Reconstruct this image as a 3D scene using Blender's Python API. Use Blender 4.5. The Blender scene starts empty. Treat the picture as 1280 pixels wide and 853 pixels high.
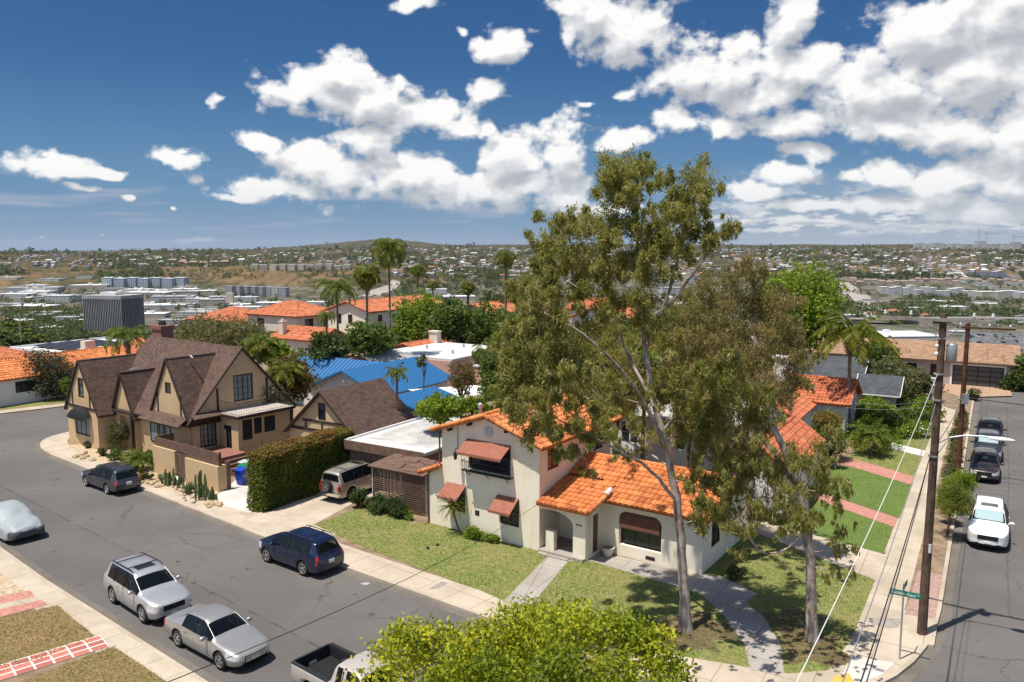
import bpy, math, random
import numpy as np
from mathutils import Vector, Matrix, noise as mnoise

scene = bpy.context.scene
C = scene.collection
rng = np.random.default_rng(11)
R = math.radians

# ------------------------------------------------------------------ camera
CAM_H = 15.3
PITCH = R(6.85)
cam_d = bpy.data.cameras.new("camera")
cam_d.sensor_width = 36.0
cam_d.lens = 28.0
cam_d.clip_start = 0.1
cam_d.clip_end = 90000
cam = bpy.data.objects.new("camera", cam_d)
cam.location = (0, 0, CAM_H)
cam.rotation_euler = (R(90) - PITCH, 0, 0)
C.objects.link(cam)
scene.camera = cam

# ------------------------------------------------------------------ colour
vs = scene.view_settings
scene.display_settings.display_device = 'sRGB'
vs.view_transform = 'Standard'
vs.look = 'None'
vs.exposure = 0.33
vs.gamma = 1.0
vs.use_curve_mapping = False

# ------------------------------------------------------------------ sun
SUN_EL, SUN_AZ = R(71), R(238)          # azimuth clockwise from +Y
SUN_STR, SKY_STR = 4.8, 0.105
sd = Vector((math.sin(SUN_AZ) * math.cos(SUN_EL), math.cos(SUN_AZ) * math.cos(SUN_EL), math.sin(SUN_EL)))
sl = bpy.data.lights.new("sun", 'SUN')
sl.energy = SUN_STR
sl.angle = R(0.53)
sl.color = (1.0, 0.945, 0.85)
so = bpy.data.objects.new("sun", sl)
so.rotation_euler = sd.to_track_quat('Z', 'Y').to_euler()
so.location = (0, 0, 60)
C.objects.link(so)

# ------------------------------------------------------------------ photo -> world measuring helpers
FPX = 995.0
def ray(px, py):
 dx = (px - 640) / FPX
 dy = (py - 426.5) / FPX
 return (dx, math.cos(PITCH) - dy * math.sin(PITCH), -(math.sin(PITCH) + dy * math.cos(PITCH)))
def G(px, py, z=0.0):
 a, b, c = ray(px, py)
 t = (z - CAM_H) / c
 return (a * t, b * t)
def AT(px, py, Y):
 a, b, c = ray(px, py)
 t = Y / b
 return Vector((a * t, Y, CAM_H + c * t))
class Frame:
 def __init__(s, deg):
  r = R(deg); s.rot = -r
  s.w = (math.cos(r), -math.sin(r)); s.u = (math.sin(r), math.cos(r))
 def ab(s, X, Y): return (X * s.w[0] + Y * s.w[1], X * s.u[0] + Y * s.u[1])
 def xy(s, a, b): return (a * s.w[0] + b * s.u[0], a * s.w[1] + b * s.u[1])
FS = Frame(39.2)     # main street
FH = Frame(31.24)    # white stucco house and the side street
FT = Frame(36.5)     # half timbered house

# ------------------------------------------------------------------ world: sky and clouds
world = bpy.data.worlds.new("World")
scene.world = world
world.use_nodes = True
wt = world.node_tree
for n in list(wt.nodes): wt.nodes.remove(n)
class NT:
 """small node-building helper"""
 def __init__(s, t): s.t = t
 def n(s, typ, **kw):
  nd = s.t.nodes.new(typ)
  for k, v in kw.items(): setattr(nd, k, v)
  return nd
 def put(s, sock, v):
  if hasattr(v, 'bl_rna') and isinstance(v, bpy.types.NodeSocket): s.t.links.new(v, sock)
  elif v is not None: sock.default_value = v
 def m(s, op, a, b=None, c=None, clamp=False):
  nd = s.n('ShaderNodeMath', operation=op, use_clamp=clamp)
  s.put(nd.inputs[0], a); s.put(nd.inputs[1], b); s.put(nd.inputs[2], c)
  return nd.outputs[0]
 def v(s, op, a, b=None, c=None):
  nd = s.n('ShaderNodeVectorMath', operation=op)
  s.put(nd.inputs[0], a); s.put(nd.inputs[1], b); s.put(nd.inputs[2], c)
  return nd.outputs['Value'] if op in ('LENGTH', 'DOT_PRODUCT') else nd.outputs[0]
 def mix(s, f, a, b, blend='MIX'):
  nd = s.n('ShaderNodeMix', data_type='RGBA', blend_type=blend)
  s.put(nd.inputs[0], f); s.put(nd.inputs[6], a); s.put(nd.inputs[7], b)
  return nd.outputs[2]
 def noise(s, vec, scale, detail=3, rough=.55, dim='3D', dist=0.0, lac=2.0):
  nd = s.n('ShaderNodeTexNoise', noise_dimensions=dim)
  s.put(nd.inputs['Vector'], vec)
  nd.inputs['Scale'].default_value = scale; nd.inputs['Detail'].default_value = detail
  nd.inputs['Roughness'].default_value = rough; nd.inputs['Distortion'].default_value = dist
  nd.inputs['Lacunarity'].default_value = lac
  return nd
 def ramp(s, f, stops, interp='LINEAR'):
  nd = s.n('ShaderNodeValToRGB'); cr = nd.color_ramp; cr.interpolation = interp
  while len(cr.elements) < len(stops): cr.elements.new(.5)
  for e, (p, c) in zip(cr.elements, stops):
   e.position = p; e.color = c if len(c) == 4 else (*c, 1)
  s.put(nd.inputs[0], f)
  return nd.outputs[0]
 def rng(s, v, a, b, c=0.0, d=1.0, smooth=True):
  nd = s.n('ShaderNodeMapRange', interpolation_type='SMOOTHSTEP' if smooth and b > a else 'LINEAR')
  s.put(nd.inputs[0], v)
  for i, q in zip((1, 2, 3, 4), (a, b, c, d)): nd.inputs[i].default_value = q
  return nd.outputs[0]

def build_sky():
 N = NT(wt)
 sky = N.n('ShaderNodeTexSky', sky_type='NISHITA', sun_disc=False)
 sky.sun_elevation = SUN_EL; sky.sun_rotation = SUN_AZ
 sky.altitude = 120; sky.air_density = 1.0; sky.dust_density = 0.6; sky.ozone_density = 2.2
 tc = N.n('ShaderNodeTexCoord')
 d = N.v('NORMALIZE', tc.outputs['Generated'])
 sp = N.n('ShaderNodeSeparateXYZ'); wt.links.new(d, sp.inputs[0])
 az = N.m('ARCTAN2', sp.outputs[0], sp.outputs[1])
 el = N.m('ARCSINE', sp.outputs[2])
 cb = N.n('ShaderNodeCombineXYZ'); wt.links.new(az, cb.inputs[0]); wt.links.new(el, cb.inputs[1])
 P = cb.outputs[0]
 # cloud banks: centre and half size in image measure, turned into azimuth and elevation
 banks = [(432,98,40,34),(375,112,70,30),(455,128,80,40),(525,150,66,30),(575,158,44,20),(610,160,26,20),(460,180,50,22),(415,80,20,14),(505,100,20,16),
  (322,178,34,13),(385,208,70,30),(335,236,74,20),(430,222,80,34),(510,222,90,30),(590,236,110,24),(640,200,60,36),(695,190,46,54),(650,235,90,30),(705,240,60,30),(300,250,40,10),
  (610,113,30,18),(270,124,21,11),(218,196,42,13),(235,188,18,8),(60,208,72,16),(65,196,24,13),(125,213,36,7),(110,233,20,5),(252,228,13,10),(160,240,13,5),(212,259,10,4),
  (515,6,34,9),(600,48,26,16),(630,58,38,24),(575,36,16,10),(735,20,46,40),(780,40,70,38),(705,45,22,20),(770,178,40,18),(785,122,19,9),(730,131,20,7),
  (985,28,32,46),(930,88,105,46),(865,90,54,30),(1010,90,70,40),(860,158,48,22),(905,165,42,18),(990,155,54,20),(960,120,80,30),
  (1070,108,70,40),(1130,95,80,50),(1165,40,90,60),(1250,20,110,70),(1225,100,110,60),(1310,90,100,80),(1100,150,110,26),(1190,165,120,34),(1290,170,90,50),
  (1010,196,42,11),(985,222,48,16),(940,240,40,12),(1055,220,30,14),(1110,215,50,20),(1180,225,90,24),(1275,225,70,34),(1120,252,120,14),(1010,258,90,8),(1220,262,120,16),(930,275,60,5),(1060,280,140,5),
  (750,262,60,7),(1170,285,130,5),(240,302,36,3),(130,292,8,3),(60,298,6,3),
  (1420,60,140,110),(1500,200,160,60),(1640,120,120,60),(-150,150,60,30),(-330,210,90,22),(820,-60,120,40),(1100,-80,160,50)]
 def field(p):
  acc = None
  for (x, y, rx, ry) in banks:
   q = Vector(ray(x, y)).normalized()
   a = math.atan2(q.x, q.y); e = math.asin(q.z)
   ca = math.cos(a)
   ix = 1 / (rx / 1000 * ca * ca * 1.0 + 1e-4); iy = 1 / (ry / 1000 * ca * 1.02 + 1e-4)
   w = N.v('MULTIPLY_ADD', p, (ix, iy, 0), (-a * ix, -e * iy, 0))
   l = N.v('LENGTH', w)
   if rx < 32: l = N.m('ADD', l, .24)
   if acc is None: acc = l
   else: acc = N.m('SMOOTH_MIN', acc, l, .22)
  return N.m('SUBTRACT', 1.0, acc)
 warp = N.noise(P, 9, 3, .6, '2D')
 w1 = N.v('SUBTRACT', warp.outputs['Color'], (.5, .5, .5))
 w1 = N.v('MULTIPLY', w1, (.05, .035, 0))
 Pw = N.v('ADD', P, w1)
 Fd = field(Pw)
 sc = N.v('MULTIPLY', P, (1, 1.35, 1))
 def billow(p, det=7):
  a = N.noise(p, 15, det, .58, '2D').outputs[0]
  vo = N.n('ShaderNodeTexVoronoi', feature='F1', voronoi_dimensions='2D'); wt.links.new(p, vo.inputs['Vector'])
  vo.inputs['Scale'].default_value = 21; vo.inputs['Detail'].default_value = 2; vo.inputs['Roughness'].default_value = .55
  return N.m('SUBTRACT', N.m('MULTIPLY', a, 1.5), N.m('MULTIPLY', vo.outputs['Distance'], .75))
 wv = N.v('ADD', sc, N.v('MULTIPLY', w1, (.35, .35, 0)))
 b0 = billow(wv)
 b1 = billow(N.v('ADD', wv, (-.008, .017, 0)), 4)
 dens = N.m('ADD', Fd, N.m('MULTIPLY', N.m('SUBTRACT', b0, .42), .80))
 dens = N.m('ADD', dens, .22)
 fine = N.noise(wv, 70, 4, .65, '2D').outputs[0]
 dens = N.m('ADD', dens, N.m('MULTIPLY', N.m('SUBTRACT', fine, .5), .58))
 alpha = N.rng(dens, -.04, .46)
 # lit from above: brighter where less cloud lies above
 tops = N.m('MULTIPLY', N.m('SUBTRACT', b0, b1), .85)
 Fup = field(N.v('ADD', Pw, (-.006, .026, 0)))
 macro = N.m('MULTIPLY', N.m('SUBTRACT', Fd, Fup), 1.2)
 sh = N.m('ADD', N.m('ADD', N.m('ADD', tops, macro), .565), N.m('MULTIPLY', N.m('SUBTRACT', .45, dens), .22), clamp=True)
 ccol = N.ramp(sh, [(0, (.37, .39, .425)), (.35, (.46, .48, .51)), (.62, (.575, .588, .61)), (.85, (.715, .715, .712)), (1, (.79, .785, .775))])
 # haze veil over the far low clouds and a lilac streak above the horizon
 low = N.rng(el, .0, .10, 1, 0)
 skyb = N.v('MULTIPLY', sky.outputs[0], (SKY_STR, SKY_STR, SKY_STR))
 # sky ahead is tinted darker blue; behind stays bright to light the scene
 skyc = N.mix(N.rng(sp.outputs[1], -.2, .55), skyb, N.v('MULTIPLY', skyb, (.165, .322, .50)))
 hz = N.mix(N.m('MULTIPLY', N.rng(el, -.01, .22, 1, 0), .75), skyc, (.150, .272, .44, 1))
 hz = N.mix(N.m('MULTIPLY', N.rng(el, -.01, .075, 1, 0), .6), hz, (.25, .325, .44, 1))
 streak = N.noise(N.v('MULTIPLY', P, (5, 60, 1)), 1.0, 3, .6, '2D').outputs[0]
 st = N.m('MULTIPLY', N.rng(streak, .5, .72), N.rng(el, .0, .045, .0, 1.0))
 st = N.m('MULTIPLY', st, N.rng(el, .05, .10, .55, 0))
 hz = N.mix(st, hz, (.36, .385, .46, 1))
 ccol = N.mix(N.m('MULTIPLY', low, .55), ccol, (.43, .48, .54, 1))
 # broken rows of small far cumulus low on the right, in whitish air
 rows = N.noise(N.v('MULTIPLY', P, (26, 95, 1)), 1.0, 5, .62, '2D').outputs[0]
 side = N.rng(az, .12, .36)
 ra = N.m('MULTIPLY', N.m('MULTIPLY', N.rng(rows, .47, .60), N.rng(el, .075, .045)), N.m('MULTIPLY', N.rng(el, .006, .02), side))
 hz = N.mix(N.m('MULTIPLY', N.m('MULTIPLY', side, N.rng(el, .10, .0)), .6), hz, (.40, .43, .48, 1))
 rc = N.mix(N.rng(rows, .50, .66), (.46, .49, .53, 1), (.68, .685, .69, 1))
 hz = N.mix(N.m('MULTIPLY', ra, .9), hz, rc)
 a2 = N.m('MULTIPLY', alpha, N.rng(el, .002, .03, .25, 1))
 # loose clouds over the rest of the sky dome, behind the photographer
 gen = N.noise(N.v('MULTIPLY', d, (1, 1, 1.6)), 3.2, 3, .55).outputs[0]
 ga = N.m('MULTIPLY', N.rng(gen, .54, .66), N.rng(sp.outputs[1], .15, -.25))
 ga = N.m('MULTIPLY', ga, N.rng(el, .03, .2))
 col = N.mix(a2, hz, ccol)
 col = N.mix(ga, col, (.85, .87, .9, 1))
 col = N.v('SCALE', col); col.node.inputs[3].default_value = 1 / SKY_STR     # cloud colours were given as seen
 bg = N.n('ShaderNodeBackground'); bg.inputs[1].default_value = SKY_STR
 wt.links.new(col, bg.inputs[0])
 out = N.n('ShaderNodeOutputWorld')
 wt.links.new(bg.outputs[0], out.inputs[0])
 world.cycles.sampling_method = 'MANUAL'
 world.cycles.sample_map_resolution = 512
build_sky()

scene.render.engine = 'CYCLES'
cy = scene.cycles
cy.max_bounces = 5; cy.diffuse_bounces = 3; cy.glossy_bounces = 2; cy.transmission_bounces = 3
cy.transparent_max_bounces = 8; cy.volume_bounces = 0
cy.caustics_reflective = False; cy.caustics_refractive = False
cy.use_denoising = True


# ------------------------------------------------------------------ mesh building
class MB:
 """collects pieces of one mesh: vertices, faces, a material slot and a random number per face"""
 def __init__(s): s.V = []; s.F = []; s.n = 0
 def add(s, V, F, mi=0, rnd=None):
  V = np.asarray(V, float).reshape(-1, 3); F = np.asarray(F, int)
  if F.ndim == 1: F = F.reshape(1, -1)
  r = np.zeros(len(F)) if rnd is None else np.broadcast_to(np.asarray(rnd, float), (len(F),))
  s.V.append(V); s.F.append((F + s.n, mi, r)); s.n += len(V)
  return s
 def poly(s, pts, mi=0, rnd=None): return s.add(pts, [list(range(len(pts)))], mi, rnd)
 def box(s, x0, y0, z0, x1, y1, z1, mi=0, M=None, rnd=None):
  V = np.array([(x, y, z) for z in (z0, z1) for y in (y0, y1) for x in (x0, x1)], float)
  if M is not None: V = xf(V, M)
  return s.add(V, [(0, 2, 3, 1), (4, 5, 7, 6), (0, 1, 5, 4), (2, 6, 7, 3), (0, 4, 6, 2), (1, 3, 7, 5)], mi, rnd)
 def prism(s, pts, z0, z1, mi=0, bottom=False):
  """plan polygon (counter-clockwise) pulled up from z0 to z1; z may be a list"""
  n = len(pts); zs0 = z0 if hasattr(z0, '__len__') else [z0] * n; zs1 = z1 if hasattr(z1, '__len__') else [z1] * n
  V = [(p[0], p[1], z) for p, z in zip(pts, zs0)] + [(p[0], p[1], z) for p, z in zip(pts, zs1)]
  s.add(V, [list(range(n, 2 * n))], mi)
  s.add(V, [(i, (i + 1) % n, n + (i + 1) % n, n + i) for i in range(n)], mi)
  if bottom: s.add(V, [list(range(n - 1, -1, -1))], mi)
  return s
 def slab(s, pts3, t, mi=0):
  """closed plate: polygon in space with thickness t along minus its normal"""
  P = np.asarray(pts3, float); n = len(P)
  nn = np.zeros(3)
  for i in range(n): nn += np.cross(P[i], P[(i + 1) % n])
  nn /= np.linalg.norm(nn)
  if nn[2] < 0: P = P[::-1]; nn = -nn
  V = np.vstack([P, P - nn * t])
  s.add(V, [list(range(n))], mi); s.add(V, [list(range(2 * n - 1, n - 1, -1))], mi)
  s.add(V, [(i, n + i, n + (i + 1) % n, (i + 1) % n) for i in range(n)], mi)
  return s
 def tube(s, pts, rad, seg=8, mi=0, caps=True, rnd=None):
  P = [Vector(p) for p in pts]; n = len(P)
  rad = rad if hasattr(rad, '__len__') else [rad] * n
  V = []; up = None
  for i in range(n):
   d = (P[min(i + 1, n - 1)] - P[max(i - 1, 0)])
   d = d.normalized() if d.length > 1e-9 else Vector((0, 0, 1))
   if up is None:
    up = d.orthogonal().normalized()
   else:
    up = (up - d * up.dot(d)); up = up.normalized() if up.length > 1e-6 else d.orthogonal().normalized()
   w = d.cross(up)
   for k in range(seg):
    a = 2 * math.pi * k / seg
    V.append(P[i] + (up * math.cos(a) + w * math.sin(a)) * rad[i])
  F = [(i * seg + k, i * seg + (k + 1) % seg, (i + 1) * seg + (k + 1) % seg, (i + 1) * seg + k) for i in range(n - 1) for k in range(seg)]
  s.add([tuple(v) for v in V], F, mi, rnd)
  if caps:
   s.add([tuple(v) for v in V[:seg]], [list(range(seg - 1, -1, -1))], mi); s.add([tuple(v) for v in V[-seg:]], [list(range(seg))], mi)
  return s
 def lathe(s, prof, c=(0, 0, 0), seg=16, mi=0):
  V = [(c[0] + r * math.cos(2 * math.pi * k / seg), c[1] + r * math.sin(2 * math.pi * k / seg), c[2] + z) for r, z in prof for k in range(seg)]
  F = [(i * seg + k, i * seg + (k + 1) % seg, (i + 1) * seg + (k + 1) % seg, (i + 1) * seg + k) for i in range(len(prof) - 1) for k in range(seg)]
  s.add(V, F, mi)
  s.add(V[-seg:], [list(range(seg))], mi)
  return s
 def blob(s, c, r, seg=10, rings=6, mi=0, jit=0.0, seed=0):
  rr = np.random.default_rng(seed); V = []
  r = r if hasattr(r, '__len__') else (r, r, r)
  for i in range(rings + 1):
   t = math.pi * i / rings
   for k in range(seg):
    a = 2 * math.pi * k / seg; j = 1 + jit * rr.uniform(-1, 1)
    V.append((c[0] + r[0] * math.sin(t) * math.cos(a) * j, c[1] + r[1] * math.sin(t) * math.sin(a) * j, c[2] + r[2] * math.cos(t) * j))
  F = [((i + 1) * seg + k, (i + 1) * seg + (k + 1) % seg, i * seg + (k + 1) % seg, i * seg + k) for i in range(rings) for k in range(seg)]
  return s.add(V, F, mi)
 def mesh(s, name, mats, off=(0, 0, 0), smooth=False, uv=False, rnd=False):
  me = bpy.data.meshes.new(name)
  V = np.vstack(s.V) - np.asarray(off, float) if s.V else np.zeros((0, 3))
  loops = []; starts = []; mis = []; rn = []; st = 0
  for F, mi, r in s.F:
   m, k = F.shape
   loops.append(F.ravel()); starts.append(st + np.arange(m) * k); st += m * k
   mis.append(np.full(m, mi)); rn.append(r)
  loops = np.concatenate(loops).astype(np.int32); starts = np.concatenate(starts).astype(np.int32)
  me.vertices.add(len(V)); me.vertices.foreach_set("co", V.ravel())
  me.loops.add(len(loops)); me.loops.foreach_set("vertex_index", loops)
  me.polygons.add(len(starts)); me.polygons.foreach_set("loop_start", starts)
  me.polygons.foreach_set("material_index", np.concatenate(mis).astype(np.int32))
  me.polygons.foreach_set("use_smooth", np.full(len(starts), bool(smooth)))
  me.update(calc_edges=True)
  for m in (mats if isinstance(mats, (list, tuple)) else [mats]): me.materials.append(m)
  if rnd:
   at = me.attributes.new("rnd", 'FLOAT', 'FACE'); at.data.foreach_set("value", np.concatenate(rn).astype(np.float32))
  if uv:
   nn = np.empty(len(starts) * 3, np.float32); me.polygons.foreach_get("normal", nn); nn = nn.reshape(-1, 3)
   tot = np.diff(np.append(starts, len(loops)))
   nl = np.repeat(nn, tot, axis=0); co = V[loops]
   h = np.stack([-nl[:, 1], nl[:, 0], np.zeros(len(nl))], 1); hl = np.linalg.norm(h, axis=1)
   flat = hl < .02
   h[flat] = (1, 0, 0); hl[flat] = 1; h /= hl[:, None]
   v = np.cross(nl, h)
   uvs = np.stack([(co * h).sum(1), (co * v).sum(1)], 1)
   me.uv_layers.new(name="UVMap").data.foreach_set("uv", uvs.ravel().astype(np.float32))
  return me

def xf(V, M):
 A = np.array(M); V = np.asarray(V, float)
 return V @ A[:3, :3].T + A[:3, 3]

OFF = {}
def tag(o, label=None, cat=None, group=None, kind=None):
 if label: o['label'] = label
 if cat: o['category'] = cat
 if group: o['group'] = group
 if kind: o['kind'] = kind
 return o
def thing(name, label, cat, loc=(0, 0, 0), frame=None, group=None):
 """Empty at a thing's base; its parts are given in the frame's own measure (across, away, up)"""
 o = bpy.data.objects.new(name, None); o.empty_display_size = .3
 C.objects.link(o)
 if frame is not None:
  x, y = frame.xy(loc[0], loc[1]); o.location = (x, y, loc[2]); o.rotation_euler = (0, 0, frame.rot); OFF[o.name] = tuple(loc)
 else:
  o.location = loc; OFF[o.name] = (0, 0, 0)
 return tag(o, label, cat, group)
def obj(name, mb, mats, parent=None, frame=None, loc=None, smooth=False, uv=False, rnd=False, label=None):
 if parent is not None: off = OFF[parent.name]
 elif loc is not None: off = loc
 else: off = (0, 0, 0)
 me = mb.mesh(name, mats, off, smooth, uv, rnd)
 o = bpy.data.objects.new(name, me); C.objects.link(o)
 if parent is not None: o.parent = parent; OFF[o.name] = off
 elif loc is not None:
  if frame is not None:
   x, y = frame.xy(loc[0], loc[1]); o.location = (x, y, loc[2]); o.rotation_euler = (0, 0, frame.rot)
  else: o.location = loc
 OFF.setdefault(o.name, off)
 if label: o['label'] = label
 return o
def struct(name, mb, mats, **k):
 return tag(obj(name, mb, mats, **k), kind='structure')
def dup(o, parent=None, loc=None, rotz=None, scale=None, label=None):
 c = o.copy(); C.objects.link(c)
 if parent is not None: c.parent = parent
 if loc is not None: c.location = loc
 if rotz is not None: c.rotation_euler = (0, 0, rotz)
 if scale is not None: c.scale = (scale,) * 3 if not hasattr(scale, '__len__') else scale
 if label: c['label'] = label
 OFF[c.name] = OFF.get(o.name, (0, 0, 0))
 for ch in list(o.children): dup(ch, c)
 return c

# ------------------------------------------------------------------ materials
def mat(name):
 m = bpy.data.materials.new(name); m.use_nodes = True
 t = m.node_tree
 for n in list(t.nodes): t.nodes.remove(n)
 N = NT(t)
 out = N.n('ShaderNodeOutputMaterial')
 b = N.n('ShaderNodeBsdfPrincipled')
 t.links.new(b.outputs[0], out.inputs[0])
 return m, N, b, out
def c4(c, k=1.0): return (c[0] * k, c[1] * k, c[2] * k, 1)
def coords(N, space='object'):
 if space == 'world': return N.n('ShaderNodeNewGeometry').outputs['Position']
 if space == 'uv': return N.n('ShaderNodeTexCoord').outputs['UV']
 return N.n('ShaderNodeTexCoord').outputs['Object']
def bump(N, b, h, strength=.3, dist=.02):
 bp = N.n('ShaderNodeBump'); bp.inputs['Strength'].default_value = strength; bp.inputs['Distance'].default_value = dist
 N.put(bp.inputs['Height'], h); N.put(b.inputs['Normal'], bp.outputs[0])
def plain(name, col, rough=.8, var=.12, scale=2.0, metal=0.0, bmp=0.0, bscale=40, spec=.3, fine=.06):
 """painted or natural surface with broad and fine colour variation"""
 m, N, b, o = mat(name)
 P = coords(N)
 n1 = N.noise(P, scale, 4, .6).outputs[0]; n2 = N.noise(P, scale * 11, 3, .6).outputs[0]
 c = N.mix(N.rng(n1, .3, .7), c4(col, 1 - var), c4(col, 1 + var))
 c = N.mix(N.m('MULTIPLY', N.rng(n2, .35, .7), fine * 3), c, c4(col, 1 - 3 * fine if fine < .3 else .2))
 N.put(b.inputs['Base Color'], c)
 b.inputs['Roughness'].default_value = rough; b.inputs['Metallic'].default_value = metal
 b.inputs['Specular IOR Level'].default_value = spec
 if bmp: bump(N, b, N.noise(P, bscale, 3, .6).outputs[0], bmp, .01)
 return m
def flat(name, col, rough=.5, metal=0.0, spec=.5, coat=0.0):
 m, N, b, o = mat(name)
 b.inputs['Base Color'].default_value = c4(col); b.inputs['Roughness'].default_value = rough
 b.inputs['Metallic'].default_value = metal; b.inputs['Specular IOR Level'].default_value = spec
 b.inputs['Coat Weight'].default_value = coat; b.inputs['Coat Roughness'].default_value = .05
 return m
def stucco(name, col, stain=.12):
 m, N, b, o = mat(name)
 P = coords(N)
 n1 = N.noise(P, .7, 5, .65).outputs[0]
 n2 = N.noise(N.v('MULTIPLY', P, (3, 3, .5)), 1.4, 4, .6).outputs[0]      # run-off streaks
 c = N.mix(N.rng(n1, .35, .7), c4(col), c4((col[0] * .93, col[1] * .91, col[2] * .87)))
 c = N.mix(N.m('MULTIPLY', N.rng(n2, .5, .75), stain * 2), c, c4((col[0] * .72, col[1] * .68, col[2] * .62)))
 N.put(b.inputs['Base Color'], c); b.inputs['Roughness'].default_value = .92; b.inputs['Specular IOR Level'].default_value = .15
 bump(N, b, N.noise(P, 22, 4, .7).outputs[0], .35, .02)
 return m
def clay(name, col, lo=.7, hi=1.25, moss=.25):
 """fired clay: every tile has a tone of its own through the face attribute"""
 m, N, b, o = mat(name)
 P = coords(N)
 at = N.n('ShaderNodeAttribute', attribute_name='rnd').outputs['Fac']
 c = N.mix(at, c4((col[0] * lo, col[1] * lo * .9, col[2] * lo * .9)), c4((col[0] * hi, col[1] * hi * 1.1, col[2] * hi * 1.1)))
 n = N.noise(P, 1.1, 5, .65).outputs[0]
 c = N.mix(N.m('MULTIPLY', N.rng(n, .48, .72), moss), c, c4((.16, .085, .045)))
 n2 = N.noise(P, 30, 2, .6).outputs[0]
 c = N.mix(N.m('MULTIPLY', N.rng(n2, .45, .75), .25), c, c4((col[0] * .6, col[1] * .55, col[2] * .6)))
 N.put(b.inputs['Base Color'], c); b.inputs['Roughness'].default_value = .8; b.inputs['Specular IOR Level'].default_value = .2
 return m
def shingle(name, col, w=.30, h=.14):
 m, N, b, o = mat(name)
 P = coords(N, 'uv')
 br = N.n('ShaderNodeTexBrick', offset=.5)
 N.put(br.inputs['Vector'], P)
 br.inputs['Color1'].default_value = c4(col, .72); br.inputs['Color2'].default_value = c4(col, 1.3); br.inputs['Mortar'].default_value = c4(col, .3)
 br.inputs['Scale'].default_value = 1; br.inputs['Brick Width'].default_value = w; br.inputs['Row Height'].default_value = h
 br.inputs['Mortar Size'].default_value = .012; br.inputs['Mortar Smooth'].default_value = .3; br.inputs['Bias'].default_value = 0
 n = N.noise(coords(N), .8, 4, .6).outputs[0]
 c = N.mix(N.m('MULTIPLY', N.rng(n, .4, .7), .4), br.outputs[0], c4(col, 1.35))
 N.put(b.inputs['Base Color'], c); b.inputs['Roughness'].default_value = .9; b.inputs['Specular IOR Level'].default_value = .2
 bump(N, b, br.outputs['Fac'], .4, -.02)
 return m
def brick(name, col, mortar, w=.22, h=.075, ms=.01):
 m, N, b, o = mat(name)
 br = N.n('ShaderNodeTexBrick', offset=.5)
 N.put(br.inputs['Vector'], coords(N, 'uv'))
 br.inputs['Color1'].default_value = c4(col, .75); br.inputs['Color2'].default_value = c4(col, 1.2); br.inputs['Mortar'].default_value = c4(mortar)
 br.inputs['Scale'].default_value = 1; br.inputs['Brick Width'].default_value = w; br.inputs['Row Height'].default_value = h
 br.inputs['Mortar Size'].default_value = ms
 N.put(b.inputs['Base Color'], br.outputs[0]); b.inputs['Roughness'].default_value = .9
 bump(N, b, br.outputs['Fac'], .4, -.01)
 return m
def leafmat(name, lo, mid, hi, trans=.35, rough=.55):
 """leaf: tone from a random number carried by each leaf"""
 m, N, b, o = mat(name)
 at = N.n('ShaderNodeAttribute', attribute_name='rnd').outputs['Fac']
 c = N.ramp(at, [(0, lo), (.5, mid), (1, hi)])
 N.put(b.inputs['Base Color'], c); b.inputs['Roughness'].default_value = rough; b.inputs['Specular IOR Level'].default_value = .25
 tr = N.n('ShaderNodeBsdfTranslucent'); N.put(tr.inputs[0], N.mix(.5, c, (.30, .36, .05, 1)))
 mx = N.n('ShaderNodeMixShader'); mx.inputs[0].default_value = trans
 N.t.links.new(b.outputs[0], mx.inputs[1]); N.t.links.new(tr.outputs[0], mx.inputs[2]); N.t.links.new(mx.outputs[0], o.inputs[0])
 return m
def glassmat(name, col=(.02, .025, .03), rough=.04):
 m, N, b, o = mat(name)
 n = N.noise(coords(N), 1.3, 2, .5).outputs[0]
 N.put(b.inputs['Base Color'], N.mix(n, c4(col, .6), c4(col, 1.6)))
 b.inputs['Roughness'].default_value = rough; b.inputs['Specular IOR Level'].default_value = .6
 return m

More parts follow.
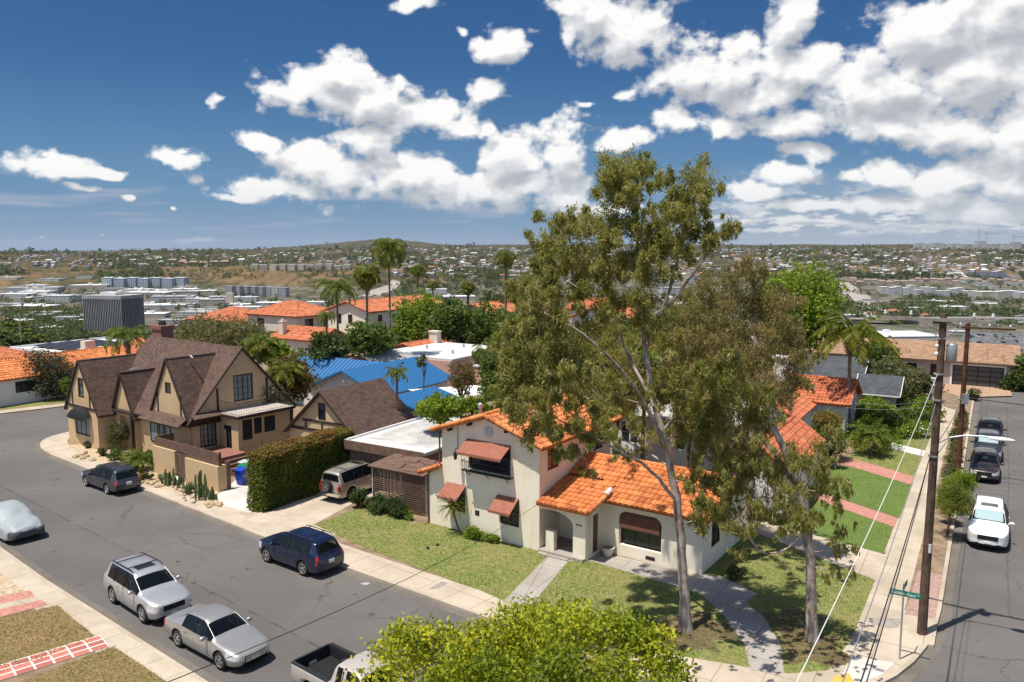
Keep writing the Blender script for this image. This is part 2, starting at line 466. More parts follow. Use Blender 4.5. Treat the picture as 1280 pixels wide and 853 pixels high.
MT = {}
def build_materials():
 T = MT
 T['white_stucco'] = stucco('white_stucco', (.86, .775, .635), .14)
 T['pale_stucco'] = stucco('pale_stucco', (.66, .58, .50))
 T['white_wall'] = stucco('white_wall', (.76, .75, .73), .08)
 T['grey_wall'] = stucco('grey_wall', (.50, .52, .54), .08)
 T['tan_stucco'] = stucco('tan_stucco', (.57, .41, .24), .10)
 T['pink_wall'] = stucco('pink_wall', (.58, .36, .29))
 T['greige_wall'] = stucco('greige_wall', (.46, .39, .34))
 T['clay'] = clay('orange_clay_tile', (.60, .200, .070), .62, 1.3, .32)
 T['clay_red'] = clay('red_clay_tile', (.50, .155, .075))
 T['clay_far'] = clay('far_clay_tile', (.52, .175, .085))
 T['shingle'] = shingle('brown_shingle', (.115, .072, .056))
 T['shingle_grey'] = shingle('grey_shingle', (.075, .08, .088))
 T['shingle_tan'] = shingle('tan_shingle', (.31, .19, .12), .4, .2)
 T['timber'] = plain('dark_timber', (.045, .03, .024), .7)
 T['brown_wood'] = plain('brown_wood', (.15, .09, .065), .75, .2, 3)
 T['plank'] = plain('weathered_plank', (.21, .15, .12), .85, .2, 2)
 T['lattice'] = plain('brown_lattice', (.16, .10, .07), .85, .25, 3)
 T['deck'] = plain('red_deck', (.26, .12, .09), .7)
 T['black'] = flat('black_metal', (.012, .012, .013), .45)
 T['iron'] = flat('black_iron', (.02, .018, .017), .6)
 T['black_cloth'] = plain('black_canvas', (.014, .014, .016), .85)
 T['awning'] = plain('rust_canvas', (.30, .115, .075), .9, .1, 3, bmp=.15)
 T['brown_shade'] = plain('brown_canvas', (.17, .075, .05), .9)
 T['glass'] = glassmat('dark_glass')
 T['pane'] = glassmat('curtained_glass', (.16, .19, .20), .08)
 T['white_trim'] = plain('white_trim', (.75, .74, .72), .6, .05)
 T['dark_frame'] = plain('dark_frame', (.035, .024, .02), .6)
 T['red_frame'] = plain('red_brown_frame', (.16, .045, .035), .6)
 T['concrete'] = concrete('concrete', (.50, .435, .345), 1.5)
 T['brick_red'] = brick('red_brick', (.26, .09, .065), (.20, .15, .13))
 T['metal_grey'] = plain('galvanised_metal', (.42, .43, .44), .45, .1, 4, .6)
 T['white_roof'] = plain('white_membrane', (.58, .57, .55), .7, .06, .5)
 T['grey_roof'] = plain('grey_membrane', (.43, .42, .40), .85, .25, .6)
 T['blue_metal'] = flat('blue_metal_roof', (.032, .145, .33), .42, .0, .5)
 T['soil'] = plain('soil', (.24, .17, .11), .95, .3, 1.2, bmp=.4, bscale=12)
 T['rock'] = plain('tan_rock', (.46, .35, .235), .9, .3, 4, bmp=.5, bscale=14)
 T['bark_grey'] = bark('gum_bark', (.44, .37, .32), (.20, .15, .12))
 T['bark'] = bark('brown_bark', (.17, .12, .085), (.08, .055, .04))
 T['palm_bark'] = bark('palm_bark', (.21, .165, .125), (.10, .075, .055))
 T['pole_wood'] = bark('pole_wood', (.125, .085, .062), (.06, .04, .03), (14, 14, .5))
 T['pole_brown'] = bark('brown_pole_wood', (.115, .052, .03), (.06, .028, .018), (14, 14, .5))
 T['terracotta'] = plain('terracotta', (.42, .16, .09), .8)
 T['white_pot'] = plain('white_pot', (.62, .58, .53), .7)
def bark(name, c1, c2, sc=(5, 5, 1.1)):
 m, N, b, o = mat(name)
 P = coords(N)
 n = N.noise(N.v('MULTIPLY', P, sc), 1.0, 5, .65).outputs[0]
 n2 = N.noise(P, 2.1, 4, .6).outputs[0]; n3 = N.noise(P, 1.3, 3, .6, dist=.6).outputs[0]
 c = N.mix(N.rng(n, .35, .65), c4(c2), c4(c1)); c = N.mix(N.m('MULTIPLY', N.rng(n3, .50, .58), .65), c, c4((c2[0] * 1.25, c2[1] * 1.1, c2[2]))); c = N.mix(N.m('MULTIPLY', N.rng(n2, .48, .58), .6), c, c4((c1[0] * 1.25, c1[1] * 1.25, c1[2] * 1.25)))
 N.put(b.inputs['Base Color'], c); b.inputs['Roughness'].default_value = .9; b.inputs['Specular IOR Level'].default_value = .15
 bump(N, b, n, .5, .03)
 return m
def concrete(name, col, joint=0, stain=.5):
 """cast slab with worn patches; joint = spacing of the score lines across the walk"""
 m, N, b, o = mat(name)
 P = coords(N)
 n1 = N.noise(P, .35, 5, .65).outputs[0]; n2 = N.noise(P, 5, 5, .7).outputs[0]; n3 = N.noise(P, 60, 2, .6).outputs[0]
 c = N.mix(N.rng(n1, .35, .68), c4(col, 1.05), c4((col[0] * .80, col[1] * .78, col[2] * .75)))
 c = N.mix(N.m('MULTIPLY', N.rng(n2, .52, .72), stain * .55), c, c4((col[0] * .62, col[1] * .60, col[2] * .57)))
 c = N.mix(N.m('MULTIPLY', N.rng(n3, .4, .8), .18), c, c4(col, .6))
 if joint:
  sp = N.n('ShaderNodeSeparateXYZ'); N.put(sp.inputs[0], P)
  for k, ax in enumerate((0, 1)):
   w = N.m('PINGPONG', sp.outputs[ax], joint / 2)
   ln = N.rng(w, .0, .03, .8, 0)
   c = N.mix(ln, c, c4(col, .35))
 N.put(b.inputs['Base Color'], c); b.inputs['Roughness'].default_value = .9; b.inputs['Specular IOR Level'].default_value = .2
 bump(N, b, n3, .15, .01)
 return m
build_materials()


# ------------------------------------------------------------------ terrain
AZK = [-180, -90, -50, -36, -31, -26, -20, -12, 0, 8, 16, 24, 31, 45, 90, 180]
EDGE = [900, 500, 140, 118, 112, 122, 150, 178, 200, 185, 150, 128, 126, 140, 500, 900]
def _fbm(x, y, seed=0, oct=4):
 """cheap value noise made of rotated sines"""
 r = np.random.default_rng(seed); v = 0; amp = 1.0; f = 1.0; tot = 0
 for o in range(oct):
  for k in range(3):
   a = r.uniform(0, 2 * np.pi); p = r.uniform(0, 2 * np.pi)
   v = v + amp * np.sin((x * np.cos(a) + y * np.sin(a)) * f + p + 1.7 * np.sin((x * np.sin(a) - y * np.cos(a)) * f * .6 + p * 2)); tot += amp
  amp *= .55; f *= 2.05
 return v / tot * 1.6
def ss(t): t = np.clip(t, 0, 1); return t * t * (3 - 2 * t)
def tz(x, y):
 x = np.asarray(x, float); y = np.asarray(y, float)
 r = np.hypot(x, y); az = np.degrees(np.arctan2(x, y))
 E = np.interp(az, AZK, EDGE)
 k = [-180, -60, -35, -18, -8, 0, 10, 20, 35, 60, 180]
 rc = np.interp(az, k, [2150, 2150, 2150, 1990, 1950, 2100, 2450, 2600, 2600, 2600, 2150])
 h1 = np.interp(az, k, [-56, -56, -56, -46, -44, -56, -62, -66, -70, -70, -56])
 h2 = np.interp(az, k, [-34, -34, -34, -20, -14, -14, -12, -6, -4, -4, -34])
 h3 = np.interp(az, k, [-45, -45, -45, -28, 0, 16, 18, 14, 24, 24, -45])
 floor = -100.0
 z = floor * ss((r - E) / np.interp(az, [-180, -28, -15, 0, 15, 180], [320, 320, 340, 420, 330, 330]))
 z = np.where(r > rc, floor + (h1 - floor) * ss((r - rc) / 420), z)
 z = np.where(r > rc + 420, h1 + (h2 - h1) * ss((r - rc - 420) / (4600 - rc - 420)), z)
 z = np.where(r > 4600, h2 + (h3 - h2) * ss((r - 4600) / 3000), z)
 far = np.interp(az, [-180, -19, -15, -5, 10, 180], [8200, 8200, 9500, 12500, 13000, 13000])
 sol = 78 * np.exp(-((az + 12) / 6.5) ** 4) + 26 * np.exp(-((az + 9) / 2.6) ** 2)
 z = z + sol * np.exp(-((r - 11300) / 1500) ** 2)
 z = z - 190 * ss((r - far) / 2600)
 nz = _fbm(x / 330, y / 330, 3, 4)
 gul = np.abs(_fbm(x / 420, y / 420, 8, 3))
 amp = np.interp(r, [1800, 2300, 3200, 6000, 12000], [0, 16, 22, 20, 14])
 z = z + amp * (nz * .9 - .2) - np.interp(r, [1900, 2200, 3000, 4800, 5200], [0, 34, 46, 30, 0]) * np.exp(-(gul / .16) ** 2)
 slope_amp = np.exp(-((r - E - 260) / 190) ** 2) * 9
 near = ss((r - E - 10) / 90)
 z = z + slope_amp * nz * near
 # the scrub covered spur below the street on the left
 z = z + (57 + 6 * nz) * near * np.exp(-((az + 34.5) / 5.6) ** 2) * np.exp(-((r - 330) / 120) ** 2)
 return z - .2
def on_ground(px, py, lo=700, hi=12000):
 """world point where the line of sight through a photo pixel meets the terrain"""
 a, b, c = ray(px, py); h = math.hypot(a, b)
 rr = np.geomspace(lo, hi, 1500); t = rr / h
 d = CAM_H + c * t - tz(a * t, b * t)
 i = int(np.argmax(d < 0)) if (d < 0).any() else len(rr) - 1
 i = max(i, 1); f = d[i - 1] / (d[i - 1] - d[i]) if d[i] < 0 else 0
 t = t[i - 1] + (t[i] - t[i - 1]) * f
 return a * t, b * t

def build_terrain():
 az = np.unique(np.round(np.concatenate([np.arange(-180, -62, 4), np.arange(-62, 62, .22), np.arange(62, 180, 4)]), 3))
 rr = np.concatenate([[0.01, 25, 50], np.geomspace(75, 26000, 330)])
 A, Rr = np.meshgrid(np.radians(az), rr)
 x = Rr * np.sin(A); y = Rr * np.cos(A); z = tz(x, y)
 n = len(az); m = len(rr)
 i = np.arange(m - 1)[:, None] * n; k = np.arange(n)[None, :]; k2 = (k + 1) % n
 F = np.stack([i + k, i + k2, i + n + k2, i + n + k], -1).reshape(-1, 4)[:, ::-1]
 mb = MB().add(np.stack([x, y, z], -1).reshape(-1, 3), F)
 m_, N, b, o = mat('terrain')
 P = coords(N, 'world')
 ge = N.n('ShaderNodeNewGeometry'); sn = N.n('ShaderNodeSeparateXYZ'); N.put(sn.inputs[0], ge.outputs['True Normal'])
 sp = N.n('ShaderNodeSeparateXYZ'); N.put(sp.inputs[0], P)
 nA = N.noise(P, 1 / 260, 5, .62).outputs[0]; nB = N.noise(P, 1 / 38, 5, .65).outputs[0]; nC = N.noise(P, 1 / 7, 3, .6).outputs[0]
 dry = N.mix(N.rng(nB, .35, .65), (.190, .122, .066, 1), (.110, .082, .044, 1))
 scrub = N.mix(N.rng(nC, .35, .65), (.026, .036, .014, 1), (.075, .074, .036, 1))
 steep = N.rng(sn.outputs[2], .93, .985)
 cov = N.rng(N.m('ADD', N.m('MULTIPLY', nA, .55), N.m('MULTIPLY', nB, .5)), .46, .60)
 cov = N.m('MULTIPLY', cov, N.rng(steep, 0, 1, .62, 1))
 c = N.mix(cov, dry, scrub)
 town = N.mix(N.rng(nB, .4, .62), (.165, .150, .130, 1), (.055, .065, .03, 1))
 fl = N.rng(sp.outputs[2], -92, -85, 1, 0)
 c = N.mix(N.m('MULTIPLY', fl, .85), c, town)
 top = N.rng(N.m('ADD', sp.outputs[2], N.m('MULTIPLY', nA, 30)), -50, -25)
 r2 = N.rng(sp.outputs[1], 2200, 3000)
 c = N.mix(N.m('MULTIPLY', N.m('MULTIPLY', top, r2), .55), c, N.mix(N.rng(nB, .4, .65), (.026, .034, .015, 1), (.080, .068, .046, 1)))
 N.put(b.inputs['Base Color'], c); b.inputs['Roughness'].default_value = 1; b.inputs['Specular IOR Level'].default_value = .05
 struct('terrain', mb, m_, smooth=True)
 # the sea beyond the mesas
 n = 96; ring = [(26500 * math.sin(2 * math.pi * i / n), 26500 * math.cos(2 * math.pi * i / n), -130) for i in range(n)]
 m_, N, b, o = mat('sea_water')
 b.inputs['Base Color'].default_value = (.012, .04, .085, 1); b.inputs['Roughness'].default_value = .35
 struct('sea', MB().poly(ring[::-1]), m_)
build_terrain()

# ------------------------------------------------------------------ streets, kerbs, walks
def asphalt():
 m, N, b, o = mat('asphalt')
 P = coords(N, 'world')
 n1 = N.noise(P, .16, 5, .6).outputs[0]; n2 = N.noise(P, 1.6, 5, .7).outputs[0]; n3 = N.noise(P, 70, 2, .7).outputs[0]
 # wheel paths: long soft bands along the main street
 al = N.v('DOT_PRODUCT', P, (FS.u[0], FS.u[1], 0))
 band = N.noise(N.v('MULTIPLY', P, (.05, .05, 1)), 1, 2).outputs[0]
 tr = N.m('SINE', N.m('MULTIPLY', N.m('ADD', al, N.m('MULTIPLY', band, 2.0)), 2.1))
 c = N.mix(N.rng(n1, .3, .7), (.100, .092, .086, 1), (.136, .126, .118, 1))
 c = N.mix(N.m('MULTIPLY', N.rng(tr, .2, 1), .16), c, (.105, .10, .095, 1))
 c = N.mix(N.m('MULTIPLY', N.rng(n2, .54, .74), .45), c, (.09, .085, .08, 1))
 c = N.mix(N.m('MULTIPLY', N.rng(n3, .35, .75), .30), c, (.20, .185, .17, 1))
 # oil drips and small dark spots
 vo = N.n('ShaderNodeTexVoronoi', feature='F1'); N.put(vo.inputs['Vector'], P); vo.inputs['Scale'].default_value = .8
 spot = N.m('MULTIPLY', N.rng(vo.outputs['Distance'], .05, .16, 1, 0), N.rng(n2, .42, .55))
 c = N.mix(N.m('MULTIPLY', spot, .7), c, (.035, .033, .032, 1))
 # lengthwise paving seam of the main street, one side a little darker
 sb = N.m('ADD', al, N.m('MULTIPLY', band, .5))
 c = N.mix(N.rng(sb, 18.0, 18.15, .16, 0), c, (.075, .07, .066, 1)); c = N.mix(N.m('MULTIPLY', N.rng(N.m('ABSOLUTE', N.m('SUBTRACT', sb, 18.1)), .0, .07, 1, 0), N.rng(n2, .35, .6)), c, (.05, .047, .045, 1))
 # hairline cracks
 wq = N.v('ADD', P, N.v('MULTIPLY', N.noise(P, .7, 4, .7).outputs['Color'], (1.6, 1.6, 0)))
 ve = N.n('ShaderNodeTexVoronoi', feature='DISTANCE_TO_EDGE'); N.put(ve.inputs['Vector'], wq); ve.inputs['Scale'].default_value = .14
 cr = N.m('MULTIPLY', N.rng(ve.outputs['Distance'], .0, .006, 1, 0), N.rng(n1, .42, .62))
 c = N.mix(N.m('MULTIPLY', cr, .75), c, (.04, .038, .036, 1))
 N.put(b.inputs['Base Color'], c); b.inputs['Roughness'].default_value = .85; b.inputs['Specular IOR Level'].default_value = .25
 bump(N, b, n3, .4, .01)
 return m
def grass_ground(name, c1, c2, c3):
 m, N, b, o = mat(name)
 P = coords(N, 'world')
 n1 = N.noise(P, .55, 5, .65).outputs[0]; n2 = N.noise(P, 4, 5, .75).outputs[0]; n3 = N.noise(P, 40, 2, .6).outputs[0]
 c = N.mix(N.rng(n1, .38, .62), c4(c1), c4(c2))
 c = N.mix(N.m('MULTIPLY', N.rng(n2, .43, .62), .85), c, c4(c3))
 c = N.mix(N.m('MULTIPLY', N.rng(n3, .4, .75), .45), c, c4(c1, .45))
 N.put(b.inputs['Base Color'], c); b.inputs['Roughness'].default_value = 1; b.inputs['Specular IOR Level'].default_value = .1
 bump(N, b, n3, .8, .03)
 return m
MT['asphalt'] = asphalt()
MT['gutter'] = concrete('gutter_concrete', (.165, .145, .125), 0, 1.3)
MT['lawn'] = grass_ground('lawn_grass', (.135, .20, .04), (.215, .225, .07), (.34, .275, .135))
MT['dry_lawn'] = grass_ground('dry_lawn_grass', (.27, .18, .085), (.20, .175, .06), (.33, .225, .125))
MT['turf'] = grass_ground('trimmed_turf', (.12, .185, .045), (.155, .215, .058), (.14, .185, .05))
MT['walk'] = concrete('walk_concrete', (.49, .415, .325), 1.55, .8)
MT['kerb'] = concrete('kerb_concrete', (.47, .40, .315), 0, .8)
MT['new_concrete'] = concrete('new_concrete', (.60, .57, .53), 0, .4)
MT['drive'] = concrete('drive_concrete', (.50, .42, .33), 2.6, .7)
MT['old_concrete'] = concrete('old_concrete', (.37, .335, .30), 1.2)
MT['path_brick'] = brick('path_brick', (.46, .19, .145), (.40, .25, .2), .2, .1, .008)
MT['paver'] = brick('paver_brick', (.40, .24, .20), (.30, .22, .19), .2, .1, .01)

def inpoly(x, y, poly):
 ins = np.zeros(x.shape, bool); n = len(poly)
 for i in range(n):
  x0, y0 = poly[i]; x1, y1 = poly[(i + 1) % n]
  if y0 == y1: continue
  c = ((y0 > y) != (y1 > y)) & (x < (x1 - x0) * (y - y0) / (y1 - y0) + x0)
  ins ^= c
 return ins
def offset_line(P, d):
 """polyline shifted to its left by d"""
 out = []
 for i in range(len(P)):
  a = Vector(P[max(i - 1, 0)]); b = Vector(P[min(i + 1, len(P) - 1)]); t = (b - a).normalized()
  k = 1.0
  if 0 < i < len(P) - 1:
   t1 = (Vector(P[i]) - a).normalized(); t2 = (b - Vector(P[i])).normalized(); k = 1 / max(.6, math.cos(t1.angle(t2) / 2))
  out.append((P[i][0] - t.y * d * k, P[i][1] + t.x * d * k))
 return out
def strip(mb, P, d0, d1, z0, z1, mi=0):
 A = offset_line(P, d0); B = offset_line(P, d1); n = len(P)
 V = [(p[0], p[1], z1) for p in A] + [(p[0], p[1], z1) for p in B]
 F = [(i, i + 1, n + i + 1, n + i) if d1 > d0 else (n + i, n + i + 1, i + 1, i) for i in range(n - 1)]
 mb.add(V, F, mi)
 if z0 < z1:
  V = [(p[0], p[1], z0) for p in A] + [(p[0], p[1], z1) for p in A]
  mb.add(V, [(i, i + 1, n + i + 1, n + i) if d1 > d0 else (n + i, n + i + 1, i + 1, i) for i in range(n - 1)], mi)
  V = [(p[0], p[1], z0) for p in B] + [(p[0], p[1], z1) for p in B]
  mb.add(V, [(n + i, n + i + 1, i + 1, i) if d1 > d0 else (i, i + 1, n + i + 1, n + i) for i in range(n - 1)], mi)
 return mb
def dens(P, step=1.5):
 out = []
 for a, b in zip(P[:-1], P[1:]):
  a = Vector(a); b = Vector(b); k = max(1, int((b - a).length / step))
  out += [tuple(a + (b - a) * i / k) for i in range(k)]
 return out + [tuple(P[-1])]
def bez(p0, p1, p2, n=10):
 p0, p1, p2 = Vector(p0), Vector(p1), Vector(p2)
 return [tuple((1 - t) ** 2 * p0 + 2 * t * (1 - t) * p1 + t * t * p2) for t in np.linspace(0, 1, n + 1)]
d1 = Vector((.7755, -.6313))               # along the main street, towards the corner
su = Vector(FH.u)                          # along the side street, away
pm = Vector(G(626, 778)); ps = Vector((16.1, 28.7))
ROAD_Z = -.12
# kerb line of the house side: from far up the side street, round the corner, along the main street, round to the left road
kerb_far = [tuple(ps + su * 72), tuple(ps + su * 40), tuple(ps + su * 6)] + bez(ps + su * 4, (11.75, 21.6), pm + d1 * 6.0, 12) \
 + [tuple(pm), G(528, 743), G(433, 709), G(320, 667), G(180, 612), G(110, 586)] + bez(G(64, 568), (-38.9, 61.6), (-36.4, 64.9), 8) + [(-33, 69), (-24, 78), (-12, 90)]
kerb_near = [(-62, 68), G(0, 683), (-21.4, 35.1), (-10.67, 26.44), (3.0, 15.3), (14, 6.3)]
kerb_upper = [(-75, 47.5), (-58, 62.0), (-46.96, 71.69), (-42.76, 75.37), (-30, 87), (-18, 99)]
def slab_poly(name, pts, z, m, kind='structure', bottom=-.25):
 return struct(name, MB().prism(pts, bottom, z), m)

def build_streets():
 road = [(-80, 40), (-78, 100), (-20, 112), (20, 112), (60, 125), (75, 88), (48, 40), (24, -12), (-20, -12), (-60, 20)]
 struct('street', MB().poly([(x, y, ROAD_Z) for x, y in road[::-1]]), MT['asphalt'])
 # block of lots on the house side, lying a kerb's height above the street
 kf = dens(kerb_far, 3)
 inner = offset_line(kf, -.15)
 blk = inner + [(-6, 100), (20, 110), (40, 112)]
 struct('lot_ground', MB().prism(blk, -.25, -.008), MT['soil'])
 kn = dens(kerb_near, 3)
 blk2 = offset_line(kn, -.15) + [(10, -8), (-60, -8), (-75, 40)]
 struct('near_lot_ground', MB().prism(blk2, -.25, -.008), MT['soil'])
 ku = dens(kerb_upper, 3)
 blk3 = offset_line(ku, .15)[::-1] + [(-85, 42), (-100, 60), (-70, 110), (-20, 112)]
 struct('upper_lot_ground', MB().prism(blk3, -.25, -.008), MT['soil'])
 for nm, P, sgn, w in (('main_kerb', kf, -1, .17), ('near_kerb', kn, -1, .17), ('upper_kerb', ku, 1, .17)):
  mb = MB(); strip(mb, P, 0, sgn * w, -.25, .006)
  struct('kerb', mb, MT['kerb'])
  mb = MB(); strip(mb, P, -sgn * .004, -sgn * .42, ROAD_Z + .004, ROAD_Z + .004); struct('gutter', mb, MT['gutter'])
  # gutter pan
 seg_main = [p for p in kf]
 # walks
 mb = MB(); i0 = next(i for i, p in enumerate(kf) if (Vector(p) - (pm + d1 * 6)).length < 1.0)
 strip(mb, kf[i0 - 1:-10], -.17, -1.85, -.25, .0)
 o = struct('sidewalk', rot_local(mb, FS), MT['walk']); o.rotation_euler.z = FS.rot
 mb = MB(); strip(mb, kn, -.17, -1.55, -.25, .0)
 o = struct('near_sidewalk', rot_local(mb, FS), MT['walk']); o.rotation_euler.z = FS.rot
 mb = MB(); strip(mb, ku, .17, 1.5, -.25, .0)
 o = struct('upper_sidewalk', rot_local(mb, FS), MT['walk']); o.rotation_euler.z = FS.rot
 # side street walk with a planting strip between it and the kerb
 mb = MB().prism([(-3.95, 36.0), (-2.45, 36.0), (-2.45, 84), (-3.95, 86)], -.25, .0)
 o = struct('side_walk', mb, MT['walk']); o.rotation_euler.z = FH.rot
 # corner landing: paler concrete
 cc = [FH.ab(*p) for p in offset_line(kf, -.17)[8:i0 + 1]]
 cc = [p for p in cc if p[1] < 33.2]
 a0 = FH.ab(*offset_line(kf, -1.9)[i0]);
 pts = [(-1.17, 36.0), (-1.17, 33.3)] + cc + [a0, (-5.6, 29.2), (-4.3, 30.6), (-3.95, 33), (-3.95, 36.0)]
 mb = MB().prism(pts[::-1], -.25, .0035)
 o = struct('corner_walk', mb, MT['walk']); o.rotation_euler.z = FH.rot
 mb = MB().poly([(*FH.ab(*G(*p)), .0095) for p in [(1068, 820), (1118, 829), (1103, 843), (1080, 852), (1040, 866), (1050, 845)]][::-1])
 o = struct('corner_ramp', mb, MT['new_concrete']); o.rotation_euler.z = FH.rot
 mb = MB().poly([(*FH.ab(*G(*p)), .0135) for p in [(1042, 846), (1060, 842), (1068, 852), (1058, 862), (1036, 866)]][::-1])
 o = struct('tactile_paving', mb, plain('yellow_tactile', (.62, .40, .08), .8)); o.rotation_euler.z = FH.rot
 # red paver panel round the pole
 mb = MB().poly([(*FH.ab(*G(*p)), .0095) for p in [(1131, 768), (1148, 713), (1178, 719), (1169, 773)]][::-1])
 o = struct('paver_panel', mb, MT['paver'], uv=True); o.rotation_euler.z = FH.rot
 # lawns and paths of the white house
 SH = {}
 def sheet(name, pix, z, m, frame=FH, uv=False):
  SH.setdefault(name, []).append([G(*p) for p in pix])
  P = [FH.ab(*G(*p)) for p in pix]
  area = sum(P[i][0] * P[(i + 1) % len(P)][1] - P[(i + 1) % len(P)][0] * P[i][1] for i in range(len(P)))
  if area < 0: P = P[::-1]
  o = struct(name, MB().poly([(a, b, z) for a, b in P]), m, uv=uv); o.rotation_euler.z = FH.rot
  return o
 sheet('front_lawn', [(392, 657), (455, 632), (520, 655), (536, 652), (690, 687), (738, 690), (880, 718), (960, 735), (1108, 690), (1096, 720), (1063, 800), (1035, 838), (985, 842), (800, 812), (690, 778), (600, 738), (470, 690)], .004, MT['lawn'])
 sheet('side_lawn', [(878, 717), (915, 668), (930, 660), (1096, 722), (1000, 748), (945, 740)], .0035, MT['lawn'])
 sheet('entry_path', [(628, 753), (662, 759), (712, 700), (690, 690)], .014, MT['old_concrete'])
 sheet('porch_apron', [(676, 682), (735, 692), (742, 689), (848, 712), (905, 722), (945, 742), (930, 756), (875, 742), (740, 702), (712, 702), (690, 696)], .010, MT['old_concrete'])
 sheet('curved_path', [(875, 742), (930, 752), (955, 772), (975, 805), (980, 842), (938, 838), (930, 805), (905, 770)], .012, MT['old_concrete'])
 # driveway beside the hedge and its apron across the walk
 o = struct('driveway', MB().prism([(-35.15, 29.2), (-31.2, 29.8), (-31.4, 31.0), (-32.2, 35.6), (-31.0, 37.2), (-35.1, 37.2)], -.2, .006), MT['drive']); o.rotation_euler.z = FH.rot
 q = [FH.ab(*p) for p in (G(290, 652), G(330, 668), G(395, 692), G(408, 664), G(345, 640), G(313, 641))]
 o = struct('white_driveway', MB().prism([FT.ab(*G(*p)) for p in [(262, 628), (313, 641), (336, 622), (340, 605), (295, 600)]], -.2, .008), MT['new_concrete']); o.rotation_euler.z = FT.rot
 o = struct('drive_apron', MB().poly([(a, b, .005) for a, b in [FS.ab(*G(*p)) for p in [(296, 652), (385, 684), (420, 668), (395, 657), (325, 640)]]][::1]), MT['walk']); o.rotation_euler.z = FS.rot
 # paths and turf in front of the neighbours on the side street
 sheet('turf_strip', [(1019, 622), (1118, 652), (1097, 716), (958, 660), (945, 636)], .004, MT['turf'])
 sheet('middle_turf', [(1052, 582), (1141, 604), (1124, 648), (1018, 612), (1000, 600)], .004, MT['turf'])
 sheet('upper_turf', [(1060, 572), (1105, 520), (1165, 540), (1142, 598)], .004, MT['lawn'])
 sheet('neighbour_driveway', [(920, 632), (965, 655), (1120, 697), (1102, 730), (1085, 722), (930, 660)], .012, MT['walk'])
 sheet('brick_path', [(1019, 614), (1123, 648), (1117, 659), (1019, 624)], .012, MT['path_brick'], uv=True)
 sheet('upper_brick_path', [(1045, 568), (1060, 572), (1143, 596), (1138, 606), (1058, 582), (1042, 580)], .012, MT['path_brick'], uv=True)
 sheet('pale_path', [(1112, 553), (1157, 564), (1154, 571), (1110, 560)], .012, MT['new_concrete'])
 sheet('garage_apron', [(1180, 479), (1262, 486), (1265, 495), (1200, 497), (1178, 488)], .012, plain('tan_paving', (.40, .26, .17), .9))
 sheet('near_dry_lawn', [(0, 772), (72, 757), (115, 792), (122, 799), (0, 842), (-80, 850), (-80, 780)], .004, MT['dry_lawn'])
 sheet('near_dry_lawn', [(0, 862), (142, 808), (210, 853), (300, 930), (-60, 960)], .004, MT['dry_lawn'])
 sheet('gravel_bed', [(0, 716), (34, 740), (0, 752), (-60, 750), (-60, 715)], .004, MT['rock'])
 sheet('near_pale_path', [(0, 752), (45, 746), (60, 752), (0, 768), (-60, 775), (-60, 762)], .008, MT['walk'])
 for pix in ([(0, 746), (38, 738), (44, 746), (0, 755)], [(0, 762), (52, 750), (60, 756), (0, 772)]):
  sheet('red_border', pix, .012, MT['path_brick'], uv=True)
 # near path of red bricks with white grout lines
 gm = brick('grid_brick', (.46, .15, .11), (.72, .68, .64), .62, .413, .035); gm.node_tree.nodes['Brick Texture'].offset = 0
 A_, B_ = Vector(G(-120, 878)), Vector(G(131, 801)); fr = Frame(math.degrees(-math.atan2(B_.y - A_.y, B_.x - A_.x))); (pa, pb), (qa, qb) = fr.ab(*A_), fr.ab(*B_)
 o = struct('red_grid_path', MB().poly([(pa, pb - .62, .016), (qa, pb - .62, .016), (qa, pb + .62, .016), (pa, pb + .62, .016)]), gm, uv=True); o.rotation_euler.z = fr.rot
 # leaf litter and bare earth under the gums
 lt = grass_ground('leaf_litter', (.16, .11, .065), (.21, .15, .085), (.10, .10, .04)); rr = np.random.default_rng(3)
 for (px, py, rx, ry) in [(857, 792, 2.6, 2.0), (1012, 806, 1.9, 1.6), (800, 800, 1.7, 1.2), (990, 775, 1.4, 1.3)]:
  cx, cy = G(px, py); n = 64; ph = rr.uniform(0, 6, 6); P = []
  for i in range(n):
   a = 2 * math.pi * i / n; k = 1 + .22 * math.sin(2 * a + ph[0]) + .16 * math.sin(5 * a + ph[1]) + .12 * math.sin(9 * a + ph[2]) + rr.normal(0, .07); k *= .8; P.append((cx + math.cos(a) * rx * k, cy + math.sin(a) * ry * k, .0075 + .0002 * px % .001))
  struct('leaf_litter', MB().poly(P), lt)
 # grass blades over the lawns
 def blades(name, label, polys, holes, n, cols, h):
  r = np.random.default_rng(len(label)); A = np.array(sum(polys, [])); lo, hi = A.min(0), A.max(0); P = r.uniform(lo, hi, (n, 2)); ok = np.zeros(n, bool)
  for p in polys: ok |= inpoly(P[:, 0], P[:, 1], p)
  for p in holes: ok &= ~inpoly(P[:, 0], P[:, 1], p)
  P = P[ok]; P = P + r.normal(0, .04, P.shape); m = len(P); a = r.uniform(0, 6.28, m); hh = h * r.uniform(.5, 1.4, m); w = .011; d = np.stack([np.cos(a), np.sin(a)], 1); ln = r.normal(0, .035, (m, 2))
  z0 = np.zeros((m, 1)); B = P - d * w; C2 = P + d * w; V = np.stack([np.hstack([B, z0]), np.hstack([C2, z0]), np.hstack([C2 + ln, hh[:, None]]), np.hstack([B + ln, hh[:, None]])], 1).reshape(-1, 3)
  tn = np.clip(.5 + .55 * _fbm(P[:, 0] * 1.1, P[:, 1] * 1.1, 4, 4) + r.normal(0, .16, m), 0, 1)
  tag(obj(name, MB().add(V, np.arange(4 * m).reshape(m, 4), 0, tn), leafmat(name, *cols, .25), rnd=True), label, 'grass', kind='stuff')
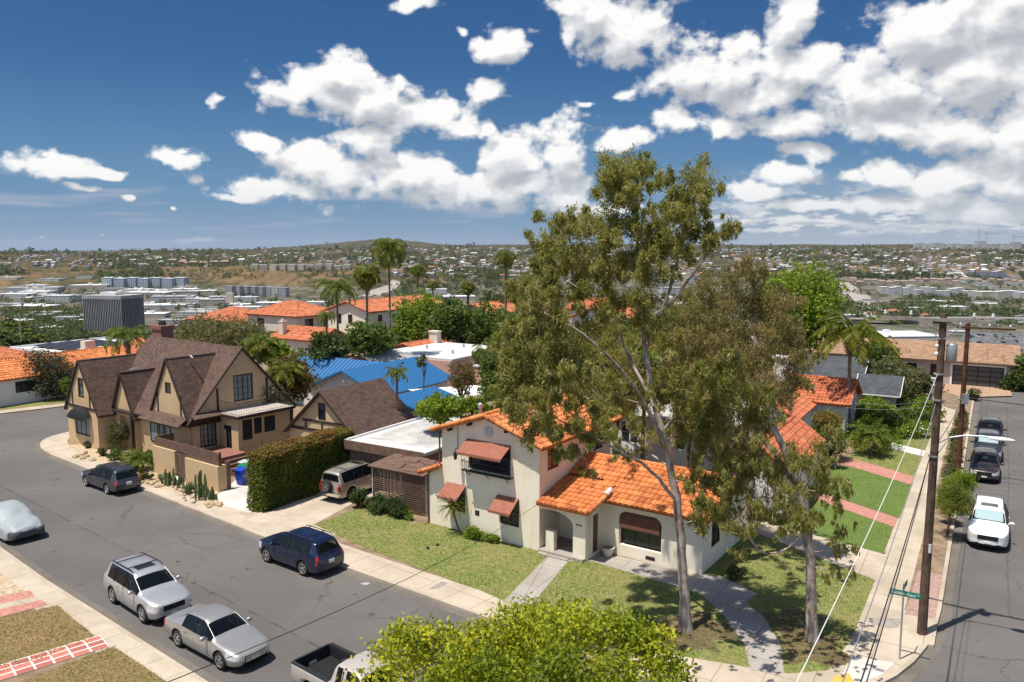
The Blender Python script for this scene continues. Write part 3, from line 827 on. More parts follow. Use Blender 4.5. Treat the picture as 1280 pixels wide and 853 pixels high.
 blades('lawn_blades', 'short green and straw grass on the front lawn', SH['front_lawn'] + SH['side_lawn'], SH['entry_path'] + SH['porch_apron'] + SH['curved_path'] + SH['neighbour_driveway'], 80000, ((.11, .19, .03), (.20, .24, .055), (.38, .31, .14)), .05)
 blades('turf_blades', 'short trimmed green grass of the lawns on the side street', SH['turf_strip'] + SH['middle_turf'] + SH['upper_turf'], SH['brick_path'] + SH['upper_brick_path'] + SH['pale_path'] + SH['neighbour_driveway'], 60000, ((.07, .14, .025), (.13, .20, .04), (.24, .25, .07)), .04)
 blades('dry_blades', 'short dry brown grass by the near walk', SH['near_dry_lawn'], [], 50000, ((.15, .17, .04), (.30, .21, .09), (.38, .27, .13)), .04)
 sheet('rock_bed', [(84, 557), (100, 566), (150, 590), (186, 606), (222, 616), (240, 622), (272, 636), (285, 622), (274, 612), (228, 594), (190, 582), (120, 553)], .003, MT['rock'], FT)
 o = sheet('upper_lawn', [(0, 512), (0, 498), (85, 488), (100, 498), (85, 503)], .004, MT['lawn'])
def rot_local(mb, frame):
 """vertices rewritten in the frame's own axes, so that score lines follow the street"""
 for i, V in enumerate(mb.V):
  a = V[:, 0] * frame.w[0] + V[:, 1] * frame.w[1]; b = V[:, 0] * frame.u[0] + V[:, 1] * frame.u[1]
  mb.V[i] = np.stack([a, b, V[:, 2]], 1)
 return mb
build_streets()


# ------------------------------------------------------------------ building helpers
FW = Frame(34.5)     # the white stucco house itself
def pt(face, k, c, z, d=0.0):
 """point on a wall: face 'b-' looks towards -b and so on; d runs into the wall"""
 return {'b-': (c, k + d, z), 'b+': (c, k - d, z), 'a+': (k - d, c, z), 'a-': (k + d, c, z)}[face]
def quad(mb, face, P, mi=0):
 if face in ('b+', 'a-'): P = P[::-1]
 mb.poly(P, mi)
def wall_rect(mb, face, k, c0, c1, z0, z1, holes=(), depth=.14, mi=0, top=None):
 """wall with real openings and their reveals; top = list of (c, z) over z1 for a gable"""
 cs = sorted({c0, c1, *[h[0] for h in holes], *[h[1] for h in holes]}); zs = sorted({z0, z1, *[h[2] for h in holes], *[h[3] for h in holes]})
 for i in range(len(cs) - 1):
  for j in range(len(zs) - 1):
   cm = (cs[i] + cs[i + 1]) / 2; zm = (zs[j] + zs[j + 1]) / 2
   if any(h[0] < cm < h[1] and h[2] < zm < h[3] for h in holes): continue
   quad(mb, face, [pt(face, k, cs[i], zs[j]), pt(face, k, cs[i + 1], zs[j]), pt(face, k, cs[i + 1], zs[j + 1]), pt(face, k, cs[i], zs[j + 1])], mi)
 for h in holes:
  R_ = [(h[0], h[2]), (h[1], h[2]), (h[1], h[3]), (h[0], h[3])]
  for q in range(4):
   (ca, za), (cb_, zb) = R_[q], R_[(q + 1) % 4]
   quad(mb, face, [pt(face, k, ca, za), pt(face, k, ca, za, depth), pt(face, k, cb_, zb, depth), pt(face, k, cb_, zb)], mi)
 if top:
  quad(mb, face, [pt(face, k, c, z) for c, z in top], mi)
def bar(mb, face, k, c0, c1, z0, z1, d0, d1, mi=0):
 a = pt(face, k, c0, z0, d0); b = pt(face, k, c1, z1, d1)
 mb.box(min(a[0], b[0]), min(a[1], b[1]), min(a[2], b[2]), max(a[0], b[0]), max(a[1], b[1]), max(a[2], b[2]), mi)
def window(parent, face, k, c0, c1, z0, z1, nx=2, nz=2, depth=.08, fm='dark_frame', gm='glass', w=.06, mun=.025, label=None, name='window', sill=None):
 """frame with muntins as the part, its panes as a sub-part"""
 mb = MB(); t = .05
 for (x0, x1, y0, y1) in ((c0, c0 + w, z0, z1), (c1 - w, c1, z0, z1), (c0 + w, c1 - w, z0, z0 + w), (c0 + w, c1 - w, z1 - w, z1)):
  bar(mb, face, k, x0, x1, y0, y1, depth - t, depth + .02)
 for i in range(1, nx):
  c = c0 + (c1 - c0) * i / nx; ww = mun if nx > 2 and i * 2 != nx else mun * 1.6
  bar(mb, face, k, c - ww, c + ww, z0 + w, z1 - w, depth - t + .012, depth + .012)
 for i in range(1, nz):
  z = z0 + (z1 - z0) * i / nz
  bar(mb, face, k, c0 + w, c1 - w, z - mun * .7, z + mun * .7, depth - t + .016, depth + .010)
 if sill: bar(mb, face, k, c0 - .05, c1 + .05, z0 - .08, z0 - .002, -.06, depth)
 f = obj(name, mb, MT[fm], parent, label=label)
 g = MB(); bar(g, face, k, c0 + w * .6, c1 - w * .6, z0 + w * .6, z1 - w * .6, depth - .012, depth + .006)
 obj('pane', g, MT[gm], f)
 return f
def tile_roof(mb, pts3, tw=.29, course=.40, amp=.092, lip=.03, th=.10, mi=0, mb_base=None, seg=6):
 """barrel tiles laid in overlapping courses over a flat roof polygon; first edge = eave"""
 P = np.asarray(pts3, float)
 n = np.zeros(3)
 for i in range(len(P)): n += np.cross(P[i], P[(i + 1) % len(P)])
 n /= np.linalg.norm(n)
 if n[2] < 0: P = P[::-1]; n = -n
 s = np.array([-n[1], n[0], 0]); s /= np.linalg.norm(s); t = np.cross(n, s)
 if t[2] < 0: t = -t; s = -s
 ps = P @ s; pt_ = P @ t; o = n * (P[0] @ n)
 poly = list(zip(ps, pt_))
 S0, S1, T0, T1 = ps.min(), ps.max(), pt_.min(), pt_.max()
 ns = max(1, int(round((S1 - S0) / tw))); nt = max(1, int(round((T1 - T0) / course)))
 tw = (S1 - S0) / ns; course = (T1 - T0) / nt
 ss_ = np.linspace(S0, S1, ns * seg + 1); prof = np.abs(np.cos((ss_ - S0) / tw * np.pi)) ** .75 * amp
 V = []; F = []; rn = []
 r = np.random.default_rng(int(abs(S0 * 100 + T0 * 37)) % 99991)
 for j in range(nt):
  t0 = T0 + j * course; t1 = t0 + course * 1.02
  base = len(V) // 1
  lo = prof + lip + .004; hi = prof * .9
  a = o + ss_[:, None] * s + t0 * t; b = o + ss_[:, None] * s + t1 * t
  rows = [a + (lo - .03 if j else lo * 0 - .02)[:, None] * n if False else a + ((lo - lip - .006) if j else np.full_like(lo, -.03))[:, None] * n, a + lo[:, None] * n, b + hi[:, None] * n]
  m = len(ss_); b0 = sum(len(v) for v in V)
  V += rows
  sc = (ss_[:-1] + ss_[1:]) / 2
  keep = inpoly(sc, np.full_like(sc, t0 + course * .5), poly)
  idx = np.nonzero(keep)[0]
  tid = (idx // seg)
  tone = np.clip(r.normal(.5, .24, ns + 1), 0, 1)
  for q in (0, 1):
   F.append(np.stack([b0 + q * m + idx, b0 + q * m + idx + 1, b0 + (q + 1) * m + idx + 1, b0 + (q + 1) * m + idx], 1)); rn.append(tone[tid] * (1 if q else .8))
 V = np.vstack(V); F = np.vstack(F); rn = np.concatenate(rn)
 mb.add(V, F, mi, rn)
 mb.slab([tuple(p - n * .012) for p in P], th, mi)
def ridge_caps(mb, p, q, r=.11, step=.36, mi=0, seed=0):
 p = Vector(p); q = Vector(q); L = (q - p).length; k = max(1, int(L / step)); rr = np.random.default_rng(seed + int(L * 100))
 d = (q - p) / k
 for i in range(k):
  mb.tube([p + d * i, p + d * (i + 1.06)], [r * 1.12, r * .9], 8, mi, rnd=float(np.clip(rr.normal(.5, .25), 0, 1)))
def roof(parent, kind, a0, a1, b0, b1, ze, zr, axis='a', ov=.4, m='clay', style='tile', name='roof', tw=.29, course=.40, rake=None, th=.12, fascia=None):
 """gable or hip roof over a plan rectangle; ze = eave height at the wall line, zr = ridge height"""
 rk = ov if rake is None else rake
 if axis == 'a': hw = (b1 - b0) / 2
 else: hw = (a1 - a0) / 2
 sl = (zr - ze) / hw; zo = ze - sl * ov
 if axis == 'a':
  A0, A1, B0, B1, mid = a0 - rk, a1 + rk, b0 - ov, b1 + ov, (b0 + b1) / 2
  if kind == 'hip':
   A0, A1 = a0 - ov, a1 + ov; run = (B1 - B0) / 2
   run = min(run, (A1 - A0) / 2 - .05)
   r0, r1 = (A0 + run, mid, zr), (A1 - run, mid, zr)
   polys = [[(A0, B0, zo), (A1, B0, zo), r1, r0], [(A1, B1, zo), (A0, B1, zo), r0, r1], [(A0, B1, zo), (A0, B0, zo), r0], [(A1, B0, zo), (A1, B1, zo), r1]]
   caps = [(r0, r1), ((A0, B0, zo), r0), ((A0, B1, zo), r0), ((A1, B0, zo), r1), ((A1, B1, zo), r1)]
  else:
   polys = [[(A0, B0, zo), (A1, B0, zo), (A1, mid, zr), (A0, mid, zr)], [(A1, B1, zo), (A0, B1, zo), (A0, mid, zr), (A1, mid, zr)]]
   caps = [((A0, mid, zr), (A1, mid, zr))] + [((x, y, zo), (x, mid, zr)) for x in (A0, A1) for y in (B0, B1)]
 else:
  A0, A1, B0, B1, mid = a0 - ov, a1 + ov, b0 - rk, b1 + rk, (a0 + a1) / 2
  if kind == 'hip':
   B0, B1 = b0 - ov, b1 + ov; run = min((A1 - A0) / 2, (B1 - B0) / 2 - .05)
   r0, r1 = (mid, B0 + run, zr), (mid, B1 - run, zr)
   polys = [[(A0, B1, zo), (A0, B0, zo), r0, r1], [(A1, B0, zo), (A1, B1, zo), r1, r0], [(A0, B0, zo), (A1, B0, zo), r0], [(A1, B1, zo), (A0, B1, zo), r1]]
   caps = [(r0, r1), ((A0, B0, zo), r0), ((A1, B0, zo), r0), ((A0, B1, zo), r1), ((A1, B1, zo), r1)]
  else:
   polys = [[(A0, B1, zo), (A0, B0, zo), (mid, B0, zr), (mid, B1, zr)], [(A1, B0, zo), (A1, B1, zo), (mid, B1, zr), (mid, B0, zr)]]
   caps = [((mid, B0, zr), (mid, B1, zr))] + [((x, y, zo), (mid, y, zr)) for x in (A0, A1) for y in (B0, B1)]
 mb = MB()
 if style == 'tile':
  for p in polys: tile_roof(mb, p, tw, course)
  for i, (p, q) in enumerate(caps): ridge_caps(mb, (p[0], p[1], p[2] + .04), (q[0], q[1], q[2] + .04), tw * .36, course, seed=i)
  return obj(name, mb, MT[m], parent, smooth=False, rnd=True)
 for p in polys: mb.slab(p, th)
 if style == 'metal':
  for p in polys:
   seams(mb, p)
 o = obj(name, mb, MT[m], parent, uv=True)
 if fascia:
  fb = MB();
  for p in polys:
   n = len(p)
   for i in range(n):
    u, v = Vector(p[i]), Vector(p[(i + 1) % n])
    if abs(u.z - zr) < .01 and abs(v.z - zr) < .01: continue
    fb.tube([u - Vector((0, 0, .07)), v - Vector((0, 0, .07))], .075, 4)
  obj('fascia', fb, MT[fascia], o)
 return o
def seams(mb, p, gap=.46, h=.05, mi=0):
 P = np.asarray(p, float); n = np.cross(P[1] - P[0], P[2] - P[0]); n /= np.linalg.norm(n)
 if n[2] < 0: n = -n
 s = np.array([-n[1], n[0], 0.]); s /= np.linalg.norm(s); t = np.cross(n, s)
 if t[2] < 0: t = -t
 S = P @ s; T = P @ t; o = n * (P[0] @ n); k = int((S.max() - S.min()) / gap); m = len(P)
 for i in range(k + 1):
  sv = S.min() + .02 + (S.max() - S.min() - .04) * i / max(1, k); hit = []
  for j in range(m):
   u, v = S[j], S[(j + 1) % m]
   if (u - sv) * (v - sv) < 0 or (u == sv): hit.append(T[j] + (T[(j + 1) % m] - T[j]) * (sv - u) / (v - u + 1e-12))
  if len(hit) < 2 or max(hit) - min(hit) < .05: continue
  for d in (0,):
   q = [o + s * (sv - .022) + t * min(hit), o + s * (sv + .022) + t * min(hit), o + s * (sv + .022) + t * max(hit), o + s * (sv - .022) + t * max(hit)]
   mb.slab([tuple(x + n * h) for x in q], h + .01, mi)
def gable_walls(mb, a0, a1, b0, b1, z0, ze, zr, axis, holes=None, mi=0, depth=.14):
 """four walls with openings: holes = {face: [(c0, c1, z0, z1)]}"""
 holes = holes or {}
 ma, mbb = (a0 + a1) / 2, (b0 + b1) / 2
 for face, k, c0, c1, mid in (('b-', b0, a0, a1, ma), ('b+', b1, a0, a1, ma), ('a-', a0, b0, b1, mbb), ('a+', a1, b0, b1, mbb)):
  g = (axis == 'b' and face[0] == 'b') or (axis == 'a' and face[0] == 'a')
  hs = holes.get(face, [])
  if g and any(h[3] > ze - .05 for h in hs):      # openings that reach into the gable
   hh = [h for h in hs if h[3] > ze - .05]
   zt = max(h[3] for h in hh) + .08; f = (zr - zt) / (zr - ze); hwid = (c1 - c0) / 2 * f
   wall_rect(mb, face, k, c0, c1, z0, ze, [h for h in hs if h[3] <= ze], depth, mi)
   wall_rect(mb, face, k, mid - hwid, mid + hwid, ze, zt, hh, depth, mi)
   for sgn in (-1, 1):
    e = c0 if sgn < 0 else c1; tri = [(e, ze), (mid + sgn * hwid, ze), (mid + sgn * hwid, zt)]
    if sgn > 0: tri = tri[::-1]
    quad(mb, face, [pt(face, k, c, z) for c, z in tri], mi)
   quad(mb, face, [pt(face, k, c, z) for c, z in [(mid - hwid, zt), (mid + hwid, zt), (mid, zr)]], mi)
  else:
   wall_rect(mb, face, k, c0, c1, z0, ze, hs, depth, mi, top=[(c0, ze), (c1, ze), (mid, zr)] if g else None)
def house(name, label, frame, a0, a1, b0, b1, ze, zr, axis='a', kind='gable', wall='white_stucco', rm='clay_far', style='tile', ov=.4, wins=(), z0=-.3, group=None, tw=.34, course=.45,
    fm='dark_frame', gm='glass', fascia=None, chim=None, base=0.0):
 """one ordinary house: walls with openings, roof, windows, chimney; wins = (face, c0, c1, z0, z1, nx, nz)"""
 t = thing(name, label, 'house', ((a0 + a1) / 2, (b0 + b1) / 2, base), frame, group)
 Z = base
 H = {}
 for w in wins: H.setdefault(w[0], []).append((w[1], w[2], Z + w[3], Z + w[4]))
 mb = MB(); gable_walls(mb, a0, a1, b0, b1, Z + z0, Z + ze - .02, Z + zr - .06 if kind != 'flat' else Z + ze, axis if kind == 'gable' else 'none', H)
 obj('wall', mb, MT[wall], t)
 if kind == 'flat':
  rb = MB(); rb.box(a0 + .2, b0 + .2, Z + ze - .4, a1 - .2, b1 - .2, Z + ze - .15)
  r = obj('roof', rb, MT[rm], t)
  pb = MB()
  for x0, y0, x1, y1 in ((a0, b0, a1, b0 + .2), (a0, b1 - .2, a1, b1), (a0, b0 + .2, a0 + .2, b1 - .2), (a1 - .2, b0 + .2, a1, b1 - .2)):
   pb.box(x0 + .001, y0 + .001, Z + ze - .45, x1 - .001, y1 - .001, Z + ze + .03)
  obj('parapet', pb, MT[wall], r)
 else:
  r = roof(t, kind, a0, a1, b0, b1, Z + ze, Z + zr, axis, ov, rm, style, tw=tw, course=course, fascia=fascia)
 K = {'b-': b0, 'b+': b1, 'a-': a0, 'a+': a1}
 for w in wins:
  window(t, w[0], K[w[0]], w[1], w[2], Z + w[3], Z + w[4], w[5] if len(w) > 5 else 2, w[6] if len(w) > 6 else 1, fm=fm, gm=gm, w=.07)
 if chim:
  a, b, w, zt, cm = chim
  cb = MB().box(a - w / 2, b - w / 2, Z + ze - .5, a + w / 2, b + w / 2, Z + zt); cb.box(a - w / 2 - .06, b - w / 2 - .06, Z + zt + .001, a + w / 2 + .06, b + w / 2 + .06, Z + zt + .1)
  cb.box(a - w * .22, b - w * .22, Z + zt + .101, a + w * .22, b + w * .22, Z + zt + .4)
  obj('chimney', cb, MT[cm], r, uv=True)
 return t

def awning(parent, face, k, c0, c1, zt, out, drop, m='awning', val=.16, rods=True, label=None, skew=0.0):
 mb = MB(); t = .02; n = 14
 top = [pt(face, k, c0, zt, -.02), pt(face, k, c1, zt, -.02), pt(face, k, c1, zt - drop, -out), pt(face, k, c0, zt - drop, -out)]
 mb.slab(top, t)
 for i in range(n):     # scalloped valance
  x0 = c0 + (c1 - c0) * i / n; x1 = c0 + (c1 - c0) * (i + 1) / n; xm = (x0 + x1) / 2
  f = [pt(face, k, x0, zt - drop, -out - .004), pt(face, k, x1, zt - drop, -out - .004), pt(face, k, x1, zt - drop - val * .7, -out - .004), pt(face, k, xm, zt - drop - val, -out - .004), pt(face, k, x0, zt - drop - val * .7, -out - .004)]
  mb.slab(f, .012)
 o = obj('awning', mb, MT[m], parent, label=label)
 if rods:
  rb = MB()
  for c in (c0 + .02, c1 - .02):
   rb.tube([pt(face, k, c, zt - drop * 1.25, 0), pt(face, k, c, zt - drop - .02, -out)], .014, 5)
  rb.tube([pt(face, k, c0 - .12, zt - drop - .01, -out + .02), pt(face, k, c1 + .05, zt - drop - .01, -out + .02)], .018, 5)
  obj('rod', rb, MT['iron'], o)
 return o

# ------------------------------------------------------------------ the white stucco house with orange tile roofs
def build_white_house():
 t = thing('stucco_house', 'white stucco house with orange barrel tile roofs and rust awnings behind the front lawn', 'house', (-21, 36, 0), FW)
 aL, aX, aR, b0, b1 = -28.08, -27.0, -20.74, 32.6, 40.2
 zr, ridge = 6.55, -23.87
 mb = MB()
 up = (-25.2, -22.5, 3.55, 5.05); w1 = (-26.5, -25.45, 1.05, 2.5); w2 = (-23.2, -21.97, .95, 2.4)
 zl, zR = 5.55, 5.55
 wall_rect(mb, 'b-', b0, aX, aR, -.3, 5.5, [up, w1, w2], .2)
 quad(mb, 'b-', [(aX, b0, 5.5), (aR, b0, 5.5), (ridge, b0, zr - .12)])
 wall_rect(mb, 'a+', aR, b0, b1, -.3, 5.5, [(33.35, 34.45, 3.95, 5.12), (38.1, 39.3, 3.95, 5.05)], .14)
 wall_rect(mb, 'a-', aX, b0, b1, -.3, 5.5)
 wall_rect(mb, 'b+', b1, aX, aR, -.3, 5.5); quad(mb, 'b+', [(aX, b1, 5.5), (aR, b1, 5.5), (ridge, b1, zr - .12)])
 # low wing at the far left under its own small lean-to roof
 mb.add([(aL, b0, -.3), (aX, b0, -.3), (aX, b0, 3.3), (aL, b0, 2.95), (aL, 37, -.3), (aX, 37, -.3), (aX, 37, 3.3), (aL, 37, 2.95)], [(0, 1, 2, 3), (4, 0, 3, 7), (5, 4, 7, 6)])
 # single storey wing
 wa0, wa1, wb0, wb1 = aR, -12.9, 34.4, 40.2
 win = (-17.2, -14.95, .57, 2.3)
 wall_rect(mb, 'b-', wb0, -18.15, wa1, -.3, 2.75, [win], .3)
 for cx, sg in ((win[0], 1), (win[1], -1)):     # rounded upper corners of the wide window
  P = [(cx, wb0 + .004, win[3])]; rr = .42
  for i in range(9):
   th = math.pi / 2 * i / 8
   P.append((cx + sg * (rr - rr * math.sin(th)) , wb0 + .004, win[3] - rr + rr * math.cos(th)))
  mb.slab([(p[0], p[1], p[2]) for p in P], .05) if False else mb.poly(P if sg > 0 else P[::-1])
 wall_rect(mb, 'a+', wa1, wb0, wb1, -.3, 2.75, [(35.6, 36.8, .9, 2.2)], .14, top=[(wb0, 2.75), (wb1, 2.75), ((wb0 + wb1) / 2, 3.75)])
 wall_rect(mb, 'b+', wb1, wa0, wa1, -.3, 2.75)
 wall_rect(mb, 'b-', 34.6, aR, -18.15, -.3, 3.0, [(-19.3, -18.55, .16, 2.2)], .1)
 wall_rect(mb, 'a+', -18.15, 33.1, 34.4, -.3, 2.7, [(33.45, 34.05, .16, 2.1)], .1)
 obj('wall', mb, MT['white_stucco'], t)
 # porch: pier, low pier, arched head, floor
 pb = MB()
 pb.box(-18.85, 32.7, -.2, -18.15, 33.08, 2.62)
 pb.box(-20.42, 32.7, .0, -19.95, 33.0, 1.12)
 arch = [(-20.73, 2.62), (-20.73, 2.2)]
 for i in range(13):
  th = math.pi / 2 * i / 12
  arch.append((-20.1 + 1.25 * math.sin(th), 1.62 + .62 * math.cos(th)))
 arch += [(-18.85, 2.62)]
 top = [(c, 2.62) for c, z in arch[1:-1]]
 for (c, z), (c2, z2) in zip(arch[1:-2], arch[2:-1]):
  if c2 - c < 1e-6: continue
  pb.add([(c, 32.7, z), (c2, 32.7, z2), (c2, 32.7, 2.62), (c, 32.7, 2.62), (c, 32.98, z), (c2, 32.98, z2), (c2, 32.98, 2.62), (c, 32.98, 2.62)], [(0, 1, 2, 3), (5, 4, 7, 6), (4, 5, 1, 0)])
 obj('porch_arch', pb, MT['white_stucco'], t)
 fb = MB().box(-20.70, 32.45, -.2, -18.16, 34.58, .15); fb.box(-20.6, 32.2, -.2, -18.9, 32.449, .07)
 obj('porch_floor', fb, MT['old_concrete'], t)
 # roofs
 def two(ze_l):
  mb = MB(); sl = (zr - 5.5) / (aR - ridge); B0, B1 = b0 - .42, b1 + .42
  R0, R1 = (ridge, B0, zr + .06), (ridge, B1, zr + .06)
  er = aR + .48; el = aX - .42; ze_r = zr + .06 - sl * (er - ridge); ze_l = zr + .06 - sl * (ridge - el)
  tile_roof(mb, [(er, B0, ze_r), (er, B1, ze_r), R1, R0]); tile_roof(mb, [(el, B1, ze_l), (el, B0, ze_l), R0, R1])
  for i, (p, q) in enumerate([(R0, R1), ((er, B0, ze_r), R0), ((el, B0, ze_l), R0), ((er, B1, ze_r), R1), ((el, B1, ze_l), R1)]):
   ridge_caps(mb, (p[0], p[1], p[2] + .045), (q[0], q[1], q[2] + .045), .115, .38, seed=i)
  return obj('roof', mb, MT['clay'], t, rnd=True)
 r1 = two(0)
 vb = MB().tube([(-25.6, 34.2, 5.7), (-25.6, 34.2, 6.55)], .09, 8); vb.lathe([(.15, 0), (.15, .22), (.02, .3)], (-25.6, 34.2, 6.5), 8)
 obj('vent_pipe', vb, MT['metal_grey'], r1)
 mb = MB(); sl = .37; wr, wz = 37.3, 4.0
 E = (wr - 33.95) * sl
 tile_roof(mb, [(-18.6, 33.95, wz - E), (-12.5, 33.95, wz - E), (-12.5, wr, wz), (aR + .03, wr, wz), (aR + .03, 35.3, wz - sl * (wr - 35.3)), (-18.6, 35.3, wz - sl * (wr - 35.3))])
 tile_roof(mb, [(-12.5, 40.65, wz - E), (aR + .03, 40.65, wz - E), (aR + .03, wr, wz), (-12.5, wr, wz)])
 zj = wz - sl * (wr - 35.25) + .02
 tile_roof(mb, [(aR + .03, 32.25, 2.58), (-17.78, 32.25, 2.58), (-17.78, 35.2, zj), (aR + .03, 35.2, zj)])
 ridge_caps(mb, (aR + .1, wr, wz + .05), (-12.5, wr, wz + .05), .115, .38)
 ridge_caps(mb, (-12.5, 33.95, wz - E + .04), (-12.5, wr, wz + .04), .11, .38); ridge_caps(mb, (-17.78, 32.25, 2.63), (-17.78, 34.4, 3.09), .11, .38)
 r2 = obj('roof', mb, MT['clay'], t, rnd=True)
 cb = MB().tube([(-17.78, 34.05, 3.08), (-17.78, 34.55, 3.22)], [.13, .12], 8); obj('mortar_cap', cb, MT['white_trim'], r2)
 mb = MB()
 tile_roof(mb, [(aL - .35, 37.2, 2.88), (aL - .35, b0 - .35, 2.88), (aX - .02, b0 - .35, 3.42), (aX - .02, 37.2, 3.42)])
 ridge_caps(mb, (aL - .35, b0 - .35, 2.93), (aX - .05, b0 - .35, 3.46), .11, .36)
 obj('roof', mb, MT['clay'], t, rnd=True)
 # rafter tails under the front gable
 mb = MB()
 for a in (-26.3, -25.0, -22.6, -21.6):
  z = zr + .0 - .336 * abs(a - ridge); mb.box(a - .06, b0 - .36, z - .24, a + .06, b0 + .0, z - .12)
 for i in range(16):
  b = b0 + .3 + i * .48; mb.box(aR + .001, b - .04, 5.27, aR + .40, b + .04, 5.37)
 obj('rafter_tail', mb, MT['dark_frame'], t)
 # windows
 window(t, 'b-', b0, *up, 4, 2, .17, 'dark_frame', 'glass', .09)
 window(t, 'b-', b0, *w1, 2, 2, .15); window(t, 'b-', b0, *w2, 2, 2, .15)
 window(t, 'a+', aR, 33.35, 34.45, 3.95, 5.12, 2, 3, .08, 'red_frame', 'glass', .08); window(t, 'a+', aR, 38.1, 39.3, 3.95, 5.05, 2, 2, .08, 'red_frame')
 window(t, 'b-', wb0, *win, 3, 1, .27, 'dark_frame', 'glass', .06); window(t, 'a+', wa1, 35.6, 36.8, .9, 2.2, 2, 2, .1)
 window(t, 'b-', 34.6, -20.35, -19.9, 1.5, 2.2, 1, 1, .02)
 d = MB().box(-19.3, 34.68, .16, -18.55, 34.72, 2.2); do = obj('door', d, MT['timber'], t)
 obj('handle', MB().box(-18.72, 34.63, 1.05, -18.66, 34.679, 1.25), MT['iron'], do)
 d = MB().box(-18.24, 33.45, .16, -18.22, 34.05, 2.1); obj('door', d, MT['brown_wood'], t)
 # awnings
 awning(t, 'b-', b0, -25.28, -22.45, 5.18, .95, .52); awning(t, 'b-', b0, -26.69, -25.36, 2.58, .85, .55); awning(t, 'b-', b0, -23.31, -21.97, 2.5, .85, .60)
 # curved canvas hood inside the head of the wide window
 hb = MB(); A0, A1 = win[0] + .06, win[1] - .06; prof = [(.26, 2.3), (.12, 2.27), (.0, 2.12), (-.08, 1.9), (-.12, 1.62)]
 V = [(a, wb0 + d, z) for d, z in prof for a in (A0, A1)]
 hb.add(V, [(2 * i, 2 * i + 2, 2 * i + 3, 2 * i + 1) for i in range(4)])
 for a in (A0, A1): hb.poly([(a, wb0 + d, z) for d, z in prof] + [(a, wb0 + .26, 1.62)])
 for i in range(16):
  x0 = A0 + (A1 - A0) * i / 16; x1 = A0 + (A1 - A0) * (i + 1) / 16
  hb.poly([(x0, wb0 - .12, 1.62), (x1, wb0 - .12, 1.62), (x1, wb0 - .12, 1.52), ((x0 + x1) / 2, wb0 - .12, 1.48), (x0, wb0 - .12, 1.52)])
 obj('awning', hb, MT['brown_shade'], t, label='dark brown curved canvas hood over the wide window')
 # iron balconet
 ib = MB(); x0, x1, y = -25.45, -22.35, b0 - .32
 for z in (3.52, 4.02): ib.tube([(x0, b0, z), (x0, y, z), (x1, y, z), (x1, b0, z)], .022, 5)
 for i in range(27):
  a = x0 + (x1 - x0) * i / 26; ib.tube([(a, y, 3.52), (a, y, 4.02)], .011, 4)
 for a in (x0 + .3, (x0 + x1) / 2, x1 - .3): ib.tube([(a, y, 3.52), (a, b0, 3.2)], .018, 5)
 ib.box(x0, y, 3.47, x1, b0 - .005, 3.5)
 obj('balcony_rail', ib, MT['iron'], t)
 # wall lamp and its bracket, medallion, vents, downpipes
 lb = MB().tube([(-25.75, b0, 4.55), (-25.75, b0 - .42, 4.62), (-25.75, b0 - .42, 4.5)], .02, 5); lb.lathe([(.02, .0), (.12, -.06), (.09, -.42), (.05, -.46)], (-25.75, b0 - .42, 4.5), 6)
 obj('wall_lamp', lb, MT['iron'], t)
 m = MB(); m.tube([(-23.87, b0 - .03, 5.72), (-23.87, b0 + .02, 5.72)], .3, 20); ob = obj('medallion', m, MT['grey_wall'], t)
 m = MB()
 for k in range(8):
  th = k * math.pi / 4; m.tube([(-23.87 + .1 * math.cos(th), b0 - .045, 5.72 + .1 * math.sin(th)), (-23.87 + .24 * math.cos(th), b0 - .045, 5.72 + .24 * math.sin(th))], .03, 5)
 obj('medallion_relief', m, MT['white_trim'], ob)
 m = MB().box(-24.78, b0 - .012, 1.08, -24.5, b0 + .01, 1.36); obj('wall_vent', m, MT['dark_frame'], t)
 m = MB().box(-15.75, wb0 - .012, .12, -15.25, wb0 + .01, .3); obj('wall_vent', m, MT['dark_frame'], t)
 m = MB().tube([(aX - .3, b0 - .2, 5.4), (aX - .12, b0 - .06, 5.2), (aX - .12, b0 - .06, 3.5)], .045, 6); m.tube([(aX - .12, b0 - .06, 3.42), (aX - .9, b0 - .06, 2.9), (aL + .1, b0 - .06, 2.8), (aL + .1, b0 - .06, 0), (aL + .1, b0 - .3, .03)], .045, 6)
 obj('downpipe', m, MT['brown_wood'], t)
 m = MB().tube([(-25.9, b0 - .04, 5.7), (-25.9, b0 - .04, 4.3)], .02, 5); obj('conduit', m, MT['metal_grey'], t)
 m = MB()
 for i, ch in enumerate((1, 2, 3, 4)):
  m.box(-18.68 + i * .09, 32.688, 1.72, -18.63 + i * .09, 32.699, 1.82)
 obj('house_number', m, MT['iron'], t)
 # low round step planter beside the door
 p = thing('flower_pot', 'large pale flower pot standing beside the white house porch', 'pot', (-17.6, 34.0, .012), FW)
 obj('bowl', MB().lathe([(.18, 0), (.26, .18), (.33, .42), (.35, .45), (.30, .45), (.28, .40)], (-17.6, 34.0, .012), 16), MT['white_pot'], p)
 obj('potting_soil', MB().lathe([(.28, .36), (.28, .40)], (-17.6, 34.0, .014), 16), MT['soil'], p)
build_white_house()

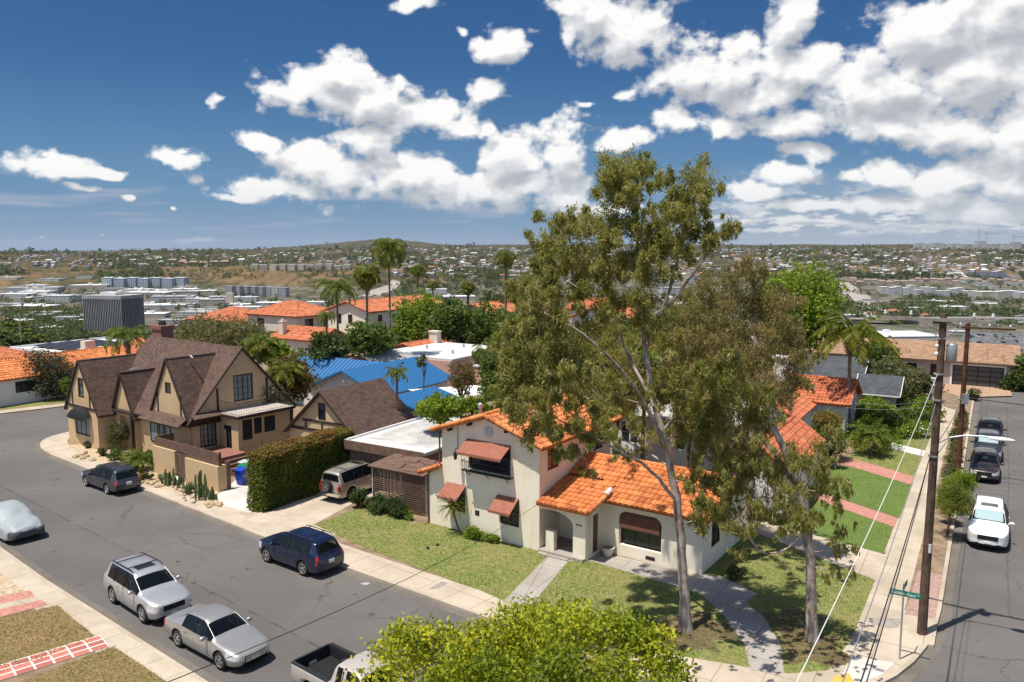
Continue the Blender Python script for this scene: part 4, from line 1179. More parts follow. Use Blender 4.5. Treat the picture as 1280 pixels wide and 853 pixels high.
def half_cyl(mb, face, k, c0, c1, z0, r, out, n=10):
 """barrel awning: quarter dome swept over a window head"""
 V = []; F = []; m = 12
 for i in range(m + 1):
  u = -1 + 2 * i / m
  for j in range(n + 1):
   th = math.pi / 2 * j / n
   h = r * math.sqrt(max(0, 1 - u * u * .97))
   V.append(pt(face, k, (c0 + c1) / 2 + u * (c1 - c0) / 2, z0 + h * math.sin(th), -out * math.cos(th) * math.sqrt(max(0, 1 - u * u * .55))))
 for i in range(m):
  for j in range(n):
   F.append((i * (n + 1) + j, i * (n + 1) + j + 1, (i + 1) * (n + 1) + j + 1, (i + 1) * (n + 1) + j))
 mb.add(V, F)

# ------------------------------------------------------------------ the half-timbered house
def build_tudor():
 t = thing('tudor_house', 'tan half timbered house with steep brown shingle gables and a brick chimney', 'house', (-56, 34, 0), FT)
 W = MB()
 # left gable wing
 gable_walls(W, -64.3, -59.6, 28.5, 38.0, -.3, 3.1, 6.6, 'b', {'b-': [(-63.1, -60.9, .85, 2.5), (-62.35, -61.45, 3.75, 5.3)]}, depth=.12)
 # entry gable
 gable_walls(W, -59.6, -56.75, 29.8, 36, -.3, 3.1, 5.9, 'b', {'b-': [(-58.9, -57.2, 0, 2.6)]}, depth=1.2)
 # main block whose tall gable looks right
 gable_walls(W, -62.0, -49.8, 30.2, 38.4, -.3, 3.55, 7.9, 'a', {'a+': [(30.75, 32.05, 1.2, 3.3), (33.55, 35.2, 4.05, 6.0)]}, depth=.12)
 # second street gable with bay
 gable_walls(W, -54.55, -50.02, 29.95, 34.5, -.3, 3.5, 7.4, 'b', {'b-': [(-52.6, -51.85, 4.95, 5.75)]}, depth=.1)
 # single storey projection under the balcony
 wall_rect(W, 'a+', -47.6, 32.3, 36.6, -.3, 3.35, [(32.65, 33.45, 1.7, 3.15), (33.6, 34.25, 2.0, 3.15), (34.45, 35.4, 1.95, 3.1)], .1)
 wall_rect(W, 'b-', 32.3, -49.8, -47.6, -.3, 3.35, [(-49.3, -48.4, 1.0, 2.7)], .1); wall_rect(W, 'b+', 36.6, -49.8, -47.6, -.3, 3.35)
 obj('wall', W, MT['tan_stucco'], t)
 # bay
 b = MB().prism([(-54.3, 29.95), (-53.7, 29.3), (-50.9, 29.3), (-50.2, 29.95)], .3, 3.2, bottom=True)
 bay = obj('bay', b, MT['tan_stucco'], t)
 for c0, c1 in ((-53.6, -52.6), (-52.45, -51.9), (-51.75, -50.95)):
  window(bay, 'b-', 29.3, c0, c1, 1.5, 2.9, 1, 1, .0, 'dark_frame', 'pane')
 # roofs
 roof(t, 'gable', -64.3, -59.6, 28.5, 38.0, 3.1, 6.7, 'b', .28, 'shingle', 'slab', rake=.10, fascia='timber')
 roof(t, 'gable', -59.6, -56.75, 29.8, 36, 3.1, 6.0, 'b', .25, 'shingle', 'slab', rake=.18, fascia='timber')
 r = roof(t, 'gable', -62.0, -49.8, 30.2, 38.4, 3.55, 8.0, 'a', .45, 'shingle', 'slab', rake=.14, fascia='timber')
 roof(t, 'gable', -54.55, -49.9, 29.95, 34.5, 3.5, 7.5, 'b', .28, 'shingle', 'slab', rake=.10, fascia='timber')
 m = MB().slab([(-54.9, 29.0, 3.05), (-49.6, 29.0, 3.05), (-49.9, 29.97, 3.55), (-54.6, 29.97, 3.55)], .1); obj('bay_roof', m, MT['shingle'], t, uv=True)
 m = MB().slab([(-49.75, 30.0, 3.72), (-49.75, 32.35, 3.72), (-49.1, 32.2, 3.48), (-49.1, 30.0, 3.48)], .1); obj('lean_to_roof', m, MT['shingle'], t, uv=True)
 # balcony deck on the projection
 m = MB().box(-49.79, 32.0, 3.36, -47.2, 36.9, 3.52); dk = obj('balcony_deck', m, MT['dark_frame'], t)
 m = MB().box(-49.78, 32.1, 3.521, -47.3, 36.8, 3.56); obj('deck_surface', m, plain('pale_deck', (.47, .41, .36), .8), dk)
 m = MB()
 for P in ([(-49.75, 32.12), (-47.3, 32.12)], [(-47.3, 32.12), (-47.3, 36.78)], [(-47.3, 36.78), (-49.75, 36.78)]):
  (xa, ya), (xb, yb) = P; L = math.hypot(xb - xa, yb - ya); n = int(L / .14)
  m.tube([(xa, ya, 4.45), (xb, yb, 4.45)], .02, 5); m.tube([(xa, ya, 3.66), (xb, yb, 3.66)], .015, 5)
  for i in range(n + 1): m.tube([(xa + (xb - xa) * i / n, ya + (yb - ya) * i / n, 3.56), (xa + (xb - xa) * i / n, ya + (yb - ya) * i / n, 4.45)], .008, 4, caps=False)
 obj('balcony_rail', m, MT['iron'], t)
 # windows and french doors
 window(t, 'b-', 28.5, -63.1, -60.9, .85, 2.5, 3, 1, .09, 'dark_frame', 'pane', .08)
 window(t, 'b-', 28.5, -62.35, -61.45, 3.75, 5.3, 1, 2, .09, 'dark_frame', 'glass', .08)
 window(t, 'b-', 29.95, -52.6, -51.85, 4.95, 5.75, 1, 1, .07)
 window(t, 'a+', -49.8, 30.75, 32.05, 1.2, 3.3, 4, 5, .1, 'black', 'pane', .09, .02, name='french_door')
 window(t, 'a+', -49.8, 33.55, 35.2, 4.05, 6.0, 4, 4, .1, 'black', 'pane', .09, .02, name='french_door')
 window(t, 'a+', -47.6, 32.65, 33.45, 1.7, 3.15, 1, 1, .08, 'black'); window(t, 'a+', -47.6, 33.6, 34.25, 2.0, 3.15, 1, 1, .08, 'black'); window(t, 'a+', -47.6, 34.45, 35.4, 1.95, 3.1, 2, 1, .08, 'black')
 window(t, 'b-', 32.3, -49.3, -48.4, 1.0, 2.7, 1, 1, .08, 'black')
 d = MB().box(-58.85, 30.9, 0, -57.25, 30.95, 2.6); obj('door', d, MT['timber'], t)
 # half timbering
 def timber(*q): obj('timber', MB().box(*q), MT['timber'], t)
 for a in (-63.3, -60.6): timber(a - .08, 28.46, 3.13, a + .08, 28.502, 3.15 + 1.35 * (1.55 - min(1.5, abs(a + 61.95) * .6)))
 timber(-64.35, 28.45, 2.95, -59.55, 28.502, 3.13)
 for a, zt in ((-53.6, 5.0), (-50.7, 5.0)): timber(a - .07, 29.91, 3.5, a + .07, 29.952, zt)
 timber(-49.80, 32.15, 3.6, -49.76, 32.31, 5.25); timber(-49.80, 36.3, 3.6, -49.76, 36.46, 5.5)
 # beam across the entry gable, posts
 obj('entry_beam', MB().box(-59.6, 29.55, 2.85, -56.7, 29.79, 3.05), MT['timber'], t); obj('post', MB().box(-56.95, 29.55, -.2, -56.75, 29.75, 2.85), MT['timber'], t)
 # black barrel awning
 a = MB(); half_cyl(a, 'b-', 28.5, -63.4, -60.5, 2.25, .85, .75); obj('awning', a, MT['black_cloth'], t, smooth=True, label='black rounded canvas awning over the left window')
 # skylight and vents
 S = MB().box(-60.55, 31.6, 5.25, -59.95, 32.5, 5.75); sk = obj('skylight', S, MT['metal_grey'], t)
 obj('pane', MB().slab([(-60.5, 31.65, 5.78), (-59.97, 31.65, 5.77), (-59.97, 32.45, 5.77), (-60.5, 32.45, 5.78)], .02), MT['pane'], sk)
 V = MB(); V.tube([(-57.0, 31.8, 6.9), (-57.0, 31.8, 7.5)], .08, 8); V.tube([(-51.9, 31.5, 7.1), (-51.6, 31.4, 7.55), (-51.3, 31.4, 7.4)], .05, 6)
 obj('vent_pipe', V, MT['metal_grey'], t)
 # brick chimney behind the left wing
 c = MB().box(-65.9, 36.6, 3, -64.4, 37.7, 8.35); c.box(-66.0, 36.5, 8.1, -64.3, 37.8, 8.45); ch = obj('chimney', c, MT['brick_red'], t, uv=True)
 c = MB().tube([(-65.15, 37.15, 8.451), (-65.15, 37.15, 8.8)], [.35, .28], 8); obj('chimney_pot', c, MT['dark_frame'], ch)
 # terrace with steps
 m = MB().box(-49.7, 30.3, -.1, -46.7, 32.25, 1.12)
 sm = MB()
 for i in range(4): sm.box(-46.699 + i * .3, 30.5, -.1, -46.40 + i * .3, 32.2, .9 - i * .22)
 obj('steps', sm, MT['brown_wood'], t)
 obj('terrace', m, MT['deck'], t)
 m = MB().box(-49.3, 32.25, .5, -49.0, 32.29, 2.4)
 obj('post', m, MT['tan_stucco'], t)
 # front garden wall with wood boards above it
 w = thing('garden_wall', 'tan stucco garden wall with brown boards along its top beside the main street walk', 'wall', (-47, 27.9, 0), FT)
 m = MB().box(-50.95, 27.88, -.2, -48.25, 28.22, 1.85); m.box(-47.05, 27.88, -.2, -43.4, 28.22, 1.62); m.box(-43.75, 28.221, -.2, -43.41, 28.5, 1.62); m.box(-50.94, 28.221, -.2, -50.6, 30.2, 1.85)
 obj('masonry', m, MT['tan_stucco'], w)
 m = MB()
 for i in range(8):
  z = .15 + i * .145
  m.box(-48.24, 28.05, z + .9, -47.06, 28.10, z + 1.035)
 m.box(-48.24, 28.051, .05, -47.06, 28.099, 1.04)
 for i in range(5): m.box(-50.9, 28.02, 1.86 + i * .15, -43.45, 28.07, 1.86 + i * .15 + .14) if i < 4 else None
 m.box(-47.04, 28.021, 1.63, -43.45, 28.069, 1.858)
 for i in range(4): m.box(-50.85, 28.1, 1.86 + i * .15, -50.80, 30.15, 1.86 + i * .15 + .14)
 for a in (-50.8, -48.2, -47.1, -45.3, -43.5): m.box(a - .05, 28.1, .0, a + .05, 28.2, 2.5)
 obj('boarding', m, MT['brown_wood'], w)
 g = MB().box(-43.36, 28.9, .02, -42.35, 28.98, 1.75) if 0 else MB().box(-43.52, 28.52, -.1, -43.43, 28.8, 1.75); obj('gate_post', g, MT['brown_wood'], w)
 for i in range(1): pass
 s = MB().box(-48.2, 26.9, -.2, -47.1, 27.86, .1); s.box(-48.2, 27.45, .101, -47.1, 27.87, .22); tag(obj('doorstep', s, MT['new_concrete'], loc=(-47.6, 27.4, 0), frame=FT), 'white concrete doorstep in front of the tan garden wall gate', 'step')
build_tudor()

def build_garages():
 # half-timbered garage behind the tall hedge
 t = thing('timbered_garage', 'small tan garage with half timbered gable and brown shingle roof behind the hedge', 'garage', (-38.3, 41.5, 0), FH)
 W = MB(); gable_walls(W, -41.5, -35.1, 38.5, 44.4, -.3, 2.75, 5.5, 'b', {'b-': [(-38.72, -38.02, 3.55, 4.75)]}, depth=.08)
 obj('wall', W, MT['tan_stucco'], t)
 roof(t, 'gable', -41.5, -35.1, 38.5, 44.4, 2.75, 5.6, 'b', .3, 'shingle', 'slab', rake=.3, fascia='timber')
 window(t, 'b-', 38.5, -38.72, -38.02, 3.55, 4.75, 1, 1, .06)
 for q in [(-41.4, 38.45, 2.7, -35.2, 38.502, 2.9), (-40.2, 38.46, 3.35, -36.4, 38.502, 3.52)] + [(a - .07, 38.455, 2.901, a + .07, 38.502, 3.349) for a in (-39.9, -38.37, -36.8)]: obj('timber', MB().box(*q), MT['timber'], t)
 # flat roofed plank garage beyond the driveway
 g = thing('plank_garage', 'flat roofed brown plank garage at the end of the driveway', 'garage', (-32, 42, 0), FH)
 W = MB().box(-34.95, 37.45, -.3, -29.0, 46.4, 2.65); obj('wall', W, MT['plank'], g)
 W = MB()
 for i in range(14): W.box(-34.85 + i * .42, 37.42, 0, -34.82 + i * .42, 37.449, 2.3)
 obj('door', W, MT['brown_wood'], g)
 r = MB().box(-35.1, 37.2, 2.651, -28.8, 46.6, 2.85); r.box(-35.12, 37.15, 2.6, -28.78, 37.199, 2.95)
 ro = obj('roof', r, MT['white_roof'], g)
 q = MB().poly([(-34.3, 38.3, 2.856), (-32.6, 38.7, 2.856), (-31.9, 38.2, 2.856), (-28.85, 38.6, 2.856), (-28.85, 46.5, 2.856), (-34.6, 46.5, 2.856)]); obj('roof_coating', q, MT['grey_roof'], ro)
 f = MB().box(-35.13, 37.10, 2.35, -28.78, 37.148, 2.93); obj('fascia', f, MT['lattice'], g)
 e = MB()
 for y in (45.0,): e.box(-35.08, 37.3, 2.855, -34.95, 46.55, 2.98)
 obj('roof_edge', e, MT['white_trim'], ro)
 # lattice screen with shingled top next to the white house
 l = thing('lattice_screen', 'brown wooden lattice screen with a worn shingle cover beside the white house', 'trellis', (-28.8, 34.8, 0), FH)
 m = MB(); a0, a1, b, h = -30.7, -26.85, 34.8, 2.42
 n = 30
 for i in range(n + 1):
  a = a0 + (a1 - a0) * i / n; m.box(a - .018, b - .012, .1, a + .018, b + .012, h)
 for i in range(19):
  z = .14 + i * .125; m.box(a0, b - .03, z - .018, a1, b - .0125, z + .018)
 ob = obj('lattice', m, MT['lattice'], l)
 m = MB()
 for i in range(9):
  bb = 34.85 + i * .28; m.box(a0 - .012, bb - .018, .1, a0 + .012, bb + .018, h)
 for i in range(19):
  z = .14 + i * .125; m.box(a0 + .0125, 34.82, z - .018, a0 + .03, 37.1, z + .018)
 obj('side_lattice', m, MT['lattice'], l)
 m = MB()
 for a in (a0 - .05, (a0 + a1) / 2, a1): m.box(a - .05, b + .02, -.1, a + .05, b + .12, h)
 obj('post', m, MT['white_pot'], l)
 m = MB(); m.slab([(a0 - .25, b - .2, 2.46), (a1 + .05, b - .2, 2.44), (a1 + .05, 37.1, 2.58), (a0 - .25, 37.1, 2.60)], .06)
 rr = np.random.default_rng(5)
 for i in range(16):
  x = rr.uniform(a0, a1 - .6); y = rr.uniform(b, 36.6); w, d = rr.uniform(.5, 1.1), rr.uniform(.3, .6); z = 2.47 + (y - b) * .055; k = rr.uniform(.03, .10)
  m.slab([(x, y, z + .015), (x + w, y + .05, z + .02), (x + w, y + d, z + .03 + k), (x, y + d, z + .04 + k * rr.uniform(.2, 1.2))], .012)
 obj('cover', m, MT['brown_wood'], l)
build_garages()


# ------------------------------------------------------------------ the neighbours behind
def build_neighbours():
 # house with the blue standing-seam roof
 t = thing('blue_roof_house', 'white house under bright blue ribbed metal roofs behind the timbered garage', 'house', (-47, 54, 0), FH)
 W = MB(); gable_walls(W, -51.5, -43.6, 50.6, 60.2, -.3, 3.0, 4.5, 'b', {'b-': [(-48.4, -47.0, 1.0, 2.3)]})
 gable_walls(W, -58.5, -48.6, 54.3, 58.6, -.3, 3.1, 4.3, 'a')
 W.box(-40.6, 47.3, -.3, -36.6, 52.4, 2.7)
 obj('wall', W, MT['white_wall'], t)
 roof(t, 'gable', -51.5, -43.6, 50.6, 60.2, 3.0, 4.6, 'b', .5, 'blue_metal', 'metal', th=.1)
 roof(t, 'gable', -58.3, -48.6, 54.3, 58.6, 3.2, 4.5, 'a', .5, 'blue_metal', 'metal', th=.1)
 m = MB(); P = [(-36.2, 46.9, 2.75), (-36.2, 52.6, 2.75), (-39.6, 52.6, 3.65), (-39.6, 46.9, 3.65)]; m.slab(P, .1); seams(m, P)
 obj('roof', m, MT['blue_metal'], t)
 window(t, 'b-', 50.6, -48.4, -47.0, 1.0, 2.3, 2, 1)
 m = MB().tube([(-47.5, 50.5, 3.7), (-47.5, 50.35, 3.75)], .1, 8); obj('wall_lamp', m, MT['white_trim'], t)
 s = MB(); A = [Vector(p) for p in [(-43.0, 53.5, 2.9), (-39.8, 59.2, 2.7), (-36.2, 58.0, 2.6), (-39.5, 52.7, 2.45)]]
 V = []; n = 8
 for i in range(n + 1):
  for j in range(n + 1):
   u, v = i / n, j / n
   p = A[0] * (1 - u) * (1 - v) + A[1] * u * (1 - v) + A[2] * u * v + A[3] * (1 - u) * v
   V.append((p.x, p.y, p.z - .9 * math.sin(math.pi * u) * math.sin(math.pi * v) * .5))
 s.add(V, [(i * (n + 1) + j, (i + 1) * (n + 1) + j, (i + 1) * (n + 1) + j + 1, i * (n + 1) + j + 1) for i in range(n) for j in range(n)])
 tag(obj('shade_sail', s, MT['white_trim'], loc=(-40, 56, 0), frame=FH, smooth=True), 'white stretched shade sail between the blue roofs', 'sail')
 # pink house: low gable front and a wide white membrane roof
 t = thing('pink_house', 'pink walled house with a wide flat white roof and a small gabled front', 'house', (-53, 70, 0), FH)
 W = MB(); W.box(-57.6, 66.2, -.3, -47.6, 77.8, 3.4)
 gable_walls(W, -58.0, -52.0, 61.0, 66.2, -.3, 3.1, 4.2, 'b', {'b-': [(-57.2, -56.2, 1.2, 2.3), (-54.0, -53.0, 1.2, 2.3)]})
 W.box(-47.599, 70, -.3, -43.5, 77, 2.4)
 obj('wall', W, MT['pink_wall'], t)
 r = MB().box(-57.75, 66.3, 3.401, -47.45, 77.95, 3.62); obj('roof', r, MT['white_roof'], t)
 r = MB().box(-47.44, 69.9, 2.401, -43.3, 77.2, 2.58); obj('roof', r, MT['white_roof'], t)
 roof(t, 'gable', -58.0, -52.0, 61.0, 66.25, 3.1, 4.2, 'b', .3, 'grey_roof', 'slab', fascia='clay')
 window(t, 'b-', 61.0, -57.2, -56.2, 1.2, 2.3, 2, 1); window(t, 'b-', 61.0, -54.0, -53.0, 1.2, 2.3, 2, 1)
 for c0, c1 in ((-57.5, -55.9), (-54.3, -52.7)):
  m = MB(); n = 8
  for i in range(n):
   x0 = c0 + (c1 - c0) * i / n; x1 = c0 + (c1 - c0) * (i + 1) / n
   m.slab([(x0, 61.0, 2.85), (x1, 61.0, 2.85), (x1, 60.3, 2.3), (x0, 60.3, 2.3)], .02, i % 2)
  obj('awning', m, [MT['white_trim'], plain('ochre_canvas', (.5, .33, .08), .8)], t, label='ochre and white striped awning')
 m = MB().box(-58.2, 76.6, 3.4, -57.0, 77.4, 4.9); m.box(-58.3, 76.5, 4.9, -56.9, 77.5, 5.05); obj('chimney', m, MT['pale_stucco'], t)
 m = MB()
 for a, b in ((-55, 72), (-52, 75), (-50, 70)): m.tube([(a, b, 3.6), (a, b, 4.0)], .12, 8)
 obj('vent_pipe', m, MT['metal_grey'], t)
 # little red tiled house beyond it
 house('tile_house', 'low house with a red tile roof just behind the flat white roof', FH, -61.5, -55.5, 72.5, 79, 2.9, 3.9, 'b', rm='clay_red', wall='pale_stucco', wins=[('a+', 74, 75.5, 1, 2)])
 # pair of joined tan houses with hip roofs, left of centre
 house('hip_roof_house', 'cream house with a low orange hip roof behind the pale willow like tree', FH, -111, -100, 82.4, 92, 3.6, 5.3, 'a', 'hip', 'pale_stucco', wins=[('b-', -109, -107.5, 1.6, 2.7), ('a+', 84, 85.3, 1.6, 2.7)], base=0)
 house('hip_roof_house', 'two storey cream house with an orange hip roof left of the tall palms', FH, -99.2, -88.3, 84.2, 93, 4.9, 6.6, 'a', 'hip', 'pale_stucco', wins=[('a+', 85.6, 87.4, 2.7, 4.3), ('a+', 89.5, 90.4, 2.9, 4.2), ('a+', 91.5, 92.8, .2, 4.2), ('b-', -97, -95.5, 2.8, 4.2)])
 house('gable_house', 'small cream house with orange gable roof and a slim pale chimney', FH, -84.5, -76.0, 75.8, 81.5, 2.9, 4.1, 'a', wall='pale_stucco', wins=[('b-', -83, -81.8, 1, 2.2), ('a+', 78, 79.3, 1.5, 2.1)], chim=(-83.2, 76.6, .8, 4.9, 'pale_stucco'))
 house('two_storey_house', 'two storey white house with an orange roof behind the three tall palms', FH, -86.3, -78.2, 88.5, 107, 5.7, 7.0, 'b', wall='white_stucco', wins=[('b-', -84.6, -83.6, 3.6, 5.1), ('b-', -82.3, -81.4, 3.7, 5.1), ('a+', 90.5, 91.5, 3.6, 5.0), ('a+', 94, 95, 3.6, 4.9), ('a+', 98, 99, 3.6, 4.9), ('b-', -84, -83, .7, 2.1), ('a+', 92, 93.5, .6, 2.1)])
 house('ranch_house', 'long low house with an orange roof and brown garage among trees, centre', FH, -88.5, -79.5, 124, 141, 2.7, 4.3, 'b', wall='greige_wall', wins=[('b-', -87.2, -83.6, .0, 2.1), ('a+', 127, 128.5, 1, 2.1), ('a+', 133, 136, 1, 2.1)])
 house('tile_house', 'orange roofed white house half hidden behind the gum tree crown', FH, -62, -53, 122, 132, 3.2, 5.0, 'b', wall='white_wall', wins=[('b-', -60, -58.5, 1.2, 2.4), ('a+', 125, 127, 1.2, 2.4)])
 house('tile_house', 'far orange roofed house seen left of the gum tree crown', FH, -72, -63, 140, 150, 3.0, 4.8, 'a', wall='pale_stucco', wins=[('a+', 143, 145, 1.2, 2.4)])
 # house across the left road
 t = house('tile_house', 'long white house with an orange tile roof across the road at far left', FH, -86.2, -80.4, 28.0, 52.0, 2.75, 4.1, 'b', wall='white_wall', rm='clay', tw=.32, course=.42, wins=[('a+', 40.0, 42.2, 1.1, 2.2, 3, 2), ('a+', 34, 36, 1.1, 2.2, 3, 2), ('a+', 46.5, 48, 1.1, 2.2, 2, 2)])
 house('hip_roof_house', 'orange hip roof rising behind the long white house at far left', FH, -95.5, -87.5, 36.0, 47, 3.3, 4.7, 'b', 'hip', 'white_wall', wins=[('a+', 40, 42, 2, 3.2)])
 house('tile_house', 'small red tile roof between the solar roof and the brick chimney', FH, -85.9, -80.0, 52.6, 60.5, 2.9, 4.4, 'a', wall='white_wall', rm='clay_red', wins=[('b-', -84, -82.6, 1, 2.2)])
 t = house('flat_roof_house', 'white flat roofed house carrying dark solar panels at left', FH, -97.5, -86.8, 48.2, 60, 3.6, 3.7, 'a', 'flat', 'white_wall', 'white_roof', wins=[('b-', -95, -93, 1.5, 3), ('a+', 50, 52, 1.5, 3)])
 m = MB()
 for i in range(4):
  for j in range(3):
   a, b = -95.8 + i * 1.9, 50 + j * 2.3; m.slab([(a, b, 3.65), (a + 1.75, b, 3.65), (a + 1.75, b + 1.9, 3.85), (a, b + 1.9, 3.85)], .05)
 obj('solar_panel', m, flat('solar_cell', (.018, .022, .035), .6), t)
 m = MB().box(-87.9, 51.0, 3.4, -87.0, 52.2, 4.6); obj('chimney', m, MT['pale_stucco'], t); m = MB().tube([(-96.5, 49, 4.2), (-96.5, 49, 7.4)], .04, 5); obj('antenna', m, MT['metal_grey'], t)
 # white house on the side street, half behind the gum trees
 t = thing('white_house', 'white house with pale grey roof and red tile wing behind the gum trees', 'house', (-15, 49, 0), FH)
 W = MB(); gable_walls(W, -21.0, -12.6, 45.5, 56, -.3, 5.0, 6.1, 'none', {'b-': [(-19.6, -18.4, 3.0, 4.4), (-16.8, -15.4, 3.0, 4.4), (-14.6, -13.4, 3.0, 4.4), (-19.6, -18.4, .6, 2.1), (-15, -13.6, .6, 2.1)], 'a+': [(48, 49.5, 3.2, 4.5)]})
 gable_walls(W, -12.61, -9.2, 45.0, 53.4, -.3, 2.9, 4.0, 'b', {'b-': [(-11.8, -11.0, .8, 2.1), (-10.4, -9.7, .0, 2.1)], 'a+': [(46.4, 47.5, .8, 2.1), (50, 51.6, .8, 2.2)]})
 obj('wall', W, MT['white_wall'], t)
 roof(t, 'hip', -21.0, -12.6, 45.5, 56, 5.0, 6.2, 'b', .35, 'grey_roof', 'slab')
 roof(t, 'gable', -12.4, -9.2, 45.0, 53.4, 2.9, 4.1, 'b', .35, 'clay_red', 'tile')
 for c0, c1, z0, z1 in ((-19.6, -18.4, 3.0, 4.4), (-16.8, -15.4, 3.0, 4.4), (-14.6, -13.4, 3.0, 4.4), (-19.6, -18.4, .6, 2.1), (-15, -13.6, .6, 2.1)): window(t, 'b-', 45.5, c0, c1, z0, z1, 2, 2, fm='white_trim')
 window(t, 'b-', 45.0, -11.8, -11.0, .8, 2.1, 1, 2, fm='white_trim'); window(t, 'a+', -9.2, 46.4, 47.5, .8, 2.1, 2, 2, fm='white_trim'); window(t, 'a+', -9.2, 50, 51.6, .8, 2.2, 2, 2, fm='white_trim'); window(t, 'a+', -12.6, 48, 49.5, 3.2, 4.5, 2, 2, fm='white_trim')
 d = MB().box(-10.4, 45.1, 0, -9.7, 45.14, 2.1); obj('door', d, MT['white_trim'], t)
 m = MB().tube([(-18.6, 47.0, 5.3), (-18.6, 47.0, 6.3)], .3, 8); obj('chimney', m, MT['white_wall'], t)
 # grey and white house with orange tile roof
 t = thing('grey_house', 'pale grey house with a bright orange tile roof beside the clipped photinia bush', 'house', (-11.5, 70, 0), FH)
 W = MB(); gable_walls(W, -15.5, -9.5, 66.3, 72.0, -.3, 3.0, 4.3, 'a', {'a+': [(68.6, 69.2, 1.2, 2.5), (70.2, 70.8, 1.2, 2.5)], 'b-': [(-11.9, -10.3, .9, 2.0)]})
 gable_walls(W, -17.0, -12.0, 59.8, 66.3, -.3, 2.8, 3.9, 'b', {'b-': [(-15, -13.8, .9, 2.1)], 'a+': [(62, 63.2, .9, 2.1)]})
 obj('wall', W, MT['grey_wall'], t)
 roof(t, 'gable', -15.5, -9.5, 66.3, 72.0, 3.0, 4.4, 'a', .35, 'clay_red', 'tile'); roof(t, 'gable', -17, -12, 59.8, 66.6, 2.8, 4.0, 'b', .35, 'clay_red', 'tile')
 for b in (68.6, 70.2): window(t, 'a+', -9.5, b, b + .6, 1.2, 2.5, 1, 1)
 window(t, 'b-', 66.3, -11.9, -10.3, .9, 2.0, 1, 1, fm='white_trim', gm='white_trim'); window(t, 'b-', 59.8, -15, -13.8, .9, 2.1, 2, 2, fm='white_trim'); window(t, 'a+', -12.0, 62, 63.2, .9, 2.1, 2, 2, fm='white_trim')
 m = MB().box(-15.4, 67.4, 3.2, -14.4, 68.4, 6.0); m.box(-15.5, 67.3, 6.0, -14.3, 68.5, 6.15); obj('chimney', m, MT['white_wall'], t)
 # dark shingled house beyond
 t = thing('dark_roof_house', 'grey house under two dark grey shingle gables beyond the orange tile roof', 'house', (-11, 82, 0), FH)
 W = MB(); gable_walls(W, -16, -10.4, 79, 87, -.3, 2.7, 4.3, 'a', {'a+': [(80, 82, 1, 2.3)]}); gable_walls(W, -10.39, -7.0, 77.2, 81.5, -.3, 2.3, 3.3, 'a', {'a+': [(78.4, 79.8, .9, 2.0)]})
 obj('wall', W, MT['greige_wall'], t)
 roof(t, 'gable', -16, -10.4, 79, 87, 2.7, 4.5, 'a', .4, 'shingle_grey', 'slab', fascia='white_trim'); roof(t, 'gable', -10.0, -7.0, 77.2, 81.5, 2.3, 3.5, 'a', .4, 'shingle_grey', 'slab', fascia='white_trim')
 window(t, 'a+', -10.4, 80, 82, 1, 2.3, 2, 1); window(t, 'a+', -7.0, 78.4, 79.8, .9, 2.0, 2, 1)
 # ranch house that closes the side street
 t = thing('ranch_house', 'long low house with tan shingle roof and black panelled garage door at the street end', 'house', (-6, 104, 0), FH)
 W = MB(); gable_walls(W, -22, 2.3, 99.8, 110, -.3, 2.75, 4.1, 'a', {'b-': [(-3.5, 1.35, .0, 2.2), (-9.2, -7.0, 1.0, 2.15), (-5.7, -4.9, 0, 2.15)]}, depth=.2)
 obj('wall', W, MT['greige_wall'], t)
 roof(t, 'gable', -22, 2.3, 99.8, 110, 2.8, 4.2, 'a', .5, 'shingle_tan', 'slab', fascia='brown_wood')
 d = MB().box(-3.5, 99.95, 0, 1.35, 99.99, 2.2); do = obj('garage_door', d, flat('door_panel', (.075, .08, .085), .3), t)
 f = MB()
 for i in range(5):
  a = -3.46 + i * 1.19; f.box(a - .05, 99.90, 0, a + .05, 99.949, 2.2)
 for i in range(5):
  z = .05 + i * .525; f.box(-3.5, 99.91, z - .05, 1.35, 99.945, z + .05)
 obj('door_grille', f, MT['black'], do)
 f = MB().box(-3.72, 99.76, 0, -3.52, 99.798, 2.4); f.box(1.37, 99.76, 0, 1.57, 99.798, 2.4); f.box(-3.519, 99.76, 2.22, 1.369, 99.798, 2.4); obj('door_trim', f, MT['white_trim'], t)
 window(t, 'b-', 99.8, -9.2, -7.0, 1.0, 2.15, 2, 1, .1, 'white_trim'); d = MB().box(-5.7, 99.95, 0, -4.9, 99.99, 2.15); obj('door', d, MT['timber'], t)
 # long brown roof of a hall just below the ranch house, at the edge of the mesa
 house('long_hall', 'long brown low pitched roof beyond the ranch house', FH, -34, 0, 134, 146, 1.0, 2.6, 'a', wall='greige_wall', rm='shingle_tan', style='slab', base=-2.5, wins=[('b-', -20, -12, 0, .8)])
 # white corner of a flat roof house behind the gum trees, and walls between the lots
 house('flat_roof_house', 'white flat roofed house glimpsed between the gum limbs', FH, -33.5, -24.5, 56, 64, 3.2, 3.3, 'a', 'flat', 'white_wall', 'white_roof', wins=[('b-', -31, -29.5, 1, 2.2)])
 house('flat_roof_house', 'white flat roofed house left of the orange tile roof among dark shrubs', FH, -34.5, -27.5, 67.5, 75, 3.2, 3.3, 'a', 'flat', 'white_wall', 'white_roof', wins=[('a+', 70, 71.5, 1, 2.2)])
 w = MB().box(-42.5, 64.0, -.3, -42.3, 71.5, 1.9); tag(obj('lot_wall', w, MT['white_wall'], loc=(-42.4, 67, 0), frame=FH), 'white garden wall beside the pink house carport', 'wall')
